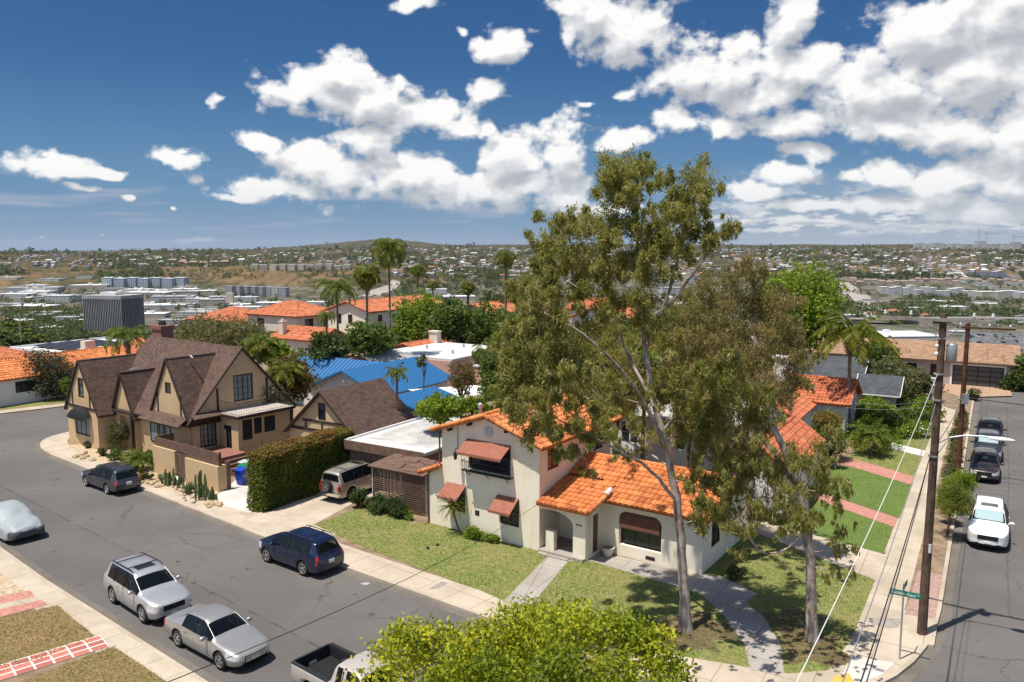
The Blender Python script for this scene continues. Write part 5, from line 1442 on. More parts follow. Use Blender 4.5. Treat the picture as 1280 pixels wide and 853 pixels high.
 w = MB().box(-29, 49.5, -.3, -28.8, 56, 1.7); w.box(-34.5, 49.3, -.3, -28.8, 49.49, 1.7); tag(obj('lot_wall', w, MT['white_wall'], loc=(-31, 49.4, 0), frame=FH), 'pale garden wall behind the bright green shrub', 'wall')
build_neighbours()


# ------------------------------------------------------------------ vehicles
def paint(name, col, metal=.6, rough=.32, dirt=.12):
 m, N, b, o = mat(name)
 P = coords(N)
 n = N.noise(N.v('MULTIPLY', P, (1, 1, 2)), 2.2, 4, .6).outputs[0]; n2 = N.noise(P, 18, 3, .6).outputs[0]
 sp = N.n('ShaderNodeSeparateXYZ'); N.put(sp.inputs[0], P)
 low = N.m('MULTIPLY', N.rng(sp.outputs[2], .25, .75, 1, 0), .5)            # road dust along the sills
 f = N.m('MULTIPLY', N.m('ADD', N.rng(n, .45, .75), low), dirt * 2)
 c = N.mix(f, c4(col), (.26, .235, .20, 1))
 N.put(b.inputs['Base Color'], c)
 b.inputs['Metallic'].default_value = metal
 N.put(b.inputs['Roughness'], N.m('ADD', rough, N.m('MULTIPLY', n2, .10)))
 b.inputs['Coat Weight'].default_value = .7; b.inputs['Coat Roughness'].default_value = .06
 return m
MT['tyre'] = plain('tyre_rubber', (.022, .021, .02), .85)
MT['alloy'] = flat('alloy', (.62, .62, .62), .3, .85)
MT['dark_alloy'] = flat('dark_alloy', (.05, .05, .05), .4, .5)
MT['trim'] = plain('black_plastic', (.022, .022, .023), .6)
def car_glass():
 m, N, b, o = mat('car_glass'); b.inputs['Base Color'].default_value = (.008, .010, .012, 1); b.inputs['Roughness'].default_value = .03; b.inputs['Specular IOR Level'].default_value = .6
 tr = N.n('ShaderNodeBsdfTransparent'); tr.inputs[0].default_value = (.62, .68, .66, 1); mx = N.n('ShaderNodeMixShader'); mx.inputs[0].default_value = .45
 N.t.links.new(b.outputs[0], mx.inputs[1]); N.t.links.new(tr.outputs[0], mx.inputs[2]); N.t.links.new(mx.outputs[0], o.inputs[0]); return m
MT['car_glass'] = car_glass(); MT['seat'] = plain('seat_cloth', (.20, .19, .18), .9)
MT['head'] = flat('headlight_lens', (.62, .64, .66), .12, .2, .8, .5)
MT['tail'] = flat('taillight_lens', (.36, .012, .012), .15, 0, .6, .6)
MT['plate'] = flat('number_plate', (.75, .75, .72), .5)
MT['sunshade'] = flat('silver_sunshade', (.55, .70, .68), .25, .55)
MT['chrome'] = flat('chrome', (.75, .75, .76), .12, 1.0)
MT['well'] = flat('wheel_well', (.008, .008, .008), .95, 0, .1)

def body_mesh(st, slot, wheels, wr, W, carve=None):
 """lofted body: st = stations from nose to tail (x, zb, zm, zs, zt, wl, wm, ws, wt); slot(i, band) picks the material"""
 V = []; n = len(st)
 for (x, zb, zm, zs, zt, wl, wm, ws, wt) in st:
  h = [(0, zb), (wl * .82, zb), (wl, zb + .10), (wm, zm), (ws, zs), (wt, zt - .035 if zt - zs > .2 else zt - .012), (wt * .62, zt), (0, zt + .012)]
  V += [(x, -y, z) for y, z in h] + [(x, y, z) for y, z in h[-2:0:-1]]
 m = 14; F = []; S = []
 band = [0, 1, 2, 3, 4, 5, 6, 6, 5, 4, 3, 2, 1, 0]
 for i in range(n - 1):
  for k in range(m):
   F.append((i * m + k, i * m + (k + 1) % m, (i + 1) * m + (k + 1) % m, (i + 1) * m + k)); S.append(slot(i, band[k]))
 for i, fl in ((0, False), (n - 1, True)):
  o = i * m
  for k in range(7):
   a, b_ = o + k, o + k + 1; c, d = o + (m - k - 1) % m, o + (m - k) % m
   q = [a, b_, c, d] if k not in (0, 6) else ([o, o + 1, o + 13] if k == 0 else [o + 6, o + 7, o + 8])
   q = q[::-1] if not fl else q
   F.append(tuple(q)); S.append(slot(-1 if i == 0 else -2, k))
 me = bpy.data.meshes.new('body'); me.from_pydata(V, [], F); me.update()
 me.polygons.foreach_set('material_index', S)
 for k in range(9): me.materials.append(MT['trim'])
 o = bpy.data.objects.new('body', me); C.objects.link(o)
 # crease the shoulder and the roof edge a little
 cr = me.attributes.new('crease_edge', 'FLOAT', 'EDGE')
 ev = np.empty(len(me.edges) * 2, int); me.edges.foreach_get('vertices', ev); ev = ev.reshape(-1, 2)
 k = ev % m; s_ = ev // m; val = np.zeros(len(ev), np.float32)
 along = (k[:, 0] == k[:, 1])
 val[along & np.isin(k[:, 0], (4, 10))] = .55; val[along & np.isin(k[:, 0], (2, 12))] = .6; val[along & np.isin(k[:, 0], (1, 13))] = .5; val[along & np.isin(k[:, 0], (5, 9))] = .45
 cr.data.foreach_set('value', val)
 md = o.modifiers.new('s', 'SUBSURF'); md.levels = md.render_levels = 2
 cuts = []
 def cutter(mb_):
  cm = mb_.mesh('cutter', [MT['trim']] * 8 + [MT['well']]); cm.polygons.foreach_set('material_index', np.full(len(cm.polygons), 8))
  co = bpy.data.objects.new('cutter', cm); C.objects.link(co); cuts.append(co)
  b = o.modifiers.new('b', 'BOOLEAN'); b.operation = 'DIFFERENCE'; b.solver = 'EXACT'; b.object = co
 for x in wheels:
  for sgn in (-1, 1):
   mb_ = MB(); mb_.tube([(x, sgn * (W / 2 + .2), wr + .02), (x, sgn * (W / 2 - .26), wr + .02)], wr + .055, 22); cutter(mb_)
 if carve: cutter(MB().box(*carve))
 dg = bpy.context.evaluated_depsgraph_get(); dg.update()
 ev_ = o.evaluated_get(dg); res = bpy.data.meshes.new_from_object(ev_)
 for c in cuts + [o]:
  d = c.data; bpy.data.objects.remove(c); bpy.data.meshes.remove(d)
 return res
def split_mesh(me):
 """faces of each material slot as vertex and face lists"""
 nv = len(me.vertices); co = np.empty(nv * 3); me.vertices.foreach_get('co', co); co = co.reshape(-1, 3)
 out = {}
 for p in me.polygons: out.setdefault(p.material_index, []).append(list(p.vertices))
 return co, out
def sub_obj(name, co, faces, m, parent, smooth=True, label=None, grow=0.0):
 if not faces: return None
 idx = sorted({v for f in faces for v in f}); mp = {v: i for i, v in enumerate(idx)}
 me = bpy.data.meshes.new(name); me.from_pydata([tuple(co[v]) for v in idx], [], [[mp[v] for v in f] for f in faces]); me.update()
 if smooth: me.polygons.foreach_set('use_smooth', np.ones(len(me.polygons), bool))
 for q in (m if isinstance(m, list) else [m]): me.materials.append(q)
 o = bpy.data.objects.new(name, me); C.objects.link(o); o.parent = parent; OFF[o.name] = (0, 0, 0)
 if label: o['label'] = label
 return o
WHEEL = {}
def wheel_mesh(r, w, rim='alloy', spokes=5):
 key = (r, w, rim, spokes)
 if key in WHEEL: return WHEEL[key]
 t = MB(); ri = r * .66
 t.lathe([(ri, -w / 2 + .02), (r * .93, -w / 2), (r, -w * .32), (r, w * .32), (r * .93, w / 2), (ri, w / 2 - .02)], (0, 0, 0), 28)
 t.lathe([(.02, -w / 2 + .025), (ri, -w / 2 + .02)], (0, 0, 0), 28)
 a = MB(); a.lathe([(ri * 1.02, w / 2 - .03), (ri * 1.02, w / 2 + .004), (ri * .90, w / 2 + .004), (ri * .86, w / 2 - .05), (.05, w / 2 - .06)], (0, 0, 0), 28)
 a.lathe([(.075, w / 2 - .05), (.075, w / 2 - .005), (.03, w / 2)], (0, 0, 0), 14)
 for i in range(spokes):
  th = 2 * math.pi * i / spokes; c, s = math.cos(th), math.sin(th)
  M = Matrix(((c, -s, 0, 0), (s, c, 0, 0), (0, 0, 1, 0), (0, 0, 0, 1)))
  a.box(.05, -.032, w / 2 - .048, ri * .92, .032, w / 2 - .008, 0, M)
 mt = t.mesh('tyre', MT['tyre'], smooth=True); mr = a.mesh('rim', MT[rim])
 WHEEL[key] = (mt, mr); return WHEEL[key]
def add_wheels(t, xs, r, W, w=.235, rim='alloy', spokes=5, inset=.03):
 mt, mr = wheel_mesh(r, w, rim, spokes)
 for x in xs:
  for sgn in (1, -1):
   o = bpy.data.objects.new('wheel', mt); C.objects.link(o); o.parent = t
   o.location = (x, sgn * (W / 2 - w / 2 - inset), r); o.rotation_euler = (-sgn * math.pi / 2, 0, 0); OFF[o.name] = (0, 0, 0)
   q = bpy.data.objects.new('rim', mr); C.objects.link(q); q.parent = o; OFF[q.name] = (0, 0, 0)
def car(name, label, pos, heading, style, pm, L=4.75, W=1.88, H=1.72, wr=.36, wb=2.75, rim='alloy', spokes=5, rails=False, bars=False, sunroof=False, shade=False, z=ROAD_Z, group=None,
  cat='car', plate_f=True, hood=None, two_tone=None, grille='trim', spoiler=False, clad=False):
 t = thing(name, label, cat, (pos[0], pos[1], z), None, group)
 t.rotation_euler = (0, 0, math.atan2(heading[1], heading[0]))
 h = W / 2; f = L / 2; xf_, xr = f - .93 * (L / 4.75), None
 xr = xf_ - wb
 if style in ('suv', 'wagon', 'box'):
  k = H / 1.72; roofdrop = .03
  cow = {'suv': 1.22, 'wagon': 1.28, 'box': 1.15}[style] * L / 4.75; wtop = cow + {'suv': .78, 'wagon': .80, 'box': .55}[style]
  end = {'suv': .42, 'wagon': .48, 'box': .16}[style]
  sh = {'suv': 1.06, 'wagon': .96, 'box': 1.06}[style] * k
  st = [(f + .03, .36, .60, .80 * k, .84 * k, h * .58, h * .62, h * .60, h * .50),
     (f - .10, .24, .60, .90 * k, .95 * k, h * .78, h * .84, h * .80, h * .68),
     (f - .48, .20, .62, sh - .08, sh - .02, h * .93, h * .985, h * .91, h * .76),
     (f - cow + .12, .20, .64, sh - .01, sh + .04, h * .95, h, h * .94, h * .84),
     (f - cow, .20, .64, sh, sh + .06, h * .95, h, h * .94, h * .80),
     (f - wtop, .20, .64, sh + .02, H - .05, h * .95, h, h * .94, h * .68),
     (f - wtop - .10, .20, .64, sh + .02, H - .02, h * .95, h, h * .94, h * .69),
     (f - L * .52, .20, .64, sh + .03, H, h * .95, h, h * .94, h * .70),
     (f - L * .54, .20, .64, sh + .03, H, h * .95, h, h * .94, h * .70),
     (f - L * .735, .20, .64, sh + .04, H - .01, h * .95, h, h * .94, h * .70),
     (f - L * .755, .20, .64, sh + .04, H - .01, h * .95, h, h * .94, h * .70),
     (-f + end + .10, .22, .66, sh + .05, H - .05, h * .94, h * .98, h * .92, h * .67),
     (-f + end, .22, .66, sh + .05, H - .09, h * .94, h * .97, h * .91, h * .65),
     (-f + .13, .26, .68, sh, sh + .07, h * .90, h * .95, h * .88, h * .76),
     (-f + .05, .32, .66, sh - .14, sh - .10, h * .88, h * .92, h * .88, h * .78),
     (-f, .40, .60, .78 * k, .80 * k, h * .80, h * .84, h * .80, h * .68)]
  def slot(i, b):
   if i < 0: return 0
   if b in (0, 1): return 1
   if b in (5, 6) and i == 4: return 2
   if b in (5, 6) and i == 12: return 4
   if b == 4 and i in (4, 5, 6, 7, 8, 9, 10): return 3
   if b == 3 and i in (1, 0): return 5
   if b == 3 and i == 13: return 6
   if b == 4 and i == 13: return 6
   if b == 2 and clad: return 1
   return 0
 elif style == 'sedan':
  k = H / 1.48; sh = .92 * k
  st = [(f + .03, .30, .48, .62, .65, h * .56, h * .62, h * .60, h * .50),
     (f - .12, .20, .52, .70, .75, h * .78, h * .85, h * .80, h * .68),
     (f - .55, .17, .54, .81, .86, h * .93, h * .985, h * .90, h * .75),
     (f - 1.25, .17, .56, sh - .02, sh + .02, h * .95, h, h * .93, h * .84),
     (f - 1.38, .17, .56, sh, sh + .05, h * .95, h, h * .93, h * .79),
     (f - 2.12, .17, .56, sh + .01, H - .04, h * .95, h, h * .93, h * .63),
     (f - 2.24, .17, .56, sh + .01, H - .015, h * .95, h, h * .93, h * .64),
     (f - 2.62, .17, .56, sh + .02, H, h * .95, h, h * .93, h * .65),
     (f - 2.70, .17, .56, sh + .02, H, h * .95, h, h * .93, h * .65),
     (-f + 1.62, .17, .56, sh + .03, H - .05, h * .95, h, h * .93, h * .63),
     (-f + 1.50, .17, .56, sh + .03, H - .08, h * .95, h, h * .92, h * .62),
     (-f + .86, .18, .58, sh + .03, sh + .13, h * .94, h * .99, h * .91, h * .70),
     (-f + .70, .18, .58, sh + .02, sh + .07, h * .94, h * .98, h * .90, h * .78),
     (-f + .16, .22, .60, sh - .02, sh + .04, h * .90, h * .94, h * .87, h * .76),
     (-f + .05, .28, .58, sh - .12, sh - .08, h * .88, h * .91, h * .86, h * .74),
     (-f - .02, .36, .54, .68, .71, h * .66, h * .72, h * .68, h * .56)]
  def slot(i, b):
   if i < 0: return 0
   if b in (0, 1): return 1
   if b in (5, 6) and i == 4: return 2
   if b in (5, 6) and i == 10: return 4
   if b == 4 and i in (4, 5, 6, 7, 8, 9): return 3
   if b == 3 and i in (0, 1): return 5
   if b == 3 and i == 13: return 6
   return 0
 elif style == 'pickup':
  sh = 1.06; cb = -.45
  st = [(f, .42, .66, .86, .90, h * .74, h * .80, h * .78, h * .66), (f - .10, .32, .66, .98, 1.02, h * .88, h * .92, h * .88, h * .76), (f - .5, .30, .68, 1.02, 1.08, h * .95, h, h * .94, h * .82),
     (f - 1.2, .30, .70, sh, 1.14, h * .95, h, h * .94, h * .84), (f - 1.32, .30, .70, sh, 1.17, h * .95, h, h * .94, h * .8), (f - 1.95, .30, .70, sh + .02, H - .05, h * .95, h, h * .94, h * .7),
     (f - 2.06, .30, .70, sh + .02, H - .02, h * .95, h, h * .94, h * .71), (f - 2.55, .30, .70, sh + .02, H, h * .95, h, h * .94, h * .72), (f - 2.63, .30, .70, sh + .02, H, h * .95, h, h * .94, h * .72),
     (cb + .12, .30, .70, sh + .02, H - .03, h * .95, h, h * .94, h * .71), (cb + .03, .30, .70, sh + .02, H - .06, h * .95, h, h * .94, h * .70),
     (cb - .06, .30, .70, sh, sh + .06, h * .95, h, h * .95, h * .9), (cb - .12, .30, .70, sh, sh + .02, h * .95, h, h * .97, h * .93),
     (-f + .3, .32, .70, sh, sh + .02, h * .95, h, h * .97, h * .93), (-f + .06, .34, .70, sh, sh + .02, h * .94, h * .98, h * .96, h * .92), (-f, .40, .68, sh - .05, sh - .03, h * .93, h * .97, h * .94, h * .9)]
  def slot(i, b):
   if i < 0: return 0
   if b in (0, 1): return 1
   if b in (5, 6) and i == 4: return 2
   if b in (5, 6) and i == 10: return 4
   if b == 4 and i in (4, 5, 6, 8): return 3
   if b == 3 and i == 1: return 5
   if b == 3 and i == 14: return 6
   return 0
 carve = (-f + .07, -h * .84, .62, cb - .14, h * .84, 1.6) if style == 'pickup' else None
 me = body_mesh(st, slot, (xf_, xr), wr, W, carve)
 co, S = split_mesh(me)
 bm_ = [pm, MT['trim'], MT['well']]
 # body keeps paint, trim and wheel wells
 faces = S.get(0, []) + S.get(1, []) + S.get(8, []) + S.get(7, [])
 body = sub_obj('body', co, faces, bm_, t)
 n0, n1 = len(S.get(0, [])), len(S.get(1, []))
 body.data.polygons.foreach_set('material_index', np.array([0] * n0 + [1] * n1 + [2] * (len(faces) - n0 - n1), np.int32))
 sm = np.ones(len(faces), bool); sm[n0 + n1:] = False; body.data.polygons.foreach_set('use_smooth', sm)
 g = MT['car_glass']
 sub_obj('windshield', co, S.get(2, []), g, t)
 sub_obj('rear_window', co, S.get(4, []), g, t)
 for sgn in (1, -1):
  fs = [fc for fc in S.get(3, []) if sgn * co[fc[0]][1] > 0]; sub_obj('side_window', co, fs, g, t)
  fs = [fc for fc in S.get(5, []) if sgn * co[fc[0]][1] > 0]; sub_obj('headlight', co, fs, MT['head'], t)
  fs = [fc for fc in S.get(6, []) if sgn * co[fc[0]][1] > 0]; sub_obj('taillight', co, fs, MT['tail'], t)
 add_wheels(t, (xf_, xr), wr, W, .235, rim, spokes)
 # surfaces sampled for trim: height of the roof at a place
 def roof_z(x):
  s = co[(np.abs(co[:, 0] - x) < .16) & (np.abs(co[:, 1]) < h * .35)]; return s[:, 2].max() if len(s) else H
 # pillars: body-coloured bars over the glass corners
 i4, i5 = (4, 5)
 pb = MB()
 pA = [co[np.argmin(np.abs(co[:, 0] - st[i4][0]) + np.abs(co[:, 1] - s_ * st[i4][8]) * 1.5 + np.abs(co[:, 2] - st[i4][4]))] for s_ in (1, -1)]
 pB = [co[np.argmin(np.abs(co[:, 0] - st[i5][0]) + np.abs(co[:, 1] - s_ * st[i5][8]) * 1.5 + np.abs(co[:, 2] - st[i5][4]))] for s_ in (1, -1)]
 for a, b in zip(pA, pB): pb.tube([tuple(a), tuple((a + b) / 2 + np.array([0, 0, .012])), tuple(b)], .017, 6)
 sub = obj('pillar', pb, pm, t, smooth=True)
 # cabin: dark tub, dashboard, seats and wheel behind the glass
 zb_ = st[5][3]; x0 = st[4][0] - .05; x1 = st[10 if style != 'suv' else 11][0] + .1
 obj('cabin', MB().box(x1, -h * .86, .45, x0 - .45, h * .86, zb_ - .28).box(x0 - .46, -h * .84, .5, x0 + .1, h * .84, zb_ - .04), MT['well'], t)
 for x in (x0 - 1.25, x0 - 2.1):
  if x < x1 + .1: continue
  for y in (-.42, .42): obj('seat', MB().box(x - .12, y * h - .22, zb_ - .279, x + .02, y * h + .22, zb_ + .16).box(x - .1, y * h - .11, zb_ + .161, x, y * h + .11, min(H - .16, zb_ + .34)), MT['seat'], t)
 mb = MB(); c_ = Vector((x0 - .62, .42 * h, zb_ - .02)); mb.tube([tuple(c_ + Vector((.07 * math.sin(a), .18 * math.cos(a), .17 * math.sin(a)))) for a in np.linspace(0, 2 * math.pi, 17)], .016, 5, caps=False); obj('steering_wheel', mb, MT['trim'], t)
 # mirrors
 for sgn in (1, -1):
  mb = MB(); x = st[4][0] - .38; y = sgn * (h * .93); zz = st[4][3] + .09
  mb.blob((x, y + sgn * .15, zz), (.07, .13, .085), 10, 6); mb.tube([(x + .02, y - sgn * .03, zz - .06), (x, y + sgn * .08, zz - .03)], .03, 6)
  obj('wing_mirror', mb, pm if style != 'box' else MT['trim'], t, smooth=True)
 # grille, lower intake, plates
 zg = st[1][3] - .14
 mb = MB()
 def front_x(z):
  s_ = co[(np.abs(co[:, 1]) < h * .5) & (np.abs(co[:, 2] - z) < .07)]; return s_[:, 0].max() if len(s_) else f
 zt_ = zg + .06
 for i in range(4):
  z = zt_ - .17 + i * .055; xg = front_x(z); mb.box(xg - .16, -h * .46, z - .017, xg + .018, h * .46, z + .017)
 bk = MB(); xg = front_x(zg); bk.box(xg - .2, -h * .47, zt_ - .2, xg + .006, h * .47, zt_ + .02)
 obj('grille_back', bk, MT['well'], t)
 mb.blob((xg + .02, 0, zg - .02), (.015, .09, .06), 10, 5)
 obj('grille', mb, MT['chrome'] if grille == 'chrome' else MT['trim'], t)
 mb = MB().box(f - .14, -h * .55, .30, front_x(.36) + .006, h * .55, .40); obj('air_intake', mb, MT['well'], t)
 if plate_f: obj('number_plate', MB().box(f - .06, -.15, .44, front_x(.5) + .016, .15, .54), MT['plate'], t)
 zp = .82 if style in ('suv', 'wagon') else .78
 if style != 'box':
  obj('number_plate', MB().box(-f - .012 + (0 if style == 'pickup' else 0), -.16, zp - .16, -f + .12, .16, zp), MT['plate'], t)
 # shut lines of the doors and the posts between the side panes
 xs_ = {'sedan': (.78, -.18), 'pickup': (.85, .05), 'box': (.85, -.2, -1.0)}.get(style, (.82, -.22, -1.12))
 for sgn in (1, -1):
  for q, x in enumerate(xs_):
   P = []; zt = st[5][3] + (.0 if q == 0 else (H - st[5][3]) * .80)
   for z in np.linspace(.36, zt, 12):
    d = np.abs(co[:, 0] - x) * .6 + np.abs(co[:, 2] - z) + (sgn * co[:, 1] < 0) * 9 + (np.abs(co[:, 1]) < h * .45) * 9
    P.append((x, co[np.argmin(d)][1], z))
   ys = np.array([p[1] for p in P]); ys = np.convolve(np.pad(ys, 1, mode='edge'), [.25, .5, .25], 'valid')
   P = [(p[0], y, p[2]) for p, y in zip(P, ys)]
   obj('door_seam', MB().tube(P, [.0065 if p[2] < st[5][3] else .022 for p in P], 4), MT['trim'], t)
 # handles
 for sgn in (1, -1):
  for x in (.25, -.75): obj('door_handle', MB().box(x - .10, sgn * h * .965 - .02, st[5][3] - .12, x + .10, sgn * h * .965 + .02, st[5][3] - .09), pm, t)
 if rails or bars:
  mb = MB(); x0, x1 = st[6][0] - .1, st[11][0] + .05
  for sgn in (1, -1):
   mb.tube([(x0, sgn * h * .655, roof_z(x0) - .0), (x0 - .15, sgn * h * .665, roof_z(x0) + .055), (x1 + .15, sgn * h * .655, roof_z(x1) + .055), (x1, sgn * h * .645, roof_z(x1) - .0)], .022, 6)
  if bars:
   for x in (x0 - .42, x1 + .55): mb.tube([(x, -h * .66, roof_z(x) + .06), (x, h * .66, roof_z(x) + .06)], .022, 6)
  obj('roof_rack', mb, MT['trim'], t)
 if sunroof:
  x0 = st[6][0] - .18; zz = (roof_z(x0) + roof_z(x0 - .5)) / 2
  obj('sunroof', MB().box(x0 - .52, -h * .40, zz - .02, x0, h * .40, zz + .008), MT['car_glass'], t)
 if shade:
  a = np.array(pA[0]); b = np.array(pB[0])
  m1, m2 = a * .86 + b * .14, a * .14 + b * .86; n_ = np.array([.55, 0, .84]) * .03
  P = [(m1[0] + n_[0], -m1[1] * .86, m1[2] + n_[2] + .03), (m1[0] + n_[0], m1[1] * .86, m1[2] + n_[2] + .03), (m2[0] + n_[0], m2[1] * .9, m2[2] + n_[2] + .035), (m2[0] + n_[0], -m2[1] * .9, m2[2] + n_[2] + .035)]
  mb = MB(); mb.slab(P, .006); obj('sunshade', mb, MT['sunshade'], t)
 if spoiler:
  x = st[11][0] - .1; obj('spoiler', MB().box(x - .22, -h * .6, roof_z(x) - .05, x, h * .6, roof_z(x) - .01), pm, t)
 return t, co, st

def lead(wr_, wf_, side, W, wb):
 """car centre and heading from the ground contact of its two visible wheels"""
 a = Vector(G(*wr_, ROAD_Z)); b = Vector(G(*wf_, ROAD_Z)); hd = (b - a).normalized()
 nrm = Vector((-hd.y, hd.x)) * (1 if side == 'right' else -1)
 return (a + b) / 2 + nrm * (W / 2 - .10), hd
def build_vehicles():
 md = Vector(d1)
 P = {}
 P['silver'] = paint('silver_paint', (.53, .535, .54), .6, .34); P['pewter'] = paint('pewter_paint', (.43, .42, .40), .6, .34)
 P['blue'] = paint('navy_paint', (.010, .020, .060), .45, .25, .06); P['charcoal'] = paint('charcoal_paint', (.055, .058, .066), .55, .3, .10)
 P['champagne'] = paint('champagne_paint', (.50, .455, .38), .6, .35); P['faded'] = paint('faded_beige_paint', (.53, .475, .42), .3, .45, .2)
 P['white'] = paint('white_paint', (.80, .80, .80), .0, .3, .06); P['black'] = paint('black_paint', (.016, .016, .018), .2, .25, .12); P['brownblack'] = paint('brown_black_paint', (.035, .026, .022), .3, .3, .15)
 c, h = lead((142.3, 753.6), (180, 778.5), 'right', 1.9, 2.79)
 car('silver_suv', 'silver sport utility car with roof rails and dark sunroof parked behind the silver saloon', c - h * .03, h, 'suv', P['silver'], 4.79, 1.91, 1.74, .375, 2.79, rails=True, bars=True, sunroof=True)
 c, h = lead((223, 807.6), (274.3, 835.8), 'right', 1.83, 2.8)
 car('silver_saloon', 'silver grey saloon car parked ahead of the silver sport utility car', c, h, 'sedan', P['pewter'], 4.87, 1.83, 1.48, .335, 2.8, spokes=5, grille='chrome')
 c, h = lead((380.9, 720.2), (335.7, 703.2), 'left', 1.83, 2.715)
 car('navy_suv', 'dark blue sport utility car parked by the walk in front of the lawn', c, h, 'suv', P['blue'], 4.69, 1.83, 1.72, .36, 2.715, rails=True, bars=True, spokes=5)
 c, h = lead((136.3, 618.5), (109.5, 608.5), 'left', 1.82, 2.74)
 car('estate_car', 'charcoal estate car parked below the half timbered house', c, h, 'wagon', P['charcoal'], 4.79, 1.82, 1.62, .345, 2.74, rails=True, spokes=7)
 # pickup with an open bed
 a, b = Vector(G(365, 827, .93)), Vector(G(409, 804, .93)); hd = (Vector(d1)).normalized()
 mid = (a + b) / 2
 t, co, st = car('pickup_truck', 'faded beige pickup truck with an open black bed beside the yellow green tree', mid + hd * 2.72, hd, 'pickup', P['faded'], 5.35, 1.84, 1.74, .36, 3.2, rim='alloy')
 f, hh = 5.35 / 2, .92; cb = -.45
 L = MB(); x0, x1, y1 = -f + .075, cb - .145, hh * .838
 L.box(x0, -y1, .625, x1, y1, .66)
 for i in range(11):
  y = -y1 + .10 + i * (2 * y1 - .2) / 10; L.box(x0 + .04, y - .035, .6605, x1 - .04, y + .035, .685)
 for y in (-y1 + .005, y1 - .03): L.box(x0 + .001, y, .661, x1 - .001, y + .025, 1.05)
 L.box(x0 + .001, -y1 + .031, .661, x0 + .026, y1 - .031, 1.04); L.box(x1 - .026, -y1 + .031, .661, x1 - .001, y1 - .031, 1.06)
 for s in (1, -1): L.box(-f + 1.0, s * (y1 - .16) - .13, .661, -f + 1.62, s * (y1 - .16) + .13, .9)
 for s in (1, -1): L.box(x0, s * hh * .90 - .07, 1.078, x1, s * hh * .90 + .07, 1.10)
 L.box(x0 - .06, -hh * .82, 1.07, x0 + .03, hh * .82, 1.095)
 obj('bed_liner', L, MT['trim'], t)
 # old boxy four wheel drive in the driveway, with a spare wheel on its tail
 A = Vector(G(436.8, 625.7, 0)); u = Vector(FH.u); w = Vector(FH.w)
 t, co, st = car('off_road_car', 'champagne boxy off road car with a spare wheel on its tail in the driveway', A + u * 1.45 - w * .78, u, 'box', P['champagne'], 4.65, 1.80, 1.86, .40, 2.72, rim='dark_alloy', z=.01, rails=False, bars=True, sunroof=True, clad=False)
 mt, mr = wheel_mesh(.40, .25, 'alloy', 6)
 o = bpy.data.objects.new('spare_wheel', mt); C.objects.link(o); o.parent = t; o.location = (-4.65 / 2 - .13, .08, 1.0); o.rotation_euler = (0, -math.pi / 2, 0); OFF[o.name] = (0, 0, 0)
 q = bpy.data.objects.new('rim', mr); C.objects.link(q); q.parent = o
 m = MB(); f = 4.65 / 2; m.box(-f - .16, -.86, .44, -f + .04, .86, .62); ob = obj('rear_bumper', m, MT['chrome'], t)
 m = MB(); m.box(-f - .02, -.80, .70, -f + .10, -.66, 1.02); obj('taillight', m, MT['tail'], t); m = MB(); m.box(-f - .02, .66, .70, -f + .10, .80, 1.02); obj('taillight', m, MT['tail'], t)
 # cars along the side street, noses towards the photographer
 def side(px, py, Lc, off=0.0):
  q = Vector(G(px, py, ROAD_Z)); return q + su * (Lc / 2), -su
 c, h = side(1233, 690, 4.95)
 car('white_suv', 'white sport utility car with silver sunshade, nearest in the side street', c, h, 'suv', P['white'], 4.95, 1.93, 1.73, .38, 2.85, rails=True, sunroof=True, shade=True)
 c, h = side(1229, 605, 4.5)
 car('brown_nosed_car', 'black car with a faded brown bonnet parked second in the side street', c, h, 'suv', P['brownblack'], 4.5, 1.80, 1.62, .35, 2.65)
 c2 = c + su * 5.7 + Vector(FH.w) * .12
 car('dark_suv', 'dark car with a pale sunshade parked third in the side street', c2, h, 'suv', P['charcoal'], 4.7, 1.86, 1.76, .37, 2.75, shade=True)
 c3 = c2 + su * 5.9 + Vector(FH.w) * .1
 car('black_car', 'black car parked farthest along the side street kerb', c3, h, 'suv', P['black'], 4.6, 1.84, 1.66, .36, 2.7)
 # the brown bonnet of the second car
 # car under a fitted cover
 A = Vector(G(8, 678.5, ROAD_Z)); n = Vector((-d1.y, d1.x)); c = A - d1 * 1.45 + n * .78
 t = thing('covered_car', 'car under a wrinkled pale grey fabric cover parked at far left', 'car', (c.x, c.y, ROAD_Z)); t.rotation_euler = (0, 0, math.atan2(d1.y, d1.x))
 f, h = 2.3, .93
 prof = [(2.36, .34, .62, .60), (2.28, .30, .80, .80), (1.9, .28, .98, .93), (1.3, .26, 1.08, .97), (.95, .26, 1.14, .97), (.3, .26, 1.50, .97), (-.2, .26, 1.58, .97), (-.9, .26, 1.55, .97), (-1.5, .27, 1.30, .96), (-1.9, .28, 1.12, .95), (-2.25, .30, .95, .86), (-2.36, .36, .66, .62)]
 xs = np.linspace(2.36, -2.36, 70); V = []; NR = 33
 px_ = [p[0] for p in prof][::-1]
 I = lambda x, j: float(np.interp(x, px_, [p[j] for p in prof][::-1]))
 for x in xs:
  zb, zt, w = I(x, 1), I(x, 2), I(x, 3)
  for k in range(NR):
   th = math.pi * k / (NR - 1); cx_ = math.cos(th); s_ = math.sin(th)
   y = w * math.copysign(abs(cx_) ** .55, cx_) * (1 - .20 * max(0, s_ - .45)); z = zb + (zt - zb) * abs(s_) ** .52
   wr_ = mnoise.noise(Vector((x * 3.2 + z * 1.4, y * 2.2 - z * 2.6, z * 3))) * .030 + mnoise.noise(Vector((x * 8 + z * 9, y * 3, z * 4 - x * 5))) * .018 * (1.4 - s_)
   V.append((x + wr_, y * (1 + wr_), z + wr_))
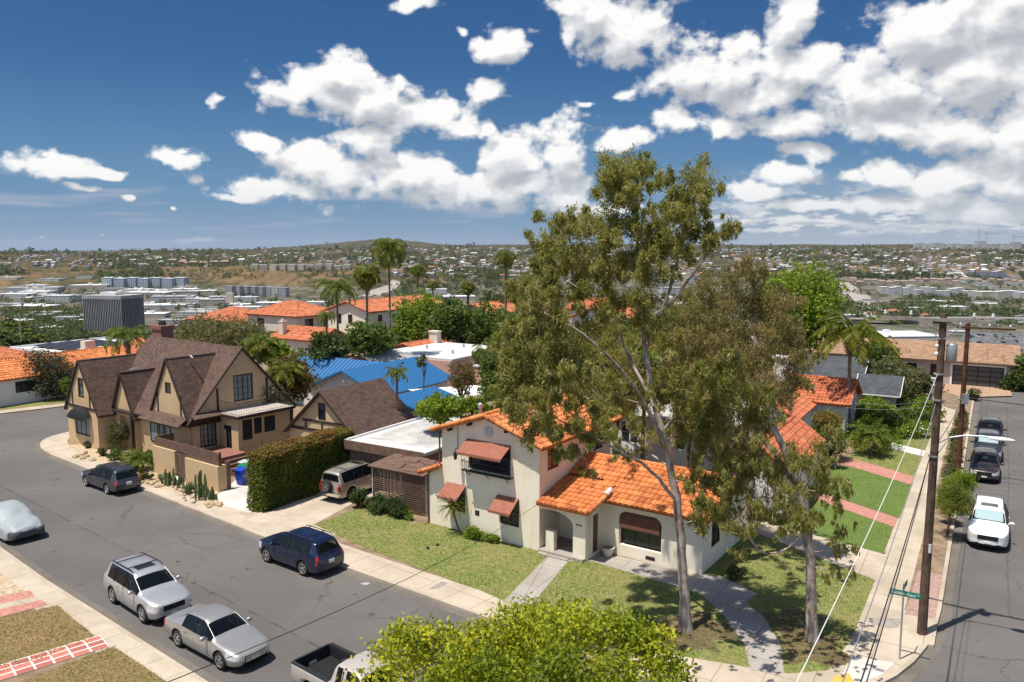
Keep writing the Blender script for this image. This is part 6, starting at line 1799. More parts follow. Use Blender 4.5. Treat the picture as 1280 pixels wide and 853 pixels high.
 F = [(i * NR + k, i * NR + k + 1, (i + 1) * NR + k + 1, (i + 1) * NR + k) for i in range(len(xs) - 1) for k in range(NR - 1)]
 mb = MB().add(V, F); mb.poly(V[:NR][::-1]); mb.poly(V[-NR:])
 m_, N, b, o_ = mat('car_cover_fabric'); Pq = coords(N); b.inputs['Base Color'].default_value = (.55, .60, .62, 1)
 sp = N.n('ShaderNodeSeparateXYZ'); N.put(sp.inputs[0], Pq)
 edge = N.m('ADD', sp.outputs[2], N.m('MULTIPLY', N.noise(Pq, 5, 3).outputs[0], .18))
 N.put(b.inputs['Base Color'], N.mix(N.m('MULTIPLY', N.rng(edge, .76, .80, 1, 0), N.rng(sp.outputs[0], 1.95, 2.1)), (.29, .325, .34, 1), (.05, .055, .062, 1)))
 b.inputs['Roughness'].default_value = .55
 obj('cover', mb, m_, t, smooth=True)
 add_wheels(t, (1.42, -1.3), .33, 1.78)
 m = MB().tube([(2.33, -.25, .56), (2.36, -.25, .56)], .05, 10); obj('badge', m, MT['chrome'], t)
build_vehicles()


# ------------------------------------------------------------------ foliage
def unit(v): return v / np.maximum(np.linalg.norm(v, axis=-1, keepdims=True), 1e-9)
def leaf_quads(P, L, Wd, D, r, bend=None):
 """one four-cornered leaf per point: length along D, random roll"""
 n = len(P); L = np.broadcast_to(L, (n,))[:, None]; Wd = np.broadcast_to(Wd, (n,))[:, None]
 S = unit(np.cross(D, r.normal(size=(n, 3))))
 a = P - D * L * .5; b = P + D * L * .5
 V = np.stack([a, P + S * Wd * .5, b, P - S * Wd * .5], 1).reshape(-1, 3)
 return V, np.arange(4 * n).reshape(n, 4)
def ball(r, n, shell=.45):
 d = unit(r.normal(size=(n, 3))); k = r.uniform(shell ** 3, 1, n) ** (1 / 3)
 return d * k[:, None]
def leafy(mb, r, c, rad, n, L, Wd, tone=(.5, .22), droop=0.0, shell=.45, per=22, spread=.30, mi=0):
 """leaves set in small sprays through an ellipsoid"""
 rad = np.asarray(rad if hasattr(rad, '__len__') else (rad,) * 3, float); ns = max(1, n // per)
 C_ = np.asarray(c) + ball(r, ns, shell) * rad
 t0 = r.normal(tone[0], tone[1], ns)
 idx = np.repeat(np.arange(ns), per)
 m = len(idx)
 off = r.normal(size=(m, 3)) * spread * rad.mean()
 P = C_[idx] + off * ((.85, .85, 1.35) if droop > .2 else (1, 1, .8))
 D = r.normal(size=(m, 3));
 if droop: D = unit(D * (1 - droop) + np.array([0, 0, -1.0]) * droop * 1.6)
 else: D = unit(D * (1, 1, .6) + .5 * unit(off + 1e-6))
 V, F = leaf_quads(P, L * r.uniform(.7, 1.3, m), Wd * r.uniform(.7, 1.3, m), D, r)
 mb.add(V, F, mi, np.clip(t0[idx] + r.normal(0, .12, m), 0, 1))
LM = {}
def build_leafmats():
 L = LM
 L['gum'] = leafmat('gum_leaf', (.16, .165, .036), (.33, .30, .078), (.47, .41, .17), .5)
 L['gum_red'] = leafmat('gum_leaf_rusty', (.16, .135, .044), (.30, .235, .094), (.42, .30, .16), .48)
 L['lime'] = leafmat('lime_leaf', (.13, .185, .012), (.31, .36, .02), (.52, .50, .03), .42)
 L['bright'] = leafmat('bright_leaf', (.085, .155, .012), (.19, .28, .022), (.30, .36, .035), .42)
 L['green'] = leafmat('green_leaf', (.038, .082, .014), (.085, .140, .026), (.155, .195, .042), .35)
 L['dark'] = leafmat('dark_leaf', (.020, .042, .012), (.046, .076, .020), (.085, .115, .034), .25)
 L['olive'] = leafmat('olive_leaf', (.065, .074, .028), (.125, .128, .052), (.19, .175, .08), .3)
 L['grey'] = leafmat('grey_leaf', (.040, .042, .030), (.075, .072, .052), (.115, .100, .075), .25)
 L['tan'] = leafmat('tan_leaf', (.11, .105, .04), (.17, .15, .06), (.23, .19, .09), .3)
 L['rust'] = leafmat('rust_leaf', (.075, .065, .015), (.15, .095, .03), (.22, .085, .035), .3)
 L['hedge'] = leafmat('hedge_leaf', (.085, .140, .014), (.19, .185, .03), (.28, .12, .045), .34)
 L['palm'] = leafmat('palm_leaf', (.060, .105, .016), (.13, .175, .026), (.27, .25, .035), .38)
 L['palm_yellow'] = leafmat('yellow_palm_leaf', (.075, .105, .012), (.17, .185, .022), (.36, .27, .03), .35)
 L['cactus'] = plain('cactus_skin', (.085, .12, .045), .7, .2, 6)
 L['agave'] = leafmat('agave_leaf', (.085, .12, .055), (.14, .175, .085), (.22, .23, .11), .1)
 L['flower'] = flat('white_petal', (.75, .74, .70), .7)
build_leafmats()

def gum_tree(name, label, stems, clumps, Y, mat_leaf, seed, bark='bark_grey', n_k=1.5, Lf=.21, Wf=.042, group=None, depth=1.5, droop=.42):
 """stems = [(list of (px, py, dY), r0, r1)] measured in the photograph at the tree's own distance; clumps = (px, py, radius px, dY)"""
 r = np.random.default_rng(seed); m = FPX
 b = AT(*stems[0][0][0][:2], Y); base = (b.x, b.y, max(b.z, 0) if abs(b.z) < .6 else 0)
 t = thing(name, label, 'tree', (base[0], base[1], 0), None, group)
 tb = MB(); skel = []
 for pts, r0, r1 in stems:
  P = [AT(x, y, Y + dy) for x, y, dy in pts]
  Q = [P[0]]
  for a, c in zip(P[:-1], P[1:]):
   k = max(2, int((c - a).length / .5))
   for i in range(1, k + 1): Q.append(a + (c - a) * i / k)
  for _ in range(2): Q = [Q[0]] + [(Q[i - 1] + Q[i] * 2 + Q[i + 1]) / 4 for i in range(1, len(Q) - 1)] + [Q[-1]]
  Q = [q + Vector(r.normal(0, .022, 3)) if 0 < i < len(Q) - 1 else q for i, q in enumerate(Q)]
  rad = np.linspace(r0, r1, len(Q))
  if pts is stems[0][0]: rad[:3] *= (1.45, 1.15, 1.04)[:len(rad[:3])]
  tb.tube([tuple(q) for q in Q], rad, 10)
  skel += [(q, R_) for q, R_ in zip(Q, rad)]
 SK = np.array([tuple(q) for q, _ in skel]); SR = np.array([R_ for _, R_ in skel])
 mb = MB()
 extra = []
 for cx, cy, rp, dy in clumps:
  for q in range(3):
   a = r.uniform(0, 6.28); k = r.uniform(.6, 1.2); extra.append((cx + math.cos(a) * rp * k, cy + math.sin(a) * rp * k * .8, rp * r.uniform(.38, .6), dy + r.normal(-depth * .5, depth)))
 for q_, (cx, cy, rp, dy) in enumerate(list(clumps) + extra):
  c = AT(cx, cy, Y + dy); rad = rp / m * (Y + dy) * 1.02
  d = np.linalg.norm(SK - np.array(c), axis=1); j = np.argmin(d + (SK[:, 2] > c.z) * .4)
  s = Vector(SK[j])
  if .3 < d[j] < 9 and q_ < len(clumps):
   mid = (s + c) / 2 + Vector((r.normal(0, .1), r.normal(0, .15), d[j] * .10))
   tb.tube([tuple(s), tuple(mid), tuple(c)], [min(SR[j] * .6, .012 + d[j] * .022), .022, .008], 5, caps=False)
   SK = np.vstack([SK, [tuple(mid)], [tuple(c)]]); SR = np.append(SR, [.03, .012])
  for k in range(2 if q_ < len(clumps) else 0):
   e = c + Vector(ball(r, 1, .5)[0]) * rad * .7; tb.tube([tuple(c), tuple((c + e) / 2 + Vector((0, 0, .06))), tuple(e)], [.010, .007, .003], 4, caps=False)
  n = int(n_k * rp * rp * r.uniform(.8, 1.15)); tone = r.normal(.5, .14)
  sub = max(2, int(rp / 9))
  for k in range(sub):
   o = ball(r, 1, .2)[0] * rad * .66
   leafy(mb, r, np.array(c) + o * (1, 1, .85), (rad * .50, rad * .50, rad * .44), max(22, n // sub), Lf, Wf, (tone + r.normal(0, .1), .2), droop, .1, 22, .30)
 o = obj('trunk', tb, MT[bark], None, smooth=True, loc=(base[0], base[1], 0)); o.parent = t; o.location = (0, 0, 0)
 o = obj('crown', mb, LM[mat_leaf], None, rnd=True, loc=(base[0], base[1], 0)); o.parent = t; o.location = (0, 0, 0)
 return t

def build_gums():
 # the tall pale gum on the front lawn
 st = [([(857, 787, 0), (856, 745, 0), (851, 690, 0), (848, 640, 0), (842, 600, 0), (833, 560, 0), (822, 520, 0), (812, 480, .3), (806, 440, .6)], .215, .11),
    ([(806, 440, .6), (802, 400, .8), (803, 350, 1.0), (798, 300, 1.2), (788, 255, 1.2), (786, 215, 1.0)], .10, .025),
    ([(836, 566, 0), (815, 520, -.4), (790, 478, -.8), (760, 445, -1.2), (728, 415, -1.6), (700, 400, -1.9), (662, 385, -2.2)], .085, .025),
    ([(818, 508, 0), (795, 465, .6), (778, 430, 1.2), (772, 400, 1.6), (752, 350, 2.0), (735, 310, 2.2)], .08, .025),
    ([(806, 440, .6), (826, 392, 0), (842, 345, -.4), (852, 305, -.6), (866, 262, -.8), (868, 225, -.8)], .085, .02),
    ([(826, 392, 0), (858, 358, -.8), (880, 320, -1.3), (903, 288, -1.6)], .06, .015),
    ([(845, 625, 0), (815, 590, -1.0), (790, 570, -1.8), (755, 555, -2.4), (722, 535, -2.8), (690, 520, -3.1)], .085, .02),
    ([(838, 585, 0), (800, 560, .8), (770, 545, 1.4), (742, 545, 1.8)], .05, .015),
    ([(828, 540, 0), (858, 505, -.6), (890, 480, -1.0), (925, 458, -1.4)], .06, .015)]
 cl = [(786, 222, 34, 1), (770, 232, 26, .6), (803, 212, 22, 1.2), (792, 250, 26, 1.2), (762, 262, 24, 1.6), (864, 222, 30, -.8), (848, 240, 26, -.4), (880, 236, 20, -1), (866, 258, 26, -.8), (840, 262, 22, 0), (884, 262, 15, -1), (906, 284, 18, -1.6), (892, 292, 16, -1.4),
    (705, 285, 28, 2), (688, 300, 22, 1.6), (730, 292, 30, 2.2), (745, 275, 22, 2.4), (715, 318, 30, 1.6), (692, 330, 24, 1.2), (742, 322, 30, 2), (768, 292, 26, 1.6), (775, 322, 26, 1.4), (762, 348, 22, 1.6), (800, 280, 22, .6), (818, 296, 24, .4), (836, 290, 22, 0), (826, 322, 16, 0), (812, 318, 18, .6),
    (722, 350, 26, 1.2), (700, 360, 26, .4), (672, 352, 26, -1.2), (655, 368, 22, -2), (648, 392, 22, -2.4), (672, 382, 28, -1.8), (698, 392, 24, -1.4), (640, 412, 18, -2.6), (735, 372, 20, .4),
    (662, 418, 28, -2.2), (690, 425, 30, -1.6), (642, 440, 26, -2.6), (672, 452, 32, -2.2), (705, 458, 32, -1.4), (735, 440, 26, -.6), (632, 470, 24, -2.8), (660, 486, 32, -2.6), (692, 492, 34, -2.2), (725, 482, 30, -1.4), (752, 500, 26, -1.8), (650, 516, 24, -3), (682, 522, 28, -3), (712, 522, 24, -2.6), (668, 545, 17, -3.2), (690, 548, 14, -3.2), (640, 500, 18, -3), (622, 500, 14, -3),
    (760, 530, 24, -2.2), (742, 552, 20, -2.6), (720, 560, 16, -2.8), (780, 560, 16, -1.6), (770, 502, 24, 0), (795, 535, 16, .6), (700, 570, 12, -3), (735, 590, 12, -2.6),
    (850, 470, 26, -.4), (872, 490, 28, -.8), (895, 470, 30, -1.2), (920, 455, 24, -1.5), (845, 510, 22, -.4), (868, 528, 24, -.6), (890, 515, 26, -.8), (830, 480, 22, .4), (848, 545, 16, -.3), (880, 555, 20, -.5), (905, 540, 22, -1), (862, 600, 16, -.2), (882, 612, 20, -.3), (895, 640, 18, -.5), (878, 655, 16, -.3), (870, 580, 16, 0), (905, 600, 20, -.6), (900, 575, 20, -.6), (850, 270, 24, -.6), (868, 288, 20, -.8), (846, 300, 22, -.4), (828, 312, 22, 0), (858, 318, 16, -.8), (882, 306, 14, -1.2), (812, 342, 22, .2), (838, 346, 15, -.4), (790, 330, 24, .8), (780, 372, 24, .8), (812, 372, 18, .2), (792, 402, 22, .8), (758, 384, 24, 1.2), (822, 402, 16, 0), (740, 405, 22, .6)]
 gum_tree('gum_tree', 'tallest gum tree with a pale grey trunk on the lawn before the orange roof', st, cl, 30.33, 'gum', 4)
 # the second gum nearer the corner, one limb sawn off
 st = [([(1015, 800, 0), (1014, 760, 0), (1014, 710, 0), (1010, 670, 0), (1008, 640, 0), (1003, 612, 0)], .205, .17),
    ([(1003, 612, 0), (988, 575, .2), (972, 545, .4), (966, 534, .5)], .14, .13),
    ([(1003, 618, 0), (985, 590, .8), (960, 558, 1.6), (935, 525, 2.2), (912, 495, 2.6), (898, 460, 2.8)], .10, .03),
    ([(1003, 614, 0), (1018, 590, -.6), (1032, 565, -1), (1040, 545, -1.2)], .07, .02),
    ([(1009, 660, 0), (985, 690, -.6), (958, 695, -1), (940, 680, -1.2), (928, 655, -1.2), (915, 625, -1)], .05, .02),
    ([(1004, 625, 0), (970, 620, .8), (935, 622, 1.2), (905, 630, 1.4)], .06, .02)]
 cl = [(1000, 588, 26, -.2), (1025, 568, 24, -1), (1042, 548, 16, -1.2), (1038, 592, 22, -1), (1048, 618, 18, -1), (1020, 615, 22, -.5), (990, 612, 24, .3), (972, 590, 26, 1), (950, 570, 28, 1.6), (955, 610, 26, .8), (925, 598, 28, 1.2), (930, 560, 30, 2), (905, 575, 26, 1.8), (935, 528, 30, 2.2), (960, 525, 24, 1.8), (908, 540, 28, 2.4), (900, 505, 30, 2.6), (925, 490, 30, 2.6), (950, 495, 26, 2), (890, 470, 28, 2.8), (985, 640, 22, 0), (1000, 655, 18, 0), (960, 640, 22, .4), (930, 635, 24, 1), (905, 640, 24, 1.2), (912, 665, 20, -.8), (1046, 690, 13, -.6), (1042, 715, 13, -.6), (935, 668, 16, -1), (890, 610, 24, 1.6), (985, 560, 16, .8), (1052, 640, 13, -1), (885, 640, 20, .6), (925, 690, 12, -.6), (985, 670, 16, -.4), (1020, 640, 18, -.4), (1050, 665, 15, -.8), (1058, 690, 12, -.8), (1056, 720, 12, -.8), (975, 625, 22, .2)]
 gum_tree('gum_tree', 'leaning gum tree with a sawn off pale limb, nearest the street corner', st, cl, 29.5, 'gum', 7, n_k=.85, droop=.58)
 # a third, rustier gum behind them
 st = [([(931, 668, 0), (935, 620, 0), (940, 560, 0), (944, 500, 0), (946, 440, 0), (944, 405, 0)], .26, .12),
    ([(944, 405, 0), (948, 375, 0), (940, 350, .3), (934, 325, .3)], .11, .03), ([(946, 430, 0), (920, 400, .8), (895, 375, 1.2)], .09, .02), ([(946, 440, 0), (972, 410, -.8), (985, 385, -1)], .08, .02), ([(944, 480, 0), (905, 450, 1.2), (875, 425, 1.6)], .09, .02), ([(944, 500, 0), (985, 470, -1), (1005, 450, -1.2)], .07, .02)]
 cl = [(936, 326, 18, .3), (928, 345, 24, .3), (950, 350, 20, 0), (905, 362, 26, 1), (960, 372, 26, -.4), (882, 385, 26, 1.4), (915, 390, 30, .8), (945, 395, 28, 0), (975, 400, 26, -.8), (868, 412, 26, 1.8), (898, 420, 32, 1.2), (930, 428, 34, .4), (962, 430, 32, -.4), (990, 428, 24, -1), (860, 440, 24, 1.8), (885, 452, 30, 1.4), (915, 462, 34, .8), (948, 466, 34, 0), (980, 465, 28, -.8), (1000, 455, 20, -1.2), (870, 480, 26, 1.6), (900, 492, 28, 1), (965, 495, 26, -.6), (990, 495, 22, -1), (985, 375, 18, -1), (868, 368, 18, 1.6), (1000, 480, 16, -1.2), (935, 500, 28, .2), (875, 350, 14, 1.6)]
 gum_tree('gum_tree', 'dense rusty crowned gum tree standing behind the two lawn gums', st, cl, 37.5, 'gum_red', 9, n_k=1.25, droop=.5)
 # a darker leafy mass behind the tall gum's foot
 st = [([(835, 640, 0), (838, 560, 0), (846, 500, 0), (850, 440, 0), (852, 400, 0)], .2, .08), ([(846, 500, 0), (870, 450, .5), (885, 410, .5)], .08, .02)]
 cl = [(868, 380, 26, 0), (850, 405, 26, 0), (880, 415, 28, .5), (858, 440, 28, 0), (835, 430, 20, 0), (875, 450, 26, .5), (850, 470, 24, 0), (828, 462, 18, 0), (885, 485, 22, .4), (800, 428, 30, .6), (782, 468, 30, .5), (815, 500, 28, 0), (840, 528, 24, 0), (790, 515, 24, 0), (758, 440, 28, 1), (742, 478, 26, 1), (892, 520, 24, .5), (908, 548, 22, .5), (832, 392, 22, 0), (870, 520, 24, 0), (812, 545, 20, -.4), (765, 415, 24, 1)]
 gum_tree('gum_tree', 'slender dark green gum between the tall gum and the rusty crowned one', st, cl, 41.5, 'gum', 12, n_k=1.3)
build_gums()

def crown_mesh(seed, rx, rz, n, L, Wd, lobes=14, lm='green', droop=0.0, tone=(.5, .2), name='crown', flat_base=.35, zc=None):
 """crown about its own centre foot; used as a shared mesh"""
 r = np.random.default_rng(seed); mb = MB()
 P = ball(r, lobes, .55); P[:, 2] = np.where(P[:, 2] < -flat_base, -flat_base * r.uniform(.4, 1, lobes), P[:, 2])
 for p in P:
  k = r.uniform(.34, .52)
  leafy(mb, r, (p[0] * rx * .72, p[1] * rx * .72, p[2] * rz * .72), (rx * k, rx * k, rz * k), n // lobes, L, Wd, (r.normal(*tone), .16), droop, .55, 16, .22)
 leafy(mb, r, (0, 0, 0), (rx * .6, rx * .6, rz * .6), n // 8, L * 1.3, Wd * 1.3, (.3, .15), droop, .2, 16, .3)
 return mb.mesh(name, LM[lm], rnd=True)
def trunk_mesh(seed, h, r0, lean=.06, forks=3, rc=1.0, name='trunk', bark='bark'):
 r = np.random.default_rng(seed); mb = MB()
 P = [(0, 0, -.3)] + [(lean * h * t * r.normal(0, 1), lean * h * t * r.normal(0, 1), h * t) for t in (.25, .5, .75, 1)]
 mb.tube(P, [r0 * 1.3, r0, r0 * .9, r0 * .8, r0 * .5], 8)
 for k in range(forks):
  a = 2 * math.pi * k / forks + r.uniform(0, 1); q = Vector(P[3]); e = q + Vector((math.cos(a) * rc * .7, math.sin(a) * rc * .7, h * .35 + rc * .2))
  mb.tube([tuple(q), tuple((q + e) / 2 + Vector((0, 0, -.1))), tuple(e)], [r0 * .55, r0 * .4, r0 * .15], 6)
 return mb.mesh(name, MT[bark], smooth=True)
def place_tree(name, label, x, y, z, crown, trunk, zc, scale=(1, 1, 1), rot=0.0, group=None, cat='tree'):
 t = bpy.data.objects.new(name, None); C.objects.link(t); t.location = (x, y, z); t.scale = scale; t.rotation_euler = (0, 0, rot)
 tag(t, label, cat, group); OFF[t.name] = (0, 0, 0)
 c = bpy.data.objects.new('crown', crown); C.objects.link(c); c.parent = t; c.location = (0, 0, zc)
 if trunk:
  k = bpy.data.objects.new('trunk', trunk); C.objects.link(k); k.parent = t
 return t
def photo_tree(name, label, cx, cy, rx, ry, Y, lm, n=6000, L=.16, Wd=.09, seed=0, lobes=22, zg=0.0, droop=0.0, tone=(.5, .2), bark='bark', group=None, cat='tree', ycore=.9, zmin=None):
 """a crown measured in the photograph and stood on the ground at distance Y"""
 c = AT(cx, cy, Y); rX = rx / FPX * Y; rZ = ry / FPX * Y
 cr = crown_mesh(seed, rX, rZ, n, L, Wd, lobes, lm, droop, tone)
 h = c.z - zg
 tr = trunk_mesh(seed, max(.4, h), max(.06, min(.3, rX * .09)), .02, 4, rX, bark=bark) if h > rZ * .5 else None
 return place_tree(name, label, c.x, c.y, zg, cr, tr, h, group=group, cat=cat)

# ------------------------------------------------------------------ palms
def frond(mb, r, base, az, el, Lf, droop, nl=26, wl=.5, ww=.05, tone=.5, mi=0):
 """arching rib with two rows of hanging leaflets"""
 P = []; p = Vector(base); th = el; k = 14
 for i in range(k + 1):
  P.append(p.copy()); p = p + Vector((math.cos(az) * math.cos(th), math.sin(az) * math.cos(th), math.sin(th))) * Lf / k; th -= droop / k * (1 + i / k)
 mb.tube([tuple(q) for q in P], np.linspace(.03, .006, len(P)) * max(.6, Lf / 2.2), 4, mi, caps=False, rnd=tone * .8 + .1)
 side = Vector((-math.sin(az), math.cos(az), 0)); Q = []; D = []
 for i in range(nl):
  t = .10 + .9 * i / (nl - 1); f = t * k; j = min(k - 1, int(f)); q = P[j] + (P[j + 1] - P[j]) * (f - j); d = (P[j + 1] - P[j]).normalized()
  l = wl * math.sin(math.pi * min(1, .18 + .80 * t)) ** .7
  for s in (1, -1):
   dd = (side * s * .85 + d * .55 + Vector((0, 0, -.42 - .25 * r.random()))).normalized()
   Q.append(np.array(q + dd * l * .5)); D.append((np.array(dd), l))
 Q = np.array(Q); DD = np.array([a for a, _ in D]); Ls = np.array([b for _, b in D])
 V, F = leaf_quads(Q, Ls, ww, DD, r); mb.add(V, F, mi, np.clip(tone + r.normal(0, .1, len(Q)), 0, 1))
def palm_mesh(seed, nf, Lf, lm, droop=(1.2, 2.0), el=(-.2, 1.3), wl=.5, ww=.06, nl=26, dead=0, tone=(.45, .2), name='crown'):
 r = np.random.default_rng(seed); mb = MB()
 for i in range(nf):
  f = (i + .5) / nf; e = el[1] + (el[0] - el[1]) * f
  frond(mb, r, (0, 0, 0), i * 2.399 + r.normal(0, .15), e + r.normal(0, .1), Lf * r.uniform(.85, 1.1), r.uniform(*droop), nl, wl, ww, float(np.clip(tone[0] + (f - .4) * .5 + r.normal(0, tone[1] * .4), 0, 1)))
 return mb.mesh(name, LM[lm], rnd=True)
def palm(name, label, px, py, Y, crown, r0, zg=0.0, base=None, skirt=None, group=None, scale=1.0, bark='palm_bark'):
 """px, py = heart of the palm in the photograph"""
 c = AT(px, py, Y); h = c.z - zg
 t = bpy.data.objects.new(name, None); C.objects.link(t); t.location = (c.x, c.y, zg); tag(t, label, 'palm', group); OFF[t.name] = (0, 0, 0)
 k = bpy.data.objects.new('crown', crown); C.objects.link(k); k.parent = t; k.location = (0, 0, h); k.scale = (scale,) * 3; k.rotation_euler = (0, 0, px * .37)
 mb = MB(); n = 10; b = (base[0] / FPX * Y, 0) if base else (0, 0)
 P = [(b[0] * (1 - (i / n)) ** 1.6, b[1], -.3 + (h + .3) * i / n) for i in range(n + 1)]
 mb.tube(P, [r0 * (1.35 - .45 * min(1, i / 3)) for i in range(n + 1)], 9)
 q = bpy.data.objects.new('trunk', mb.mesh('trunk', MT[bark], smooth=True)); C.objects.link(q); q.parent = t
 if skirt:
  r = np.random.default_rng(int(px)); s = MB()
  P = np.stack([r.normal(0, r0 * 1.6, 260), r.normal(0, r0 * 1.6, 260), h - r.uniform(.1, skirt, 260)], 1)
  D = unit(np.stack([P[:, 0] * .5, P[:, 1] * .5, -np.ones(260)], 1)); V, F = leaf_quads(P, .6, .1, D, r); s.add(V, F, 0, r.uniform(.4, .9, 260))
  o = bpy.data.objects.new('dead_fronds', s.mesh('dead_fronds', LM['tan'], rnd=True)); C.objects.link(o); o.parent = t
 return t


# ------------------------------------------------------------------ the trees and shrubs one can tell apart
def shrub(name, label, foot, rx, ry, h, lm, n, L, Wd, seed, frame=None, group=None, cat='shrub', z=0.0, tone=(.5, .2), spray=.22):
 """low bush: leaves through a flattened dome that stands on the ground"""
 r = np.random.default_rng(seed); mb = MB(); k = max(5, int(rx * ry * 10))
 for i in range(k):
  p = ball(r, 1, .3)[0]; p[2] = abs(p[2])
  s = r.uniform(.35, .55)
  leafy(mb, r, (p[0] * rx * .62, p[1] * ry * .62, h * (.30 + .45 * p[2])), (rx * s, ry * s, h * s * .62), n // k, L, Wd, (r.normal(*tone), .15), 0, .5, 14, spray)
 st = MB()
 for i in range(7):
  a = 2 * math.pi * i / 7; st.tube([(0, 0, -.1), (math.cos(a) * rx * .3, math.sin(a) * ry * .3, h * .35), (math.cos(a) * rx * .6, math.sin(a) * ry * .6, h * .7)], [.03, .02, .008], 5, caps=False)
 x, y = frame.xy(*foot) if frame else foot
 t = bpy.data.objects.new(name, None); C.objects.link(t); t.location = (x, y, z); tag(t, label, cat, group); OFF[t.name] = (0, 0, 0)
 if frame: t.rotation_euler.z = frame.rot
 o = bpy.data.objects.new('foliage', mb.mesh('foliage', LM[lm], rnd=True)); C.objects.link(o); o.parent = t
 o = bpy.data.objects.new('stem', st.mesh('stem', MT['bark'])); C.objects.link(o); o.parent = t
 return t
def hedge(name, label, a0, a1, b0, b1, h, frame, lm, n, L, Wd, seed, red_top=True, round_=.12, z=0.0):
 """clipped hedge: leaves over every face of a soft-edged block, solid dark fill inside"""
 r = np.random.default_rng(seed); mb = MB(); w, d = a1 - a0, b1 - b0
 A = [(w * d, 'z'), (d * h, 'x0'), (d * h, 'x1'), (w * h, 'y0'), (w * h, 'y1')]; tot = sum(a for a, _ in A)
 for a, f in A:
  m = int(n * a / tot); u = r.uniform(0, 1, m); v = r.uniform(0, 1, m); e = r.normal(0, .055, m)
  if f == 'z': P = np.stack([u * w, v * d, h + e], 1); nn = (0, 0, 1)
  elif f == 'x0': P = np.stack([e, u * d, v * h], 1); nn = (-1, 0, 0)
  elif f == 'x1': P = np.stack([w + e, u * d, v * h], 1); nn = (1, 0, 0)
  elif f == 'y0': P = np.stack([u * w, e, v * h], 1); nn = (0, -1, 0)
  else: P = np.stack([u * w, d + e, v * h], 1); nn = (0, 1, 0)
  q = np.stack([P[:, 0] * 1.3, P[:, 1] * 1.3, P[:, 2] * 1.3], 1)
  bmp = _fbm(q[:, 0] + q[:, 2] * .7, q[:, 1] - q[:, 2] * .4, seed, 3)
  P = P + np.array(nn) * (bmp[:, None] * .24 + np.abs(r.normal(0, .05, m))[:, None])
  cx = np.clip((np.abs(P[:, 0] - w / 2) - (w / 2 - .25)) / .25, 0, 1) * np.clip((P[:, 2] - (h - .3)) / .3, 0, 1); P[:, 2] -= cx * round_
  D = unit(r.normal(size=(m, 3)) + np.array(nn) * .7 + np.array((0, 0, -.3)))
  V, F = leaf_quads(P, L * r.uniform(.7, 1.3, m), Wd * r.uniform(.7, 1.3, m), D, r)
  t = (.14 + .62 * np.clip((P[:, 2] / h - .70) / .30, 0, 1) if red_top else np.full(m, .45)) + bmp * .34 + r.normal(0, .15, m)
  if red_top: t = t + .16 * (v if f != 'z' else .6)
  mb.add(V, F, 0, np.clip(t, 0, 1))
 core = MB().box(.14, .14, 0, w - .14, d - .14, h - .16)  # solid dark block added inside so the leaves never show daylight through
 t = thing(name, label, 'hedge', (a0, b0, z), frame);
 o = bpy.data.objects.new('foliage', mb.mesh('foliage', LM[lm], rnd=True)); C.objects.link(o); o.parent = t
 o = bpy.data.objects.new('twigs', core.mesh('twigs', plain('twig_core', (.03, .035, .015), .95))); C.objects.link(o); o.parent = t
 return t
def rosette(mb, r, c, n, L, w, el=(.3, 1.2), tone=.5):
 for i in range(n):
  a = i * 2.399 + r.normal(0, .1); e = r.uniform(*el); d = Vector((math.cos(a) * math.cos(e), math.sin(a) * math.cos(e), math.sin(e))); s = Vector((-math.sin(a), math.cos(a), 0)); l = L * r.uniform(.75, 1.1)
  p = Vector(c); q = p + d * l * .5 ; e_ = p + d * l + Vector((0, 0, -.12 * l)); up = d.cross(s) * w * .25
  mb.add([tuple(p - s * w * .35), tuple(p + s * w * .35), tuple(q + s * w * .5 + up), tuple(q - s * w * .5 + up), tuple(e_)], [(0, 1, 2, 3)], 0, tone + r.normal(0, .12)); mb.add([tuple(q - s * w * .5 + up), tuple(q + s * w * .5 + up), tuple(e_)], [(0, 1, 2)], 0, tone + r.normal(0, .12))
def simple_plant(name, label, x, y, z, mb, m, cat='plant', group=None, rnd=True):
 o = obj(name, mb, m, loc=(x, y, z), rnd=rnd); return tag(o, label, cat, group)

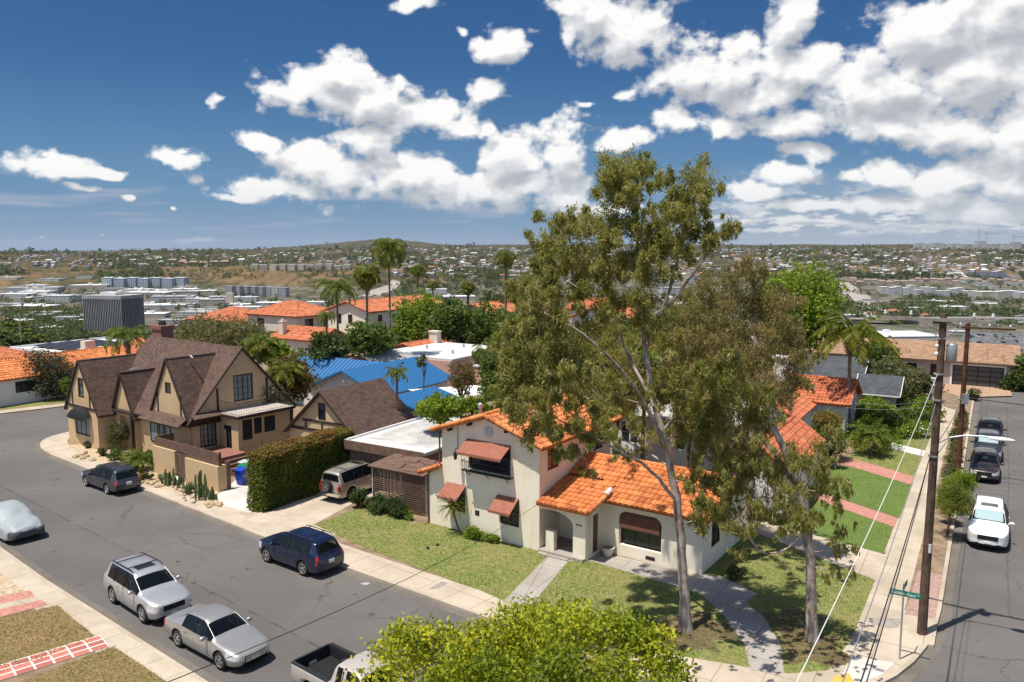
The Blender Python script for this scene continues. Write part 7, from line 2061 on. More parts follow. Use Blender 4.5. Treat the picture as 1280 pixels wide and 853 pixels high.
def build_plants():
 r = np.random.default_rng(77)
 hedge('tall_hedge', 'tall clipped hedge with a rust red top between the two driveways', -36.45, -35.25, 30.55, 38.3, 3.45, FH, 'hedge', 30000, .13, .085, 5)
 # foreground tree: a dome of yellow green leaves just below the camera
 t = thing('street_tree', 'yellow green round crowned tree in the foreground beside the pickup truck', 'tree', (.35, 15.4, 0))
 mb = MB(); rr = np.random.default_rng(21); base = (.35, 15.4, 0)
 cl = []
 for i in range(78):
  p = ball(rr, 1, .72)[0]; p[2] = max(p[2], -.35); cl.append(np.array([.35 + p[0] * 2.75, 15.4 + p[1] * 2.6, 5.05 + p[2] * 1.95 + .25 * math.sin(p[0] * 5 + 1) * (p[2] > 0)]))
 for (px, py, Y) in [(500, 800, 14.6), (520, 790, 15.2), (485, 830, 14.2), (545, 792, 15.6), (640, 778, 16), (665, 772, 16.2), (705, 766, 15.8), (725, 770, 15.4), (760, 776, 15), (795, 782, 14.8), (820, 800, 14.6), (835, 830, 14.2), (600, 786, 15.8), (575, 800, 15), (690, 780, 14.6), (560, 830, 14), (620, 830, 14), (700, 820, 13.8), (770, 830, 13.8)]: cl.append(np.array(AT(px, py + 14, Y)))
 for c in cl: leafy(mb, rr, c, rr.uniform(.38, .60), 760, .105, .06, (rr.normal(.5, .27), .17), .12, .5, 18, .26)
 leafy(mb, rr, (.35, 15.4, 5.0), (2.2, 2.1, 1.5), 3000, .16, .09, (.3, .15), 0, .2)
 o = obj('crown', mb, LM['lime'], None, rnd=True, loc=base); o.parent = t; o.location = (0, 0, 0)
 tb = MB(); tb.tube([(0, 0, -.2), (.05, 0, 1.2), (0, .08, 2.6), (.05, 0, 4.0)], [.26, .19, .17, .12], 10)
 for k in range(7):
  a = k * .9; tb.tube([(0, .05, 2.4 + .12 * k), (math.cos(a) * .9, math.sin(a) * .9, 3.9), (math.cos(a) * 1.9, math.sin(a) * 1.8, 5.3)], [.10, .06, .02], 6)
 o = bpy.data.objects.new('trunk', tb.mesh('trunk', MT['bark'], smooth=True)); C.objects.link(o); o.parent = t
 # bright green full tree behind the gums
 t = photo_tree('broadleaf_tree', 'big bright green rounded tree rising behind the gum trees', 1000, 392, 52, 64, 86, 'bright', 17000, .40, .28, 31, 40)
 # trees between the far houses
 ptree = [('broadleaf_tree', 'bright green bushy tree behind the white flat roof, left of centre', 525, 402, 36, 38, 104, 'bright', 5000, .42, .3),
    ('broadleaf_tree', 'mid green leafy tree right beside the two storey white house', 560, 405, 30, 34, 100, 'green', 4200, .42, .3),
    ('broadleaf_tree', 'dark green round tree in front of the two storey white house', 462, 424, 34, 26, 82, 'green', 4200, .34, .24),
    ('broadleaf_tree', 'dark low tree below the small chimneyed house', 408, 436, 32, 20, 78, 'dark', 3600, .34, .24),
    ('broadleaf_tree', 'dark bushy tree at the end of the flat white roof', 612, 410, 40, 30, 104, 'green', 5000, .4, .28),
    ('broadleaf_tree', 'deep green spreading tree behind the pink house, right of it', 652, 430, 44, 44, 84, 'green', 6000, .4, .28),
    ('broadleaf_tree', 'dark tree mass left of the gum tree limbs', 690, 452, 46, 44, 70, 'green', 6500, .34, .24),
    ('broadleaf_tree', 'shaded dense tree behind the tall gum trunk', 745, 468, 46, 40, 66, 'dark', 6000, .34, .24),
    ('broadleaf_tree', 'yellow green shrubby tree seen low between the gum limbs', 792, 458, 34, 40, 72, 'bright', 4500, .34, .24),
    ('broadleaf_tree', 'olive tree behind the rusty gum crown', 905, 440, 50, 44, 64, 'olive', 6000, .34, .24),
    ('broadleaf_tree', 'rusty leaved tree beside the tall gable of the half timbered house', 362, 478, 36, 34, 64, 'rust', 5200, .26, .18),
    ('broadleaf_tree', 'dark shrubby tree under the blue roof eave', 335, 500, 30, 30, 60, 'olive', 4000, .24, .17),
    ('broadleaf_tree', 'yellow green palm like thicket behind the half timbered gable', 338, 440, 30, 22, 76, 'bright', 3600, .34, .2),
    ('willow_like_tree', 'pale tan feathery tree below the cream hip roof house', 262, 418, 62, 20, 84, 'tan', 6500, .42, .10),
    ('willow_like_tree', 'pale tan wispy bush joining the feathery tree on its right', 308, 420, 34, 18, 82, 'tan', 3600, .42, .10),
    ('broadleaf_tree', 'round grey green tree before the long white house at far left', 62, 472, 40, 36, 79, 'grey', 9000, .26, .17),
    ('broadleaf_tree', 'bright leafy shrub in front of the round grey tree', 90, 484, 14, 14, 76, 'green', 2400, .2, .14),
    ('broadleaf_tree', 'bare reddish thorny tree beside the white shade sail', 577, 478, 24, 28, 58, 'rust', 1500, .18, .1),
    ('broadleaf_tree', 'thick green tree over the pale garden wall, left of the orange roof', 630, 480, 34, 38, 56, 'green', 6000, .26, .18),
    ('broadleaf_tree', 'bright lime shrub tree over the white garage roof', 552, 512, 34, 18, 52, 'bright', 4000, .22, .15),
    ('broadleaf_tree', 'lime foliage tips just left of the orange roof chimney', 590, 508, 22, 12, 51, 'bright', 1800, .22, .15),
    ('broadleaf_tree', 'sparse shrub before the pink gable, between blue and white roofs', 528, 453, 10, 11, 66, 'olive', 500, .26, .16),
    ('broadleaf_tree', 'rounded green tree at the right edge beside the garage', 1282, 472, 24, 34, 84, 'green', 4200, .3, .2),
    ('broadleaf_tree', 'low dark shrub under the tree at the right edge', 1268, 482, 20, 18, 84, 'dark', 2400, .3, .2),
    ('broadleaf_tree', 'green feathery tree left of the pole among the gardens', 1105, 468, 32, 22, 82, 'olive', 4200, .3, .2),
    ('broadleaf_tree', 'grey green open tree just before the tan shingle roof', 1135, 480, 34, 22, 78, 'olive', 3800, .3, .18),
    ('broadleaf_tree', 'dark green tree below the tan shingle roof beside the pole', 1150, 470, 20, 18, 90, 'dark', 2000, .3, .2),
    ('broadleaf_tree', 'spreading green tree between the palm and the corner pole', 1092, 448, 34, 26, 88, 'green', 3600, .34, .24),
    ('broadleaf_tree', 'olive green tree standing right behind the big two stem palm', 1078, 478, 26, 24, 76, 'olive', 3000, .3, .2),
    ('broadleaf_tree', 'bushy tree left of the pole before the ranch house window', 1128, 455, 28, 18, 92, 'olive', 2600, .34, .22),
    ('broadleaf_tree', 'olive tree filling the gap behind the tall gum trunk', 806, 478, 34, 40, 46, 'olive', 6500, .22, .12),
    ('broadleaf_tree', 'green olive tree between the two pale houses', 862, 505, 32, 40, 45, 'olive', 6500, .22, .12),
    ('broadleaf_tree', 'dark leafy tree at the gum fork, beyond the orange roof', 770, 500, 26, 30, 47, 'green', 4500, .22, .14),
    ('broadleaf_tree', 'dark tree peeping above the orange ranch house roof', 620, 318 + 65, 26, 18, 160, 'dark', 2400, .5, .36),
    ('broadleaf_tree', 'green trees edge left of the far orange roof, centre', 572, 404, 26, 22, 112, 'green', 2400, .42, .3)]
 for i, (nm, lb, cx, cy, rx, ry, Y, lm, n, L, Wd) in enumerate(ptree):
  photo_tree(nm, lb, cx, cy, rx, ry, Y, lm, n, L, Wd, 100 + i, 18, 0 if Y < 115 else float(tz(AT(cx, cy, Y).x, Y)), droop=.35 if 'willow' in nm else 0)
 # palms
 tall = palm_mesh(1, 24, 2.1, 'palm_yellow', (1.3, 2.3), (-.5, 1.4), .70, .085, 20, tone=(.3, .2)); fan = palm_mesh(2, 34, 1.5, 'palm_yellow', (.9, 2.0), (-.9, 1.3), .7, .12, 16)
 queen = palm_mesh(3, 22, 3.0, 'palm', (1.3, 1.9), (-.1, 1.3), .7, .075, 34); queen_y = palm_mesh(4, 18, 2.6, 'palm_yellow', (1.1, 1.9), (-.1, 1.3), .7, .10, 30, tone=(.35, .2)); cyc = palm_mesh(6, 30, 1.25, 'palm', (.8, 1.5), (-.1, 1.2), .34, .045, 26)
 palm('fan_palm', 'tallest slim fan palm of the trio left of centre', 486, 309, 84, tall, .11, 0, skirt=1.4, scale=1.4)
 palm('fan_palm', 'yellowing fan palm just left of the tallest palm', 458, 340, 92, fan, .15, 0, skirt=1.6, scale=1.5)
 palm('feather_palm', 'drooping feather palm nearest the cream gable house', 421, 360, 84, queen, .13, 0, scale=1.0)
 palm('feather_palm', 'small palm behind the drooping feather palm', 408, 395, 96, queen, .14, 0, scale=.6)
 palm('fan_palm', 'fan palm far off to the right of the tall trio', 522, 336, 170, tall, .2, float(tz(-20, 170)), scale=1.2)
 palm('fan_palm', 'small lone fan palm over the orange ranch roof', 585, 357, 112, fan, .18, 0, scale=1.0)
 palm('fan_palm', 'dark fan palm standing against the far hillside', 632, 320, 130, tall, .22, 0, scale=1.25)
 palm('fan_palm', 'far thin palm above the two storey white house', 541, 355, 190, tall, .2, float(tz(-18, 190)), scale=1.0)
 palm('feather_palm', 'leafy palm behind the brick chimney', 160, 420, 72, queen, .2, 0, scale=.95)
 palm('feather_palm', 'big feather palm with two stems beside the orange tile house', 1063, 418, 63, queen_y, .15, 0, scale=1.55, base=(6, 0))
 palm('young_palm', 'yellow green young palm beside the half timbered gable', 358, 463, 62, queen_y, .12, 0, scale=.85)
 palm('young_palm', 'wide yellow fronded palm under the cream gable house', 322, 432, 74, queen_y, .13, 0, scale=1.0)
 palm('young_palm', 'little palm standing before the blue roof', 496, 466, 56, queen_y, .09, 0, scale=.45, bark='bark')
 palm('shaggy_palm', 'shaggy old palm with grey trunk behind the white carport', 605, 440, 66, palm_mesh(9, 26, 2.0, 'palm', (1.6, 2.4), (-.4, 1.1), .6, .08, 20), .26, 0, scale=.9, skirt=.8)
 palm('sago_palm', 'round feathery sago palm beside the brick paths', 1088, 545, 57, palm_mesh(11, 40, 1.9, 'palm', (.9, 1.7), (-.05, 1.25), .42, .06, 30), .2, 0, scale=1.0)
 palm('sago_palm', 'small sago palm in the bed by the arched garage hedge', 1108, 520, 66, cyc, .2, 0, scale=1.0)
 palm('yucca', 'little spiky yucca on a thin leaning trunk by the white wall', 566, 632, 40.9, palm_mesh(13, 44, .95, 'palm_yellow', (.2, .9), (-.7, 1.3), .10, .05, 12, tone=(.3, .2)), .07, 0, base=(14, 0), bark='bark')
 palm('cycad', 'dark green arching cycad by the tan garden wall', *(178, 575, 53.2), cyc, .12, 0, scale=1.15)
 palm('cycad', 'dark arching cycad behind the first, nearer the entry', *(166, 572, 55.0), cyc, .12, 0, scale=.95)
 # shrubs by the white house
 shrub('box_shrub', 'low dark green clipped shrub at the left foot of the lattice', (-31.0, 34.0), .75, .7, 1.15, 'dark', 3600, .10, .07, 31, FH); shrub('box_shrub', 'low dark green clipped shrub along the lattice front', (-29.7, 33.9), .95, .7, 1.1, 'dark', 4200, .10, .07, 32, FH); shrub('box_shrub', 'low dark green shrub at the right foot of the lattice', (-28.3, 34.0), .95, .7, 1.05, 'dark', 4200, .10, .07, 33, FH)
 a, b = FW.ab(*G(598, 672)); shrub('lime_shrub', 'bright lime green shrub under the white house windows', (a, 32.05), 1.0, .45, .75, 'bright', 3000, .10, .06, 34, FW); shrub('lime_shrub', 'small lime green shrub right of the yucca stem', (a + 1.1, 32.1), .55, .4, .5, 'bright', 1400, .10, .06, 35, FW)
 shrub('lime_shrub', 'sprawling vine shrub at the end of the lattice', (-27.3, 34.0), .4, .3, .6, 'bright', 700, .10, .06, 36, FH)
 # front of the half timbered house
 pl = [(150, 562, .95, .8, 2.3, 'olive', 3800), (144, 575, .6, .5, 1.0, 'green', 1500), (168, 590, .7, .5, .8, 'dark', 1500), (183, 600, .5, .4, .6, 'dark', 1000), (103, 553, .5, .4, 1.1, 'green', 1300), (110, 560, .4, .35, .6, 'olive', 800), (128, 570, .5, .4, .7, 'olive', 900), (190, 580, .6, .5, 1.1, 'dark', 1400)]
 lbs = ['tall pale leaved shrub beside the entry of the half timbered house', 'green mound shrub below the tall pale leaved shrub', 'dark low shrub among the tan rocks', 'dark small shrub at the near end of the rock bed', 'green shrub under the black rounded awning', 'pale clump at the corner of the left gable', 'grey clump between the gable and the tall shrub', 'dark shrub behind the tan garden wall end']
 for i, (px, py, rx, ry, h, lm, n) in enumerate(pl): shrub('garden_shrub', lbs[i], G(px, py), rx, ry, h, lm, n, .12, .08, 50 + i)
 # cactus clumps and agaves along the tan wall
 cl = [('grey green column cactus cluster left of the gate', 212, 606, 13, 1.0), ('column cactus cluster close to the gate on its left', 226, 610, 9, .9), ('pale agave clump right of the gate step', 240, 616, 0, .9), ('column cactus cluster before the right end of the tan wall', 254, 622, 10, 1.5), ('short cactus cluster at the corner of the white driveway', 263, 627, 7, .9), ('agave clump left of the cactus row', 203, 601, 0, .7)]
 for k, (lb, px, py, n, h) in enumerate(cl):
  x, y = G(px, py); mb = MB(); rr = np.random.default_rng(300 + k)
  if n:
   for i in range(n):
    ax, ay = rr.normal(0, .22), rr.normal(0, .22); hh = h * rr.uniform(.5, 1.15); tx, ty = rr.normal(0, .08, 2)
    mb.tube([(x + ax, y + ay, -.1), (x + ax + tx * .5, y + ay + ty * .5, hh * .5), (x + ax + tx, y + ay + ty, hh * .93), (x + ax + tx, y + ay + ty, hh)], [.06, .075, .06, .02], 7)
   simple_plant('cactus', lb, x, y, 0, mb, LM['cactus'], 'cactus', rnd=False)
  else:
   for i in range(4): rosette(mb, rr, (x + rr.normal(0, .2), y + rr.normal(0, .2), .05), 20, h * rr.uniform(.7, 1.1), .09, (.4, 1.4), .5)
   simple_plant('agave', lb, x, y, 0, mb, LM['agave'], 'agave')
 # loose tan rocks in the bed
 rocks = []
 lines = [((96, 568), (190, 606), 34), ((192, 604), (228, 612), 14), ((236, 618), (268, 634), 22)]
 first = None
 for (pa, pb, n) in lines:
  A, B = Vector(G(*pa)), Vector(G(*pb))
  for i in range(n):
   p = A + (B - A) * r.random() + Vector((r.normal(0, .22), r.normal(0, .3)))
   s = r.uniform(.10, .26)
   if first is None or len(rocks) < 5:
    mb = MB(); mb.blob((0, 0, 0), (1, .8, .6), 9, 6, 0, .16, len(rocks)); o = obj('rock', mb, MT['rock'], smooth=False); rocks.append(o); first = o
   else:
    o = rocks[i % 5].copy(); C.objects.link(o)
   o.location = (p.x, p.y, s * .3); o.scale = (s, s, s); o.rotation_euler = (r.normal(0, .3), r.normal(0, .3), r.uniform(0, 6))
   tag(o, 'loose tan rock in the bed beside the half timbered house walk', 'rock', 'tan rocks in the bed along the walk')
 # gardens along the side street
 t = shrub('photinia_bush', 'clipped round bush with a rusty top beside the grey house', G(1034, 575), 1.5, 1.4, 3.5, 'bright', 9000, .14, .09, 61, tone=(.40, .18))
 rr = np.random.default_rng(62); mb = MB()
 for i in range(9): p = ball(rr, 1, .3)[0]; leafy(mb, rr, (p[0] * 1.0, p[1] * .9, 3.0 + .3 * p[2] - .25 * (p[0] ** 2 + p[1] ** 2)), (.6, .55, .4), 420, .14, .09, (.8, .15), 0, .4, 14, .25)
 o = bpy.data.objects.new('red_tips', mb.mesh('red_tips', LM['hedge'], rnd=True)); C.objects.link(o); o.parent = t
 for i, (px, py, rx, h, lb) in enumerate([(1084, 548, 1.3, 1.9, 'leafy bush close beside the slim palm trunk'), (1098, 538, 1.4, 2.1, 'tall leafy bush behind the sago palms'), (1110, 540, 1.3, 1.8, 'fresh green bush between the two sago palms'), (1114, 530, 1.4, 1.9, 'tall fresh green bush left of the flowering bushes'), (1127, 532, 1.3, 1.8, 'fresh green bush between the white flowering bushes'), (1146, 532, 1.2, 1.6, 'fresh green bush behind the nearest flowering bush'), (1092, 522, 1.6, 2.2, 'broad leafy bush under the dark grey gable'), (1118, 518, 1.6, 2.2, 'broad leafy bush before the ranch house lawn'), (1150, 520, 1.3, 1.8, 'leafy bush left of the white pedestal'), (1105, 510, 1.8, 2.4, 'big leafy bush right of the dark grey gable')]):
  shrub('leafy_bush', lb, G(px, py), rx, rx * .85, h, 'green' if i % 3 else 'bright', 2600, .19, .13, 640 + i, tone=(.62, .2))
 sp = [(1090, 560, 1.9, 1.4, 1.0, 'green', 2600, 'green ground shrub round the sago palm foot'), (1120, 548, .9, .8, .7, 'green', 1000, 'small green mound beside the pale path'),
    (1088, 532, 1.8, 1.2, 1.8, 'bright', 3600, 'spreading bright green fern like bush behind the sago palm'), (1120, 540, 1.3, 1.0, 1.3, 'green', 2600, 'green flowering bush with white blooms beside the walk'), (1141, 546, 1.3, 1.0, 1.2, 'green', 2600, 'second white flowering bush nearest the walk'), (1157, 526, 1.1, 1.0, 1.6, 'bright', 2000, 'lime green bush beside the pole at the walk end'),
    (1098, 495, 2.0, 1.2, 1.6, 'dark', 2400, 'dark bush behind the flowering bushes'), (1130, 498, 1.6, 1.0, 1.3, 'dark', 2000, 'dark low bush in front of the feathery garden tree'), (1062, 505, 1.4, 1.0, 1.6, 'green', 1800, 'green bush beside the slim palm stem'), (1150, 495, 1.2, .9, 1.1, 'olive', 1400, 'olive bush near the garage driveway'),
    (1062, 530, .8, .7, 1.0, 'rust', 1000, 'reddish bush at the corner of the grey house'), (975, 655, .7, .5, .6, 'grey', 1200, 'grey green low shrub beside the white porch'), (950, 650, .6, .5, .9, 'rust', 900, 'rusty shrub by the white house door'), (920, 725, .5, .5, .9, 'olive', 900, 'loose olive shrub by the side wall of the white stucco house'),
    (1108, 483, 1.8, 1.0, 1.5, 'rust', 1600, 'pinkish flowering bush before the tan shingle house window'), (1185, 468, 1.0, .8, 1.3, 'olive', 1000, 'pale flowering bush left of the black garage door'), (1180, 478, .5, .4, .7, 'rust', 500, 'small red shrub in a pot by the garage apron')]
 for i, (px, py, rx, ry, h, lm, n, lb) in enumerate(sp):
  k_ = 1.3 if py < 565 else 1; t = shrub('garden_bush', lb, G(px, py), rx * k_, ry * k_, h * k_, {'green': 'bright', 'dark': 'green'}.get(lm, lm) if py < 565 else lm, int(n * 1.5), .20 if py < 540 else .13, .14 if py < 540 else .09, 70 + i)
  if 'white' in lb and 'bloom' in lb or 'white flowering' in lb:
   fm = MB(); rr = np.random.default_rng(i)
   for k in range(90):
    p = ball(rr, 1, .9)[0]; fm.blob((p[0] * rx * .95, p[1] * ry * .95, h * (.25 + .75 * abs(p[2]))), .055, 6, 4)
   o = bpy.data.objects.new('blossom', fm.mesh('blossom', LM['flower'])); C.objects.link(o); o.parent = t
 # feathery young trees in the planting strip
 for i, (px, py, rx, h, lb) in enumerate([(1184, 672, .95, 3.0, 'feathery young tree in the strip between walk and parked white car'), (1196, 640, .8, 2.6, 'second feathery young tree in the planting strip'), (1186, 655, .6, 2.0, 'thin feathery sapling between the two strip trees')]):
  x, y = G(px, py); rr = np.random.default_rng(500 + i); mb = MB(); tb = MB(); tb.tube([(0, 0, -.1), (.03, 0, h * .5), (0, .04, h * .8)], [.06, .04, .02], 7)
  for k in range(16):
   p = ball(rr, 1, .4)[0]; c = (p[0] * rx * .8, p[1] * rx * .8, h * (.68 + .26 * p[2])); tb.tube([(0, 0, h * .4), (c[0] * .5, c[1] * .5, c[2] - .1), c], [.02, .012, .005], 4, caps=False)
   leafy(mb, rr, c, rx * .42, 330, .20, .03, (rr.normal(.5, .15), .2), .35, .1, 16, .3)
  t = bpy.data.objects.new('feathery_tree', None); C.objects.link(t); t.location = (x, y, 0); tag(t, lb, 'tree')
  for nm, q, mt in (('crown', mb.mesh('crown', LM['bright' if i else 'palm'], rnd=True), None), ('trunk', tb.mesh('trunk', MT['bark']), None)):
   o = bpy.data.objects.new(nm, q); C.objects.link(o); o.parent = t
 for i, (a, b) in enumerate([(-1.8, 62), (-1.75, 66), (-1.9, 70.5), (-1.8, 75), (-1.8, 58), (-1.8, 79)]):
  shrub('strip_bush', 'olive bush in the planting strip along the side street kerb', (a, b), .55, 1.6, 1.1, 'olive', 1500, .16, .08, 520 + i, FH, group='bushes in the planting strip')
 # shrubs against the house across the left road
 for i, (px, py) in enumerate([(8, 490), (24, 490), (40, 489), (56, 488), (72, 487), (90, 486), (104, 484)]):
  shrub('wall_shrub', 'dark shrub in the bed before the long white house', G(px, py), 1.1, .9, 1.3, 'dark', 1100, .2, .14, 540 + i, group='dark shrubs before the long white house')
 # loose filling of small trees between the lots, out of every house
 FOOT = [(-59, -42, 49, 61.5), (-41, -36, 46, 53), (-59, -43, 60, 79), (-112, -99, 81, 93), (-100, -87, 83, 94), (-85.5, -75, 75, 82.5), (-87.5, -77, 87, 108), (-90, -78, 123, 142), (-64, -52, 121, 133), (-22, -11.5, 44.5, 57), (-13.5, -8.6, 44, 54.4), (-17, -8.6, 58.8, 73), (-17, -5.5, 76, 88), (-23, 4, 98, 111), (-35, -23.5, 55, 65), (-35.5, -26.5, 66.5, 76), (-36, -28, 36.5, 47), (-43, -36.5, 62, 72), (-62.5, -54.5, 71.5, 80)]
 var = [(crown_mesh(600 + i, 1.7, 1.5, 1500, .30, .21, 12, lm), trunk_mesh(600 + i, 1.6, .1, .03, 3, 1.2)) for i, lm in enumerate(['green', 'dark', 'olive', 'green', 'bright', 'rust'])]
 k = 0; tries = 0
 lab = {0: 'mid green bushy tree in the gardens between the houses', 1: 'dark green bushy tree in the gardens between the houses', 2: 'olive bushy tree in the gardens between the houses', 3: 'mid green bushy tree in the gardens between the houses', 4: 'bright green bushy tree in the gardens between the houses', 5: 'rusty leaved bushy tree in the gardens between the houses'}
 while k < 110 and tries < 4000:
  tries += 1
  a, b = r.uniform(-78, -5), r.uniform(47, 118)
  if any(x0 - 1.2 < a < x1 + 1.2 and y0 - 1.2 < b < y1 + 1.2 for x0, x1, y0, y1 in FOOT): continue
  x, y = FH.xy(a, b); ta, tb_ = FT.ab(x, y)
  if -67 < ta < -34 and 25 < tb_ < 46: continue
  if a > -9 and b < 98: continue
  if math.hypot(x, y) > np.interp(math.degrees(math.atan2(x, y)), AZK, EDGE) + 6: continue
  pxl = FH.ab(x, y)
  # keep clear of the left road
  if x < -12 and (x + 36.4) * .70 - (y - 64.9) * .70 < 0.0 and y - 64.9 - (x + 36.4) * 1.0 < 17: continue
  s = r.uniform(.55, 1.25) * (1.15 if b > 85 else 1); v = int(r.choice(6, p=[.27, .22, .2, .16, .09, .06]))
  place_tree('garden_tree', lab[v], x, y, 0, var[v][0], var[v][1], 2.0, (s, s, s * r.uniform(.75, 1.2)), r.uniform(0, 6), 'bushy trees between the houses')
  k += 1
build_plants()


# ------------------------------------------------------------------ poles, wires, sign, bins
def text_mesh(s, size, m, depth=.004):
 cu = bpy.data.curves.new('lettering', 'FONT'); cu.body = s; cu.size = size; cu.extrude = depth; cu.align_x = 'CENTER'; cu.align_y = 'CENTER'
 o = bpy.data.objects.new('lettering', cu); C.objects.link(o)
 dg = bpy.context.evaluated_depsgraph_get(); dg.update()
 me = bpy.data.meshes.new_from_object(o.evaluated_get(dg)); bpy.data.objects.remove(o); bpy.data.curves.remove(cu)
 me.materials.clear(); me.materials.append(m); me.name = 'lettering'
 return me
def wire(label, pts, rad=.012, sag=.3, m='trim', n=24):
 mb = MB()
 for a, b in zip(pts[:-1], pts[1:]):
  a, b = Vector(a), Vector(b)
  mb.tube([tuple(a + (b - a) * t - Vector((0, 0, sag * 4 * t * (1 - t)))) for t in np.linspace(0, 1, n + 1)], rad, 5)
 o = obj('overhead_wire', mb, MT[m], loc=tuple(pts[0])); return tag(o, label, 'wire')
def build_street_furniture():
 w, u = Vector((*FH.w, 0)), Vector((*FH.u, 0))
 # first utility pole
 bx, by = G(1152, 792); t = thing('utility_pole', 'tall grey brown wooden utility pole with crossarm and street lamp at the corner', 'utility pole', (bx, by, 0))
 mb = MB(); H = 12.75; mb.tube([(0, 0, -.4), (0, 0, 2), (.02, 0, 6), (.05, 0, H)], [.185, .17, .15, .12], 14); obj('post', mb, MT['pole_wood'], t, smooth=True)
 mb = MB(); za = H - .25
 P = lambda a, z, off=0: tuple(w * a + u * off + Vector((.05, 0, z)))
 A = [P(-2.15, za - .06, -.2), P(1.7, za - .06, -.2), P(1.7, za + .06, -.2), P(-2.15, za + .06, -.2)]; B = [tuple(Vector(p) + u * .10) for p in A]
 mb.add(A + B, [(0, 1, 2, 3), (7, 6, 5, 4), (0, 4, 5, 1), (1, 5, 6, 2), (2, 6, 7, 3), (3, 7, 4, 0)]); ca = obj('crossarm', mb, plain('grey_wood', (.27, .235, .20), .85, .2, 4), t)
 mb = MB()
 for s in (-1, 1): mb.tube([P(s * .78, za - .05, -.22), P(s * .06, za - .72, -.16)], .022, 5)
 obj('brace', mb, MT['metal_grey'], ca)
 for a in (-2.0, -1.1, 1.0, 1.6):
  mb = MB(); mb.lathe([(.02, 0), (.02, .1), (.055, .1), (.06, .15), (.035, .17), (.055, .2), (.03, .26)], P(a, za + .06, -.15), 10); obj('insulator', mb, MT['white_trim'], ca, smooth=True)
 mb = MB(); mb.lathe([(.17, 0), (.19, .03), (.19, .62), (.17, .66), (.05, .70)], P(.34, 10.95, .05), 14); mb.tube([P(.1, 11.4, 0), P(.3, 11.4, .05)], .03, 5); obj('transformer', mb, MT['metal_grey'], t, smooth=True)
 for z in (11.5, 11.2): obj('insulator', MB().blob(P(-.16, z, -.08), (.07, .07, .09), 8, 6), MT['white_trim'], t)
 mb = MB(); mb.box(-.05, -.20, 3.4, .05, -.165, 3.75); obj('pole_tag', mb, MT['white_trim'], t)
 mb = MB()
 for z in (7.2, 9.4, 10.4): mb.tube([(0, 0, z), (0, 0, z + .06)], .185, 12)
 obj('band', mb, MT['metal_grey'], t)
 # street lamp on a long arm
 l = thing('street_lamp', 'white cobra head street lamp on a curved arm over the side street', 'street lamp', (bx, by, 0))
 mb = MB(); Q = lambda a, z: tuple(w * a + Vector((.02, 0, z)))
 mb.tube([Q(.12, 7.75), Q(.5, 8.02), Q(1.0, 8.16), Q(1.55, 8.2), Q(1.85, 8.18)], .028, 7); mb.tube([Q(.14, 7.35), Q(.35, 7.75), Q(.6, 8.04)], .018, 6); obj('arm', mb, MT['metal_grey'], l)
 mb = MB(); V = []; n = 10
 for i in range(n + 1):
  tt = i / n; rr_ = .13 * math.sin(math.pi * min(1, .12 + .86 * tt)) ** .6; c = Vector(Q(1.75 + .85 * tt, 8.17))
  for k in range(12):
   a = 2 * math.pi * k / 12; V.append(tuple(c + u * math.cos(a) * rr_ * 1.25 + Vector((0, 0, math.sin(a) * rr_ * .55))))
 mb.add(V, [(i * 12 + k, i * 12 + (k + 1) % 12, (i + 1) * 12 + (k + 1) % 12, (i + 1) * 12 + k) for i in range(n) for k in range(12)]); mb.poly(V[:12][::-1]); mb.poly(V[-12:]); obj('lamp_head', mb, MT['white_trim'], l, smooth=True)
 # second pole
 cx, cy = G(1196, 602); t2 = thing('utility_pole', 'reddish brown wooden utility pole standing in the planting strip', 'utility pole', (cx, cy, 0))
 mb = MB(); mb.tube([(0, 0, -.4), (0, 0, 3), (.02, 0, 10.4)], [.19, .17, .13], 12); obj('post', mb, MT['pole_brown'], t2, smooth=True)
 mb = MB(); z = 10.1; A = [tuple(w * a + u * -.16 + Vector((0, 0, zz))) for a, zz in ((-.6, z - .06), (2.6, z - .06), (2.6, z + .06), (-.6, z + .06))]; B = [tuple(Vector(p) + u * .1) for p in A]
 mb.add(A + B, [(0, 1, 2, 3), (7, 6, 5, 4), (0, 4, 5, 1), (1, 5, 6, 2), (2, 6, 7, 3), (3, 7, 4, 0)]); ca = obj('crossarm', mb, MT['pole_brown'], t2)
 for a in (-.4, 1.2, 2.3):
  mb = MB(); mb.lathe([(.02, 0), (.05, .1), (.06, .15), (.03, .24)], tuple(w * a - u * .1 + Vector((0, 0, z + .06))), 8); obj('insulator', mb, MT['white_trim'], ca)
 mb = MB(); mb.box(-.16, -.36, 5.2, .18, -.14, 5.85); mb.tube([(0, 0, 5.4), (-.5, -.3, 5.5)], .04, 5); obj('junction_box', mb, MT['metal_grey'], t2)
 # wires
 p1 = Vector((bx, by, 0)); p2 = Vector((cx, cy, 0))
 e = AT(970, 905, 9); wire('thick pale wire running from the corner pole towards the viewer', [tuple(p1 + Vector((-.1, -.1, 10.45))), tuple(e), tuple(e + (e - p1 - Vector((0, 0, 10.45))).normalized() * 9)], .0075, .25, 'white_trim')
 for k, (dx, rr_) in enumerate(((0, .016), (9, .013))):
  e = AT(1055 + dx, 915, 13); s = p1 + Vector((-.15, -.12, 7.45)); wire('dark telephone cable running low past the street sign' if k == 0 else 'second dark telephone cable beside the first', [tuple(p2 + Vector((-.05, -.2, 5.75))), tuple(s), tuple(e), tuple(e + (e - s).normalized() * 12)], rr_, .25)
 e = AT(1035, 900, 12); wire('thin grey wire left of the telephone cables', [tuple(p1 + Vector((-.1, -.1, 9.3))), tuple(e)], .012, .4, 'metal_grey')
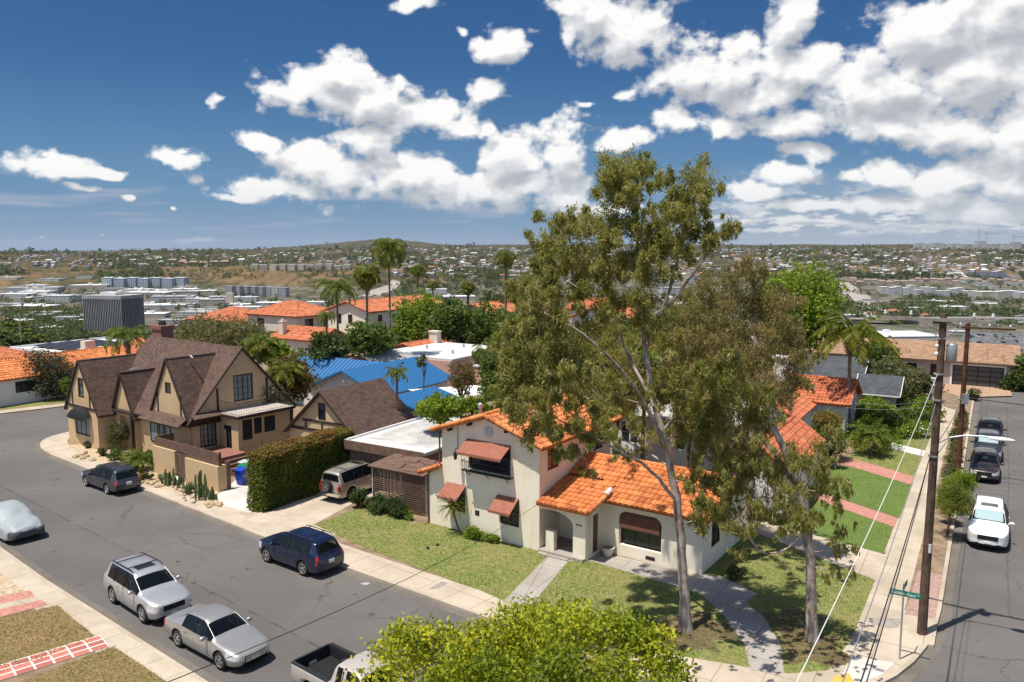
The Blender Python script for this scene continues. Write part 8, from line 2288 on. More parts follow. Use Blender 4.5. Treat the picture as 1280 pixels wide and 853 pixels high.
 a = Vector((*FW.xy(-20.74, 32.55), 2.5)); e = AT(120, 888, 12); wire('dark service wire crossing the main street to the white stucco house', [tuple(a), tuple(e), tuple(e + (e - a).normalized() * 10)], .010, .45, 'trim', 40)
 for k, q in enumerate((-1.1, 1.0)):
  c = p1 + w * q + Vector((0, 0, za + .3)); d = p2 + w * (q * .9 + .4) + Vector((0, 0, 10.4)); wire('high line wire strung between the two utility poles, %s' % ('left one' if k == 0 else 'right one'), [tuple(c), tuple(d), tuple(d + (d - c).normalized() * 60 + Vector((0, 0, -1)))], .010, .6)
 c = p2 + Vector((.1, 0, 5.6)); wire('thick dark cable leaving the brown pole across the side street', [tuple(c), tuple(c + w * 16 + Vector((0, 0, .2)))], .03, .35)
 for k in range(2):
  c = p2 + Vector((-.1, 0, 5.7 - .35 * k)); x, y = FH.xy(-9.4, 66.5 - k); wire('grey service wire from the brown pole to the %s' % ('grey house wall' if k else 'grey house eave'), [tuple(c), (x, y, 3.0 - .2 * k)], .014, .35, 'metal_grey')
 c = p2 + Vector((0, 0, 8.6)); x, y = FH.xy(-1, 99.5); wire('thin wire from the brown pole to the tan shingle house', [tuple(c), (x, y, 2.9)], .013, .7)
 # street name sign
 sx, sy = G(1124, 824); t = thing('street_sign', 'green street name sign on a slim grey post at the corner', 'sign', (sx, sy, 0))
 mb = MB(); mb.tube([(0, 0, -.2), (0, 0, 2.95)], .032, 10); obj('post', mb, MT['metal_grey'], t, smooth=True)
 green = flat('sign_green', (.005, .20, .12), .4); white = flat('sign_white', (.8, .8, .8), .5)
 ang = math.atan2(w.y, w.x)
 for k, (dx, rz, wd, z, txt, sm) in enumerate(((.0, ang, 1.02, 2.56, 'Golden Gate', 'Dr'), (.24, ang + R(84), .72, 2.80, None, None))):
  mb = MB(); mb.box(-wd / 2, -.008, -.11, wd / 2, .008, .11); o = bpy.data.objects.new('name_plate', mb.mesh('name_plate', green)); C.objects.link(o); o.parent = t; OFF[o.name] = (0, 0, 0)
  off = Vector((math.cos(rz), math.sin(rz), 0)) * (dx if k else .06); o.location = (off.x, off.y, z); o.rotation_euler = (0, 0, rz)
  if txt:
   q = bpy.data.objects.new('lettering', text_mesh(txt, .155, white)); C.objects.link(q); q.parent = o; q.location = (-.05, -.012, -.005); q.rotation_euler = (R(90), 0, 0)
   q = bpy.data.objects.new('lettering', text_mesh(sm, .08, white)); C.objects.link(q); q.parent = o; q.location = (.44, -.012, .03); q.rotation_euler = (R(90), 0, 0)
 # wheelie bins by the tan garage
 def bin_(label, a, b, body, lid, rot=0.0):
  x, y = FT.xy(a, b); t = bpy.data.objects.new('wheelie_bin', None); C.objects.link(t); t.location = (x, y, 0); t.rotation_euler = (0, 0, FT.rot + rot); tag(t, label, 'bin'); OFF[t.name] = (0, 0, 0)
  mb = MB(); V = []
  for z, wx, wy in ((.06, .23, .25), (.5, .27, .31), (.95, .30, .36), (.97, .33, .39), (1.0, .33, .39)):
   V += [(-wx, -wy, z), (wx, -wy, z), (wx, wy, z), (-wx, wy, z)]
  mb.add(V, [(i * 4 + k, i * 4 + (k + 1) % 4, (i + 1) * 4 + (k + 1) % 4, (i + 1) * 4 + k) for i in range(4) for k in range(4)]); mb.poly(V[:4][::-1]); obj('body', mb, body, t)
  mb = MB(); mb.slab([(-.35, -.42, 1.03), (.35, -.42, 1.03), (.35, .1, 1.10), (-.35, .1, 1.10)], .05); mb.slab([(-.35, .1, 1.10), (.35, .1, 1.10), (.35, .40, 1.05), (-.35, .40, 1.05)], .05); obj('lid', mb, lid, t)
  mb = MB(); mb.tube([(-.3, .44, .98), (.3, .44, .98)], .025, 6); obj('handle', mb, body, t)
  for s in (-1, 1): mb = MB(); mb.tube([(s * .24, .26, .12), (s * .31, .26, .12)], .12, 12); obj('wheel', mb, MT['tyre'], t)
 blue = flat('bin_blue', (.010, .05, .42), .45); grn = flat('bin_green', (.01, .17, .08), .45); gry = flat('bin_grey', (.45, .46, .46), .5)
 bin_('blue wheelie bin beside the white driveway', -43.62, 29.75, blue, blue, .2); bin_('wheelie bin with green lid behind the blue one', -44.25, 30.45, grn, grn, .1); bin_('pale grey lidded wheelie bin behind the garden wall', -44.95, 30.95, gry, gry)
 # pots on the terrace side
 rr = np.random.default_rng(9)
 for i, (a, b, s, lb) in enumerate([(-45.4, 32.4, .34, 'terracotta pot with a cactus near the terrace steps'), (-45.0, 33.3, .28, 'small terracotta pot behind the cactus pot'), (-46.2, 33.2, .4, 'large terracotta pot with tall cactus by the bay windows')]):
  x, y = FT.xy(a, b); t = thing('flower_pot', lb, 'pot', (x, y, 0)); obj('bowl', MB().lathe([(s * .5, 0), (s * .8, s * .9), (s * .9, s), (s * .72, s), (s * .7, s * .9)], (0, 0, 0), 14), MT['terracotta'], t)
  mb = MB()
  for k in range(5): d = rr.normal(0, s * .22, 2); mb.tube([(d[0], d[1], s * .8), (d[0] * 1.5, d[1] * 1.5, s + (1.6 if i == 2 else .6) * rr.uniform(.6, 1))], .06, 7)
  o = obj('cactus', mb, LM['cactus'], t)
 # white carved pedestal by the end of the walk
 x, y = G(1166, 503); t = thing('garden_pedestal', 'white stacked stone pedestal ornament at the far end of the walk', 'ornament', (x, y, 0)); mb = MB()
 for z0, z1, s in ((0, .2, .55), (.2, .9, .35), (.9, 1.05, .5), (1.05, 1.7, .42), (1.7, 1.82, .55)): mb.box(-s, -s, z0 + .001, s, s, z1)
 obj('plinth', mb, MT['white_trim'], t); obj('urn', MB().lathe([(.2, 1.82), (.25, 1.95), (.45, 2.3), (.5, 2.4), (.4, 2.4)], (0, 0, 0), 12), MT['white_trim'], t)
 x, y = G(1217, 500); t = thing('planter', 'dark round planter with a bush on the garage apron', 'planter', (x, y, 0)); obj('bowl', MB().lathe([(.3, 0), (.5, .35), (.52, .5), (.45, .5)], (0, 0, 0), 14), MT['trim'], t)
 mb = MB(); leafy(mb, rr, (0, 0, .75), (.5, .5, .35), 500, .16, .1); obj('foliage', mb, LM['dark'], t, rnd=True)
 # small things on the ground
 for px, py, lb in ((535, 686, 'small dark sprinkler head in the lawn, left one'), (547, 682, 'small dark sprinkler head in the lawn, right one')):
  x, y = G(px, py); mb = MB(); mb.lathe([(.09, -.05), (.09, .06), (.06, .1)], (x, y, 0), 8); tag(obj('sprinkler', mb, MT['trim'], loc=(x, y, 0)), lb, 'sprinkler')
 def decal(name, pix, z, m, seed):
  r_ = np.random.default_rng(seed); P = [G(*p, ROAD_Z if z < 0 else 0) for p in pix]
  struct(name, MB().poly([(x, y, z) for x, y in P][::-1]), m)
 pm_ = plain('road_paint', (.36, .35, .33), .8, .3, 8)
 decal('road_paint', [(450, 729.5), (456, 728), (463, 728.6), (460, 731), (455, 731.5)], -.114, pm_, 1)
 decal('walk_patch', [(535, 737), (552, 727), (560, 729), (549, 735)], .005, MT['old_concrete'], 3); decal('walk_patch', [(1088, 780), (1098, 772), (1127, 774), (1124, 783), (1112, 786)], .008, MT['old_concrete'], 4)
 decal('walk_patch', [(305, 632), (330, 646), (318, 651), (295, 640)], .0045, MT['drive'], 5)
build_street_furniture()


# ------------------------------------------------------------------ the valley and the mesas beyond
def on_ground_many(px, py, lo=700, hi=14000):
 dx = (px - 640) / FPX; dy = (py - 426.5) / FPX
 b = math.cos(PITCH) - dy * math.sin(PITCH); c = -(math.sin(PITCH) + dy * math.cos(PITCH)); h = np.hypot(dx, b)
 rr = np.geomspace(lo, hi, 420); X = np.full(len(px), np.nan); Y = X.copy()
 for i in range(0, len(px), 500):
  s = slice(i, i + 500); t = rr[None, :] / h[s, None]
  d = CAM_H + c[s, None] * t - tz(dx[s, None] * t, b[s, None] * t); hit = d < 0
  k = hit.argmax(1); ok = hit.any(1) & (k > 0); j = np.arange(len(k)); k = np.maximum(k, 1)
  f = d[j, k - 1] / np.where(np.abs(d[j, k - 1] - d[j, k]) < 1e-9, 1, d[j, k - 1] - d[j, k]); tt = t[j, k - 1] + (t[j, k] - t[j, k - 1]) * f
  X[s] = np.where(ok, dx[s] * tt, np.nan); Y[s] = np.where(ok, b[s] * tt, np.nan)
 return X, Y
def facade(name, wall, glass, w=3.2, h=3.4, frac=.35):
 """far wall with rows of recessed windows"""
 m, N, b, o = mat(name)
 P = coords(N, 'uv'); sp = N.n('ShaderNodeSeparateXYZ'); N.put(sp.inputs[0], P)
 fx = N.m('PINGPONG', sp.outputs[0], w / 2); fy = N.m('PINGPONG', sp.outputs[1], h / 2)
 g = N.n('ShaderNodeNewGeometry'); s2 = N.n('ShaderNodeSeparateXYZ'); N.put(s2.inputs[0], g.outputs['True Normal'])
 k = N.m('MULTIPLY', N.m('GREATER_THAN', fx, w / 2 * (1 - frac * 1.5)), N.m('GREATER_THAN', fy, h / 2 * (1 - frac * 1.4)))
 k = N.m('MULTIPLY', k, N.m('LESS_THAN', s2.outputs[2], .5))
 n = N.noise(coords(N), .05, 3).outputs[0]
 c = N.mix(n, c4(wall, .85), c4(wall, 1.1)); c = N.mix(k, c, c4(glass)); N.put(b.inputs['Base Color'], c); b.inputs['Roughness'].default_value = .7
 return m
def build_valley():
 r = np.random.default_rng(2024)
 F = {'white': facade('far_white_wall', (.58, .56, .53), (.10, .11, .12)), 'cream': facade('far_cream_wall', (.56, .48, .38), (.12, .11, .10)), 'blue': facade('far_blue_grey_wall', (.40, .46, .50), (.10, .13, .16), 5, 3.4, .45),
   'pink': facade('far_pink_wall', (.52, .40, .34), (.14, .12, .11)), 'brown': facade('far_brown_wall', (.27, .19, .16), (.03, .03, .035), 3.6, 3.5, .5), 'grey': facade('far_grey_wall', (.42, .42, .42), (.12, .12, .13))}
 RF = {'white': plain('far_white_roof', (.68, .68, .67), .8, .08, .03), 'grey': plain('far_grey_roof', (.36, .35, .34), .85, .2, .03), 'tan': plain('far_tan_roof', (.30, .22, .17), .85, .2, .03), 'clay': plain('far_red_roof', (.46, .17, .10), .85, .2, .03), 'dark': plain('far_dark_roof', (.06, .07, .085), .5, .2, .03)}
 def put(name, label, px, py, wpx, hpx, wall, rf, depth=None, rot=None, cat='building', group=None, top='flat', dist=None):
  if dist is None: x, y = on_ground(px, py)
  else: x, y = (px - 640) / FPX * dist, dist
  d = math.hypot(x, y); zg = float(tz(x, y)); W_ = wpx / FPX * y; H_ = hpx / FPX * y; D_ = depth or W_ * .55
  t = bpy.data.objects.new(name, None); C.objects.link(t); t.location = (x, y, zg - 3); t.rotation_euler = (0, 0, r.uniform(-.25, .25) if rot is None else rot); tag(t, label, cat, group); OFF[t.name] = (0, 0, 0)
  mb = MB().box(-W_ / 2, 0, -4, W_ / 2, D_, H_ + 3); obj('wall', mb, F[wall], t, uv=True)
  rb = MB()
  if top == 'flat':
   rb.box(-W_ / 2 - .3, -.3, H_ + 3.01, W_ / 2 + .3, D_ + .3, H_ + 3.5)
   for k in range(int(r.integers(1, 5))): a, b = r.uniform(-W_ * .4, W_ * .35), r.uniform(D_ * .1, D_ * .8); s = r.uniform(.03, .09) * W_; rb.box(a, b, H_ + 3.51, a + s, b + min(s, D_ * .2), H_ + 3.5 + min(4, s * .5 + 1))
  else:
   rb.slab([(-W_ / 2 - .5, -.5, H_ + 3), (W_ / 2 + .5, -.5, H_ + 3), (W_ / 2 - D_ * .2, D_ / 2, H_ + 3 + D_ * .2), (-W_ / 2 + D_ * .2, D_ / 2, H_ + 3 + D_ * .2)], .4); rb.slab([(W_ / 2 + .5, D_ + .5, H_ + 3), (-W_ / 2 - .5, D_ + .5, H_ + 3), (-W_ / 2 + D_ * .2, D_ / 2, H_ + 3 + D_ * .2), (W_ / 2 - D_ * .2, D_ / 2, H_ + 3 + D_ * .2)], .4)
  obj('roof', rb, RF[rf], t)
  return t
 # dark office tower with pale upright fins
 x = (128 - 640) / FPX * 1010; y = 1010.0; zg = float(tz(x, y)); k = y / FPX
 t = bpy.data.objects.new('office_tower', None); C.objects.link(t); t.location = (x - 8 * k, y, zg); t.rotation_euler = (0, 0, R(-14)); tag(t, 'dark glass office tower with pale upright fins standing in the valley at left', 'tower'); OFF[t.name] = (0, 0, 0)
 W_, D_, H_ = 46 * k, 40 * k, (412 - 365) / FPX * y
 obj('wall', MB().box(-W_ * .42, 0, -6, W_ * .78, D_, H_), flat('tower_glass', (.03, .034, .04), .15), t)
 mb = MB()
 for i in range(23): a = -W_ * .42 + W_ * 1.2 * i / 22; mb.box(a - .35, -.9, -5, a + .35, -.01, H_ - .5)
 for i in range(15): b = D_ * i / 14; mb.box(-W_ * .42 - .9, b - .3, -5, -W_ * .42 - .01, b + .3, H_ - .5)
 for i in range(15): b = D_ * i / 14; mb.box(W_ * .78 + .01, b - .3, -5, W_ * .78 + .9, b + .3, H_ - .5)
 obj('fin', mb, RF['grey'], t); obj('roof_band', MB().box(-W_ * .42 - 1, -1, H_ + .01, W_ * .78 + 1, D_ + 1, H_ + 4.5), RF['grey'], t); obj('plant_room', MB().box(-W_ * .1, D_ * .3, H_ + 4.51, W_ * .4, D_ * .7, H_ + 8), RF['white'], t)
 put('office_tower', 'brown tower with a grid of dark windows seen through the gum branches', 788, 402, 30, 58, 'brown', 'tan', 30, .1, 'tower', dist=900)
 put('dark_block', 'dark glass block between the gum branches', 872, 372, 18, 26, 'grey', 'dark', 20, 0)
 # flats along the foot of the mesa
 for i in range(7): put('apartment_block', 'blue grey apartment block in the long row under the left mesa', 134 + i * 15, 360 + (i % 2), 13.5, 12.5, 'blue', 'white', 26, -.1, group='blue grey blocks under the left mesa')
 for i in range(8): put('apartment_block', 'pale apartment block in the row under the brown slope', 286 + i * 9.6, 369 + i * .3, 9, 11, 'grey' if i != 6 else 'white', 'grey', 22, -.1, group='pale blocks under the brown slope')
 for i in range(11): put('hilltop_flats', 'small cream block of flats along the mesa rim, centre left', 318 + i * 11.5, 338 + r.uniform(-1, 1), 9, 6.5, 'cream', 'white', 24, r.uniform(-.3, .3), group='cream flats on the mesa rim')
 for i in range(6): put('hilltop_flats', 'brown terrace of flats on the left mesa', 215 + i * 13, 330 + r.uniform(-2, 2), 12, 3, 'brown', 'tan', 24, 0, group='brown terraces on the left mesa', top='hip')
 put('hilltop_hall', 'white hall with dome on the left horizon', 155, 323, 8, 3.6, 'white', 'white', 30, 0)
 # shopping centre
 mall = [(40, 368, 60, 8), (110, 362, 46, 5), (75, 378, 40, 8), (72, 379, 30, 9), (15, 374, 40, 6), (35, 388, 50, 5), (180, 372, 60, 6), (215, 378, 50, 7), (250, 370, 36, 6), (200, 388, 60, 6), (265, 386, 30, 11), (287, 384, 9, 17), (300, 378, 30, 6), (250, 396, 60, 5), (180, 398, 50, 5), (320, 396, 46, 6), (340, 384, 40, 5), (45, 400, 30, 6), (80, 404, 30, 7), (20, 408, 30, 7), (60, 416, 26, 6), (205, 414, 26, 6), (225, 420, 22, 5), (360, 390, 36, 6), (395, 384, 26, 6), (140, 352, 22, 4), (60, 352, 30, 3), (10, 350, 24, 3), (105, 349, 20, 3), (545, 372, 26, 10), (575, 376, 40, 5), (395, 396, 30, 5)] + [(float(r.uniform(0, 330)), float(r.uniform(362, 408)), float(r.uniform(14, 40)), float(r.uniform(3, 7))) for _ in range(46)]
 for i, (px, py, w, h) in enumerate(mall): put('warehouse', 'long low white roofed hall of the shopping centre in the left valley', px, py, w, h, str(r.choice(['white', 'cream', 'grey', 'pink'], p=[.5, .2, .2, .1])), 'white' if r.random() < .75 else 'grey', None, None, group='halls of the shopping centre')
 mid = [(720, 372, 44, 7), (735, 360, 36, 5), (700, 350, 30, 8), (830, 358, 40, 6), (850, 346, 46, 3), (815, 350, 30, 3), (845, 372, 36, 12), (825, 380, 30, 8), (860, 386, 30, 6), (890, 352, 30, 3), (810, 334, 20, 3), (750, 345, 24, 4), (835, 398, 24, 8), (900, 366, 30, 6)]
 for i, (px, py, w, h) in enumerate(mid): put('warehouse', 'pale low hall glimpsed through the gum branches', px, py, w, h, 'white', str(r.choice(['white', 'grey'])), None, None, group='pale halls behind the gum branches')
 # right-hand valley
 for i in range(13): put('condo_block', 'white condominium block in the right valley', 1106 + i * 8.6, 368 + .25 * i + r.uniform(-1.5, 1.5), r.uniform(7, 11), r.uniform(6, 11), 'white', 'white', 24, r.uniform(-.2, .2), group='white condominium blocks')
 for i in range(8): put('condo_block', 'cream condominium block with brown doors at the right edge', 1222 + i * 9.5, 376 + r.uniform(-1, 1), 10, 11, 'cream' if i % 2 else 'white', 'white', 26, r.uniform(-.2, .2), group='cream condominium blocks')
 for i in range(24): put('condo_block', 'small pinkish roofed flats behind the white blocks', 1066 + i * 9.2, 354 + r.uniform(-2, 3), 10, 4, 'pink', 'tan', 20, r.uniform(-.3, .3), group='pinkish flats', top='hip')
 for i in range(9): put('condo_block', 'small white flats crowded on the far right slope', 1210 + i * 8.5, 358 + r.uniform(-6, 6), 9, 4, 'white', 'grey', 20, r.uniform(-.3, .3), group='small white flats')
 for px, py, w, lb in ((1197, 347, 30, 'grey solar field on the right slope, smaller one'), (1241, 347, 46, 'dark solar field on the right slope, larger one')):
  x, y = on_ground(px, py + 2); zg = float(tz(x, y)); W_ = w / FPX * y; mb = MB(); mb.slab([(-W_ / 2, 0, 2), (W_ / 2, 0, 2), (W_ / 2 + 8, 60, 22), (-W_ / 2 + 8, 60, 22)], 1); o = obj('solar_field', mb, RF['dark' if w > 40 else 'grey']); o.location = (x, y, zg); tag(o, lb, 'solar field')
 hall = put('white_hall', 'long white hall with stepped bright roof beyond the tan shingle house', 1142, 428, 78, 7, 'white', 'white', 60, .1)
 put('brown_hall', 'long brown roofed hall in front of the white stepped roof', 1125, 437, 120, 4, 'grey', 'tan', 30, .05)
 for px, py in ((1090, 396), (1117, 393), (1060, 420), (1160, 398), (1075, 405), (1122, 405)): put('roof_shed', 'small red roofed house among the trees of the right valley', px, py, 13, 4, 'cream', 'clay', 14, None, 'house', 'small red roofed houses of the right valley', 'hip')
 for i in range(26): put('valley_shop', 'low pale shop or workshop among the trees of the right valley', float(r.uniform(1050, 1285)), float(r.uniform(379, 426)), float(r.uniform(10, 34)), float(r.uniform(2.5, 5)), str(r.choice(['white', 'cream', 'grey'])), str(r.choice(['white', 'white', 'grey', 'tan'])), None, None, group='low shops of the right valley')
 for i in range(12): put('ridge_hall', 'white hospital block on the right horizon ridge', 1150 + i * 11, 312 + r.uniform(-.6, .6), 10, r.uniform(5, 10), 'white', 'white', 40, 0, group='white blocks on the right horizon')
 for i in range(14): put('ridge_hall', 'pale block on the far horizon ridge', r.uniform(500, 1140), 313 + r.uniform(-.5, 1.5), 9, 2.4, 'white', 'white', 40, 0, group='pale blocks on the far ridge')
 # cranes and pylons
 for px, h_, lb in ((1232, 22, 'tall tower crane on the right horizon'), (1266, 17, 'second tower crane on the right horizon'), (1222, 26, 'thin mast beside the tower cranes')):
  x, y = on_ground(px, 312); zg = float(tz(x, y)); s = y / FPX; mb = MB(); mb.tube([(0, 0, -20), (0, 0, h_ * s)], .35 * s, 4)
  if 'crane' in lb and 'mast' not in lb: mb.tube([(-4 * s, 0, h_ * s * .9), (16 * s, 0, h_ * s * .9)], .3 * s, 4); mb.tube([(0, 0, h_ * s), (12 * s, 0, h_ * s * .92)], .12 * s, 4)
  o = obj('tower_crane', mb, RF['grey']); o.location = (x, y, zg); tag(o, lb, 'crane')
 for i, (px, py) in enumerate([(1033, 346), (1109, 342), (1140, 334), (1146, 335)]):
  x, y = on_ground(px, py); zg = float(tz(x, y)); s = y / FPX; mb = MB(); h_ = 20 * s
  for q in (-1, 1): mb.tube([(q * 1.6 * s, 0, -2), (q * .3 * s, 0, h_)], .2 * s, 4)
  for z in (.6, .75, .9): mb.tube([(-2.2 * s, 0, h_ * z), (2.2 * s, 0, h_ * z)], .14 * s, 4)
  o = obj('pylon', mb, RF['grey']); o.location = (x, y, zg); tag(o, 'pale lattice pylon on the right valley side', 'pylon', 'pylons on the right valley side')
 # roads in the valley
 def road(name, pix, wpx, m, lift=1.0):
  P = [on_ground(*p) for p in pix]; mb = MB(); L = [];
  D = dens([tuple(p) for p in P], 25)
  wd = wpx; A = offset_line(D, -wd); B = offset_line(D, wd); n = len(D)
  V = [(x, y, float(tz(x, y)) + lift) for x, y in A] + [(x, y, float(tz(x, y)) + lift) for x, y in B]
  mb.add(V, [(i, n + i, n + i + 1, i + 1)[::-1] for i in range(n - 1)]); struct(name, mb, m)
 rd = plain('far_road', (.34, .30, .26), .9, .15, .05)
 road('valley_road', [(1092, 390), (1076, 374), (1062, 362), (1052, 354)], 20, rd, 3); road('freeway', [(1060, 404), (1110, 405), (1180, 403), (1250, 403), (1300, 404)], 15, plain('freeway_surface', (.22, .21, .195), .9), 7); road('valley_road', [(300, 408), (340, 402), (390, 398), (440, 392)], 10, rd, 2)
 road('valley_road', [(455, 372), (470, 366), (487, 361), (497, 352)], 14, rd, 2); road('valley_road', [(1090, 378), (1140, 377), (1200, 379)], 7, rd, 2)
 lot = plain('parking_lot', (.13, .13, .13), .9, .2, .05)
 for pix in ([(1195, 442), (1300, 444), (1300, 418), (1205, 416)], [(0, 402), (60, 404), (60, 392), (0, 390)]):
  P = [on_ground(*p) for p in pix]; struct('parking_lot', MB().poly([(x, y, float(tz(x, y)) + 1.2) for x, y in P]), lot)
 cm = []
 for k, col in enumerate(((.75, .75, .75), (.45, .46, .48), (.04, .04, .045), (.3, .05, .04), (.08, .12, .25))):
  mb = MB(); mb.box(-2.3, -.9, .25, 2.3, .9, .95); mb.add([(-1.7, -.85, .95), (1.2, -.85, .95), (1.2, .85, .95), (-1.7, .85, .95), (-1.2, -.7, 1.5), (.5, -.7, 1.5), (.5, .7, 1.5), (-1.2, .7, 1.5)], [(4, 5, 6, 7), (0, 1, 5, 4), (1, 2, 6, 5), (2, 3, 7, 6), (3, 0, 4, 7)], 1); cm.append(mb.mesh('far_car', [flat('far_car_paint', col, .3), MT['car_glass']]))
 pxs = np.concatenate([r.uniform(1205, 1285, 110), r.uniform(0, 95, 30)]); pys = np.concatenate([r.uniform(420, 441, 110), r.uniform(392, 404, 30)]); X, Y = on_ground_many(pxs, pys)
 for x, y in zip(X, Y):
  if np.isnan(x): continue
  o = bpy.data.objects.new('parked_car', cm[int(r.choice(5, p=[.42, .25, .2, .05, .08]))]); C.objects.link(o); o.location = (round(x / 3) * 3, round(y / 7) * 7, float(tz(x, y)) + 1.2); o.rotation_euler = (0, 0, R(80)); o.scale = (1.3, 1.3, 1.3); tag(o, 'distant parked car in a valley car park', 'car', 'cars in the valley car parks')
 # houses on the far slopes
 hm = []
 for k, (wc, rc) in enumerate((('white', 'grey'), ('white', 'white'), ('cream', 'tan'), ('cream', 'clay'), ('grey', 'grey'), ('white', 'tan'))):
  mb = MB().box(-8, -6, -4, 8, 6, 4.2); mb.slab([(-8.6, -6.6, 4.1), (8.6, -6.6, 4.1), (8.6, 0, 6.4), (-8.6, 0, 6.4)], .3, 1); mb.slab([(8.6, 6.6, 4.1), (-8.6, 6.6, 4.1), (-8.6, 0, 6.4), (8.6, 0, 6.4)], .3, 1); hm.append(mb.mesh('house', [F[wc], RF[rc]], uv=True))
 zones = [((905, 312, 1290, 345), 430), ((490, 311, 690, 348), 250), ((0, 318, 330, 334), 120), ((330, 312, 500, 330), 90), ((690, 312, 905, 345), 180), ((1050, 392, 1290, 415), 40)]
 hs = []
 for (x0, y0, x1, y1), n in zones:
  px = r.uniform(x0, x1, n); py = y0 + (y1 - y0) * r.uniform(0, 1, n) ** 1.2; X, Y = on_ground_many(px, py)
  hs += [(x, y) for x, y in zip(X, Y) if not np.isnan(x) and tz(x, y) > -88 and x * x + y * y > 1900 ** 2]
 hs.sort(key=lambda p: p[0] ** 2 + p[1] ** 2)
 big = MB(); pools = [(h_, ) for h_ in hm]
 arr = []
 for h_ in hm:
  v = np.empty(len(h_.vertices) * 3); h_.vertices.foreach_get('co', v); arr.append((v.reshape(-1, 3), [(list(p.vertices), p.material_index) for p in h_.polygons]))
 slots = list(F.values()) + list(RF.values()); ids = {m.name: i for i, m in enumerate(slots)}
 for i, (x, y) in enumerate(hs):
  k = int(r.choice(6, p=[.26, .22, .16, .08, .12, .16])); z = float(tz(x, y)); s = r.uniform(.8, 1.5); a = r.uniform(0, 6.28)
  if i < 290:
   o = bpy.data.objects.new('hillside_house', hm[k]); C.objects.link(o); o.location = (x, y, z); o.rotation_euler = (0, 0, a); o.scale = (s, s, s); tag(o, 'tiny pale house on the far hillside', 'house', 'houses on the far hillsides')
  else:
   V, P = arr[k]; c, sn = math.cos(a) * s, math.sin(a) * s; Q = np.stack([V[:, 0] * c - V[:, 1] * sn + x, V[:, 0] * sn + V[:, 1] * c + y, V[:, 2] * s + z], 1); b0 = big.n; big.V.append(Q); big.n += len(Q)
   for vs_, mi in P: big.F.append((np.array([vs_]) + b0, ids[hm[k].materials[mi].name], np.zeros(1)))
 if big.n: tag(obj('far_houses', big, slots, uv=True), 'far suburb of tiny pale houses along the mesa tops', 'houses', kind='stuff')
 # trees: nearest ones singly, the rest as one mass
 far = []
 zt = [((0, 308, 1290, 318), 2600), ((0, 316, 1290, 348), 8500), ((330, 300, 520, 316), 500), ((0, 345, 1290, 400), 2600), ((1040, 366, 1290, 420), 1250), ((0, 388, 160, 432), 1500), ((160, 400, 330, 432), 160), ((480, 352, 700, 385), 420), ((700, 360, 960, 400), 220), ((1040, 330, 1290, 352), 500)]
 for (x0, y0, x1, y1), n in zt:
  px = r.uniform(x0, x1, n); py = r.uniform(y0, y1, n); X, Y = on_ground_many(px, py, 125)
  far += [(x, y, bool(y1 == 432 and x0 == 0)) for x, y in zip(X, Y) if not np.isnan(x) and x * x + y * y > 135 ** 2]
 grp = np.array([(x, y) for x, y, _ in far]); cl = _fbm(grp[:, 0] / 130, grp[:, 1] / 130, 5, 3); far = [f for f, c in zip(far, cl) if c > -.2 or f[2]]
 # keep the view over the near slope open: nothing that would stand up in front of the valley floor
 def top_ok(x, y, scrub):
  if x * x + y * y > 1000 ** 2: return True
  X_ = 640 + FPX * x / y; z = float(tz(x, y)) + (2.5 if scrub else 8) - CAM_H; d = y * math.cos(PITCH) - z * math.sin(PITCH); v = -(y * math.sin(PITCH) + z * math.cos(PITCH))
  return 426.5 + FPX * v / d > np.interp(X_, [0, 110, 150, 380, 470, 640, 720, 900, 960, 1060, 1280], [392, 396, 424, 408, 362, 368, 400, 405, 408, 396, 408])
 def bluff(x, y, z):        # the bare brown slopes across the valley keep few trees
  X_ = 640 + FPX * x / y; Y_ = 307 + 1000 * (CAM_H - z) / y
  return 205 < X_ < 500 and 334 < Y_ < 366 or 1060 < X_ and 333 < Y_ < 342
 far = [f for f in far if top_ok(*f) and (not bluff(f[0], f[1], float(tz(f[0], f[1]))) or r.random() < .15) and not (f[0] > 300 and 950 < f[1] < 1500 and abs(307 + 1000 * (CAM_H - float(tz(f[0], f[1]))) / f[1] - 404) < 3.5)]
 far.sort(key=lambda p: p[0] ** 2 + p[1] ** 2)
 var = [(crown_mesh(800 + i, 3.6, 3.0, 420, 1.15, .85, 9, lm), trunk_mesh(800 + i, 2.5, .25, .03, 2, 2)) for i, lm in enumerate(['dark', 'green', 'olive', 'dark'])]
 lab = ['dark leafy tree down the valley slope', 'mid green leafy tree down the valley slope', 'olive leafy tree down the valley slope', 'dark leafy tree down the valley slope']
 masses = {k: MB() for k in ('dark', 'olive', 'green')}; PP = {k: [] for k in masses}
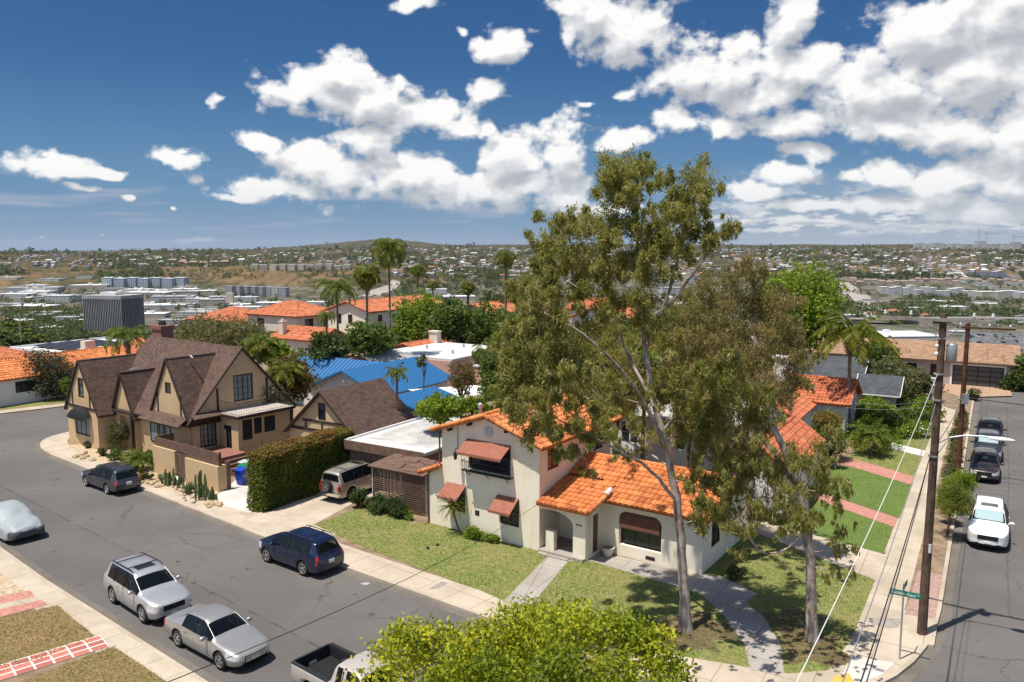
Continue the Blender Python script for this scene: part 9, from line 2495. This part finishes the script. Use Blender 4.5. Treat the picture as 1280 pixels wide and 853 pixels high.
 for i, (x, y, scrub) in enumerate(far):
  z = float(tz(x, y)); d = math.hypot(x, y); s = r.uniform(.6, 1.25) * (2.1 if d > 4500 and r.random() < .07 else 1)
  if i < 290:
   v = int(r.choice(4, p=[.3, .2, .3, .2])); place_tree('valley_tree', lab[v], x, y, z - (.6 if scrub else 0), var[v][0], var[v][1], 2.4, (s * (.6 if scrub else 1), s * (.6 if scrub else 1), s * (.38 if scrub else 1.1)), r.uniform(0, 6), 'trees down the valley slope')
  else:
   PP[str(r.choice(['dark', 'olive', 'green'], p=[.55, .33, .12]))].append((x, y, z, s * min(2.2, 1.2 + d / 6000), d))
 for k, L_ in PP.items():
  A = np.array(L_); nq = 16
  for lo, hi, nq in ((0, 1200, 40), (1200, 2600, 20), (2600, 1e9, 9)):
   B = A[(A[:, 4] >= lo) & (A[:, 4] < hi)]
   if not len(B): continue
   idx = np.repeat(np.arange(len(B)), nq); o = ball(r, len(idx), .4); sc = B[idx, 3:4]
   P = B[idx, :3] + o * sc * (4.2, 4.2, 3.2) + np.array([0, 0, 3.2]) * sc; D = unit(r.normal(size=(len(idx), 3)))
   V, Fc = leaf_quads(P, (3.4 if nq < 15 else 2.4) * sc[:, 0], (2.9 if nq < 15 else 1.9) * sc[:, 0], D, r); tn = np.repeat(r.normal(.45, .2, len(B)), nq)
   masses[k].add(V, Fc, 0, np.clip(tn + r.normal(0, .12, len(idx)), 0, 1))
  tag(obj('far_trees', masses[k], LM[k], rnd=True), 'far off %s trees scattered over the valley and mesas' % {'dark': 'dark green', 'olive': 'olive', 'green': 'mid green'}[k], 'trees', kind='stuff')
build_valley()


# ------------------------------------------------------------------ air between the mesa and the hills
def build_haze():
 m = bpy.data.materials.new('haze_air'); m.use_nodes = True; t = m.node_tree
 for n in list(t.nodes): t.nodes.remove(n)
 N = NT(t); o = N.n('ShaderNodeOutputMaterial'); v = N.n('ShaderNodeVolumePrincipled'); v.inputs['Color'].default_value = (.80, .88, 1.0, 1); v.inputs['Density'].default_value = 1.6e-5; v.inputs['Anisotropy'].default_value = .1
 t.links.new(v.outputs[0], o.inputs['Volume'])
 tag(obj('haze', MB().box(-28000, -28000, -420, 28000, 28000, 190), m), 'thin blue haze over the valley and far hills', 'haze', kind='stuff')
build_haze()
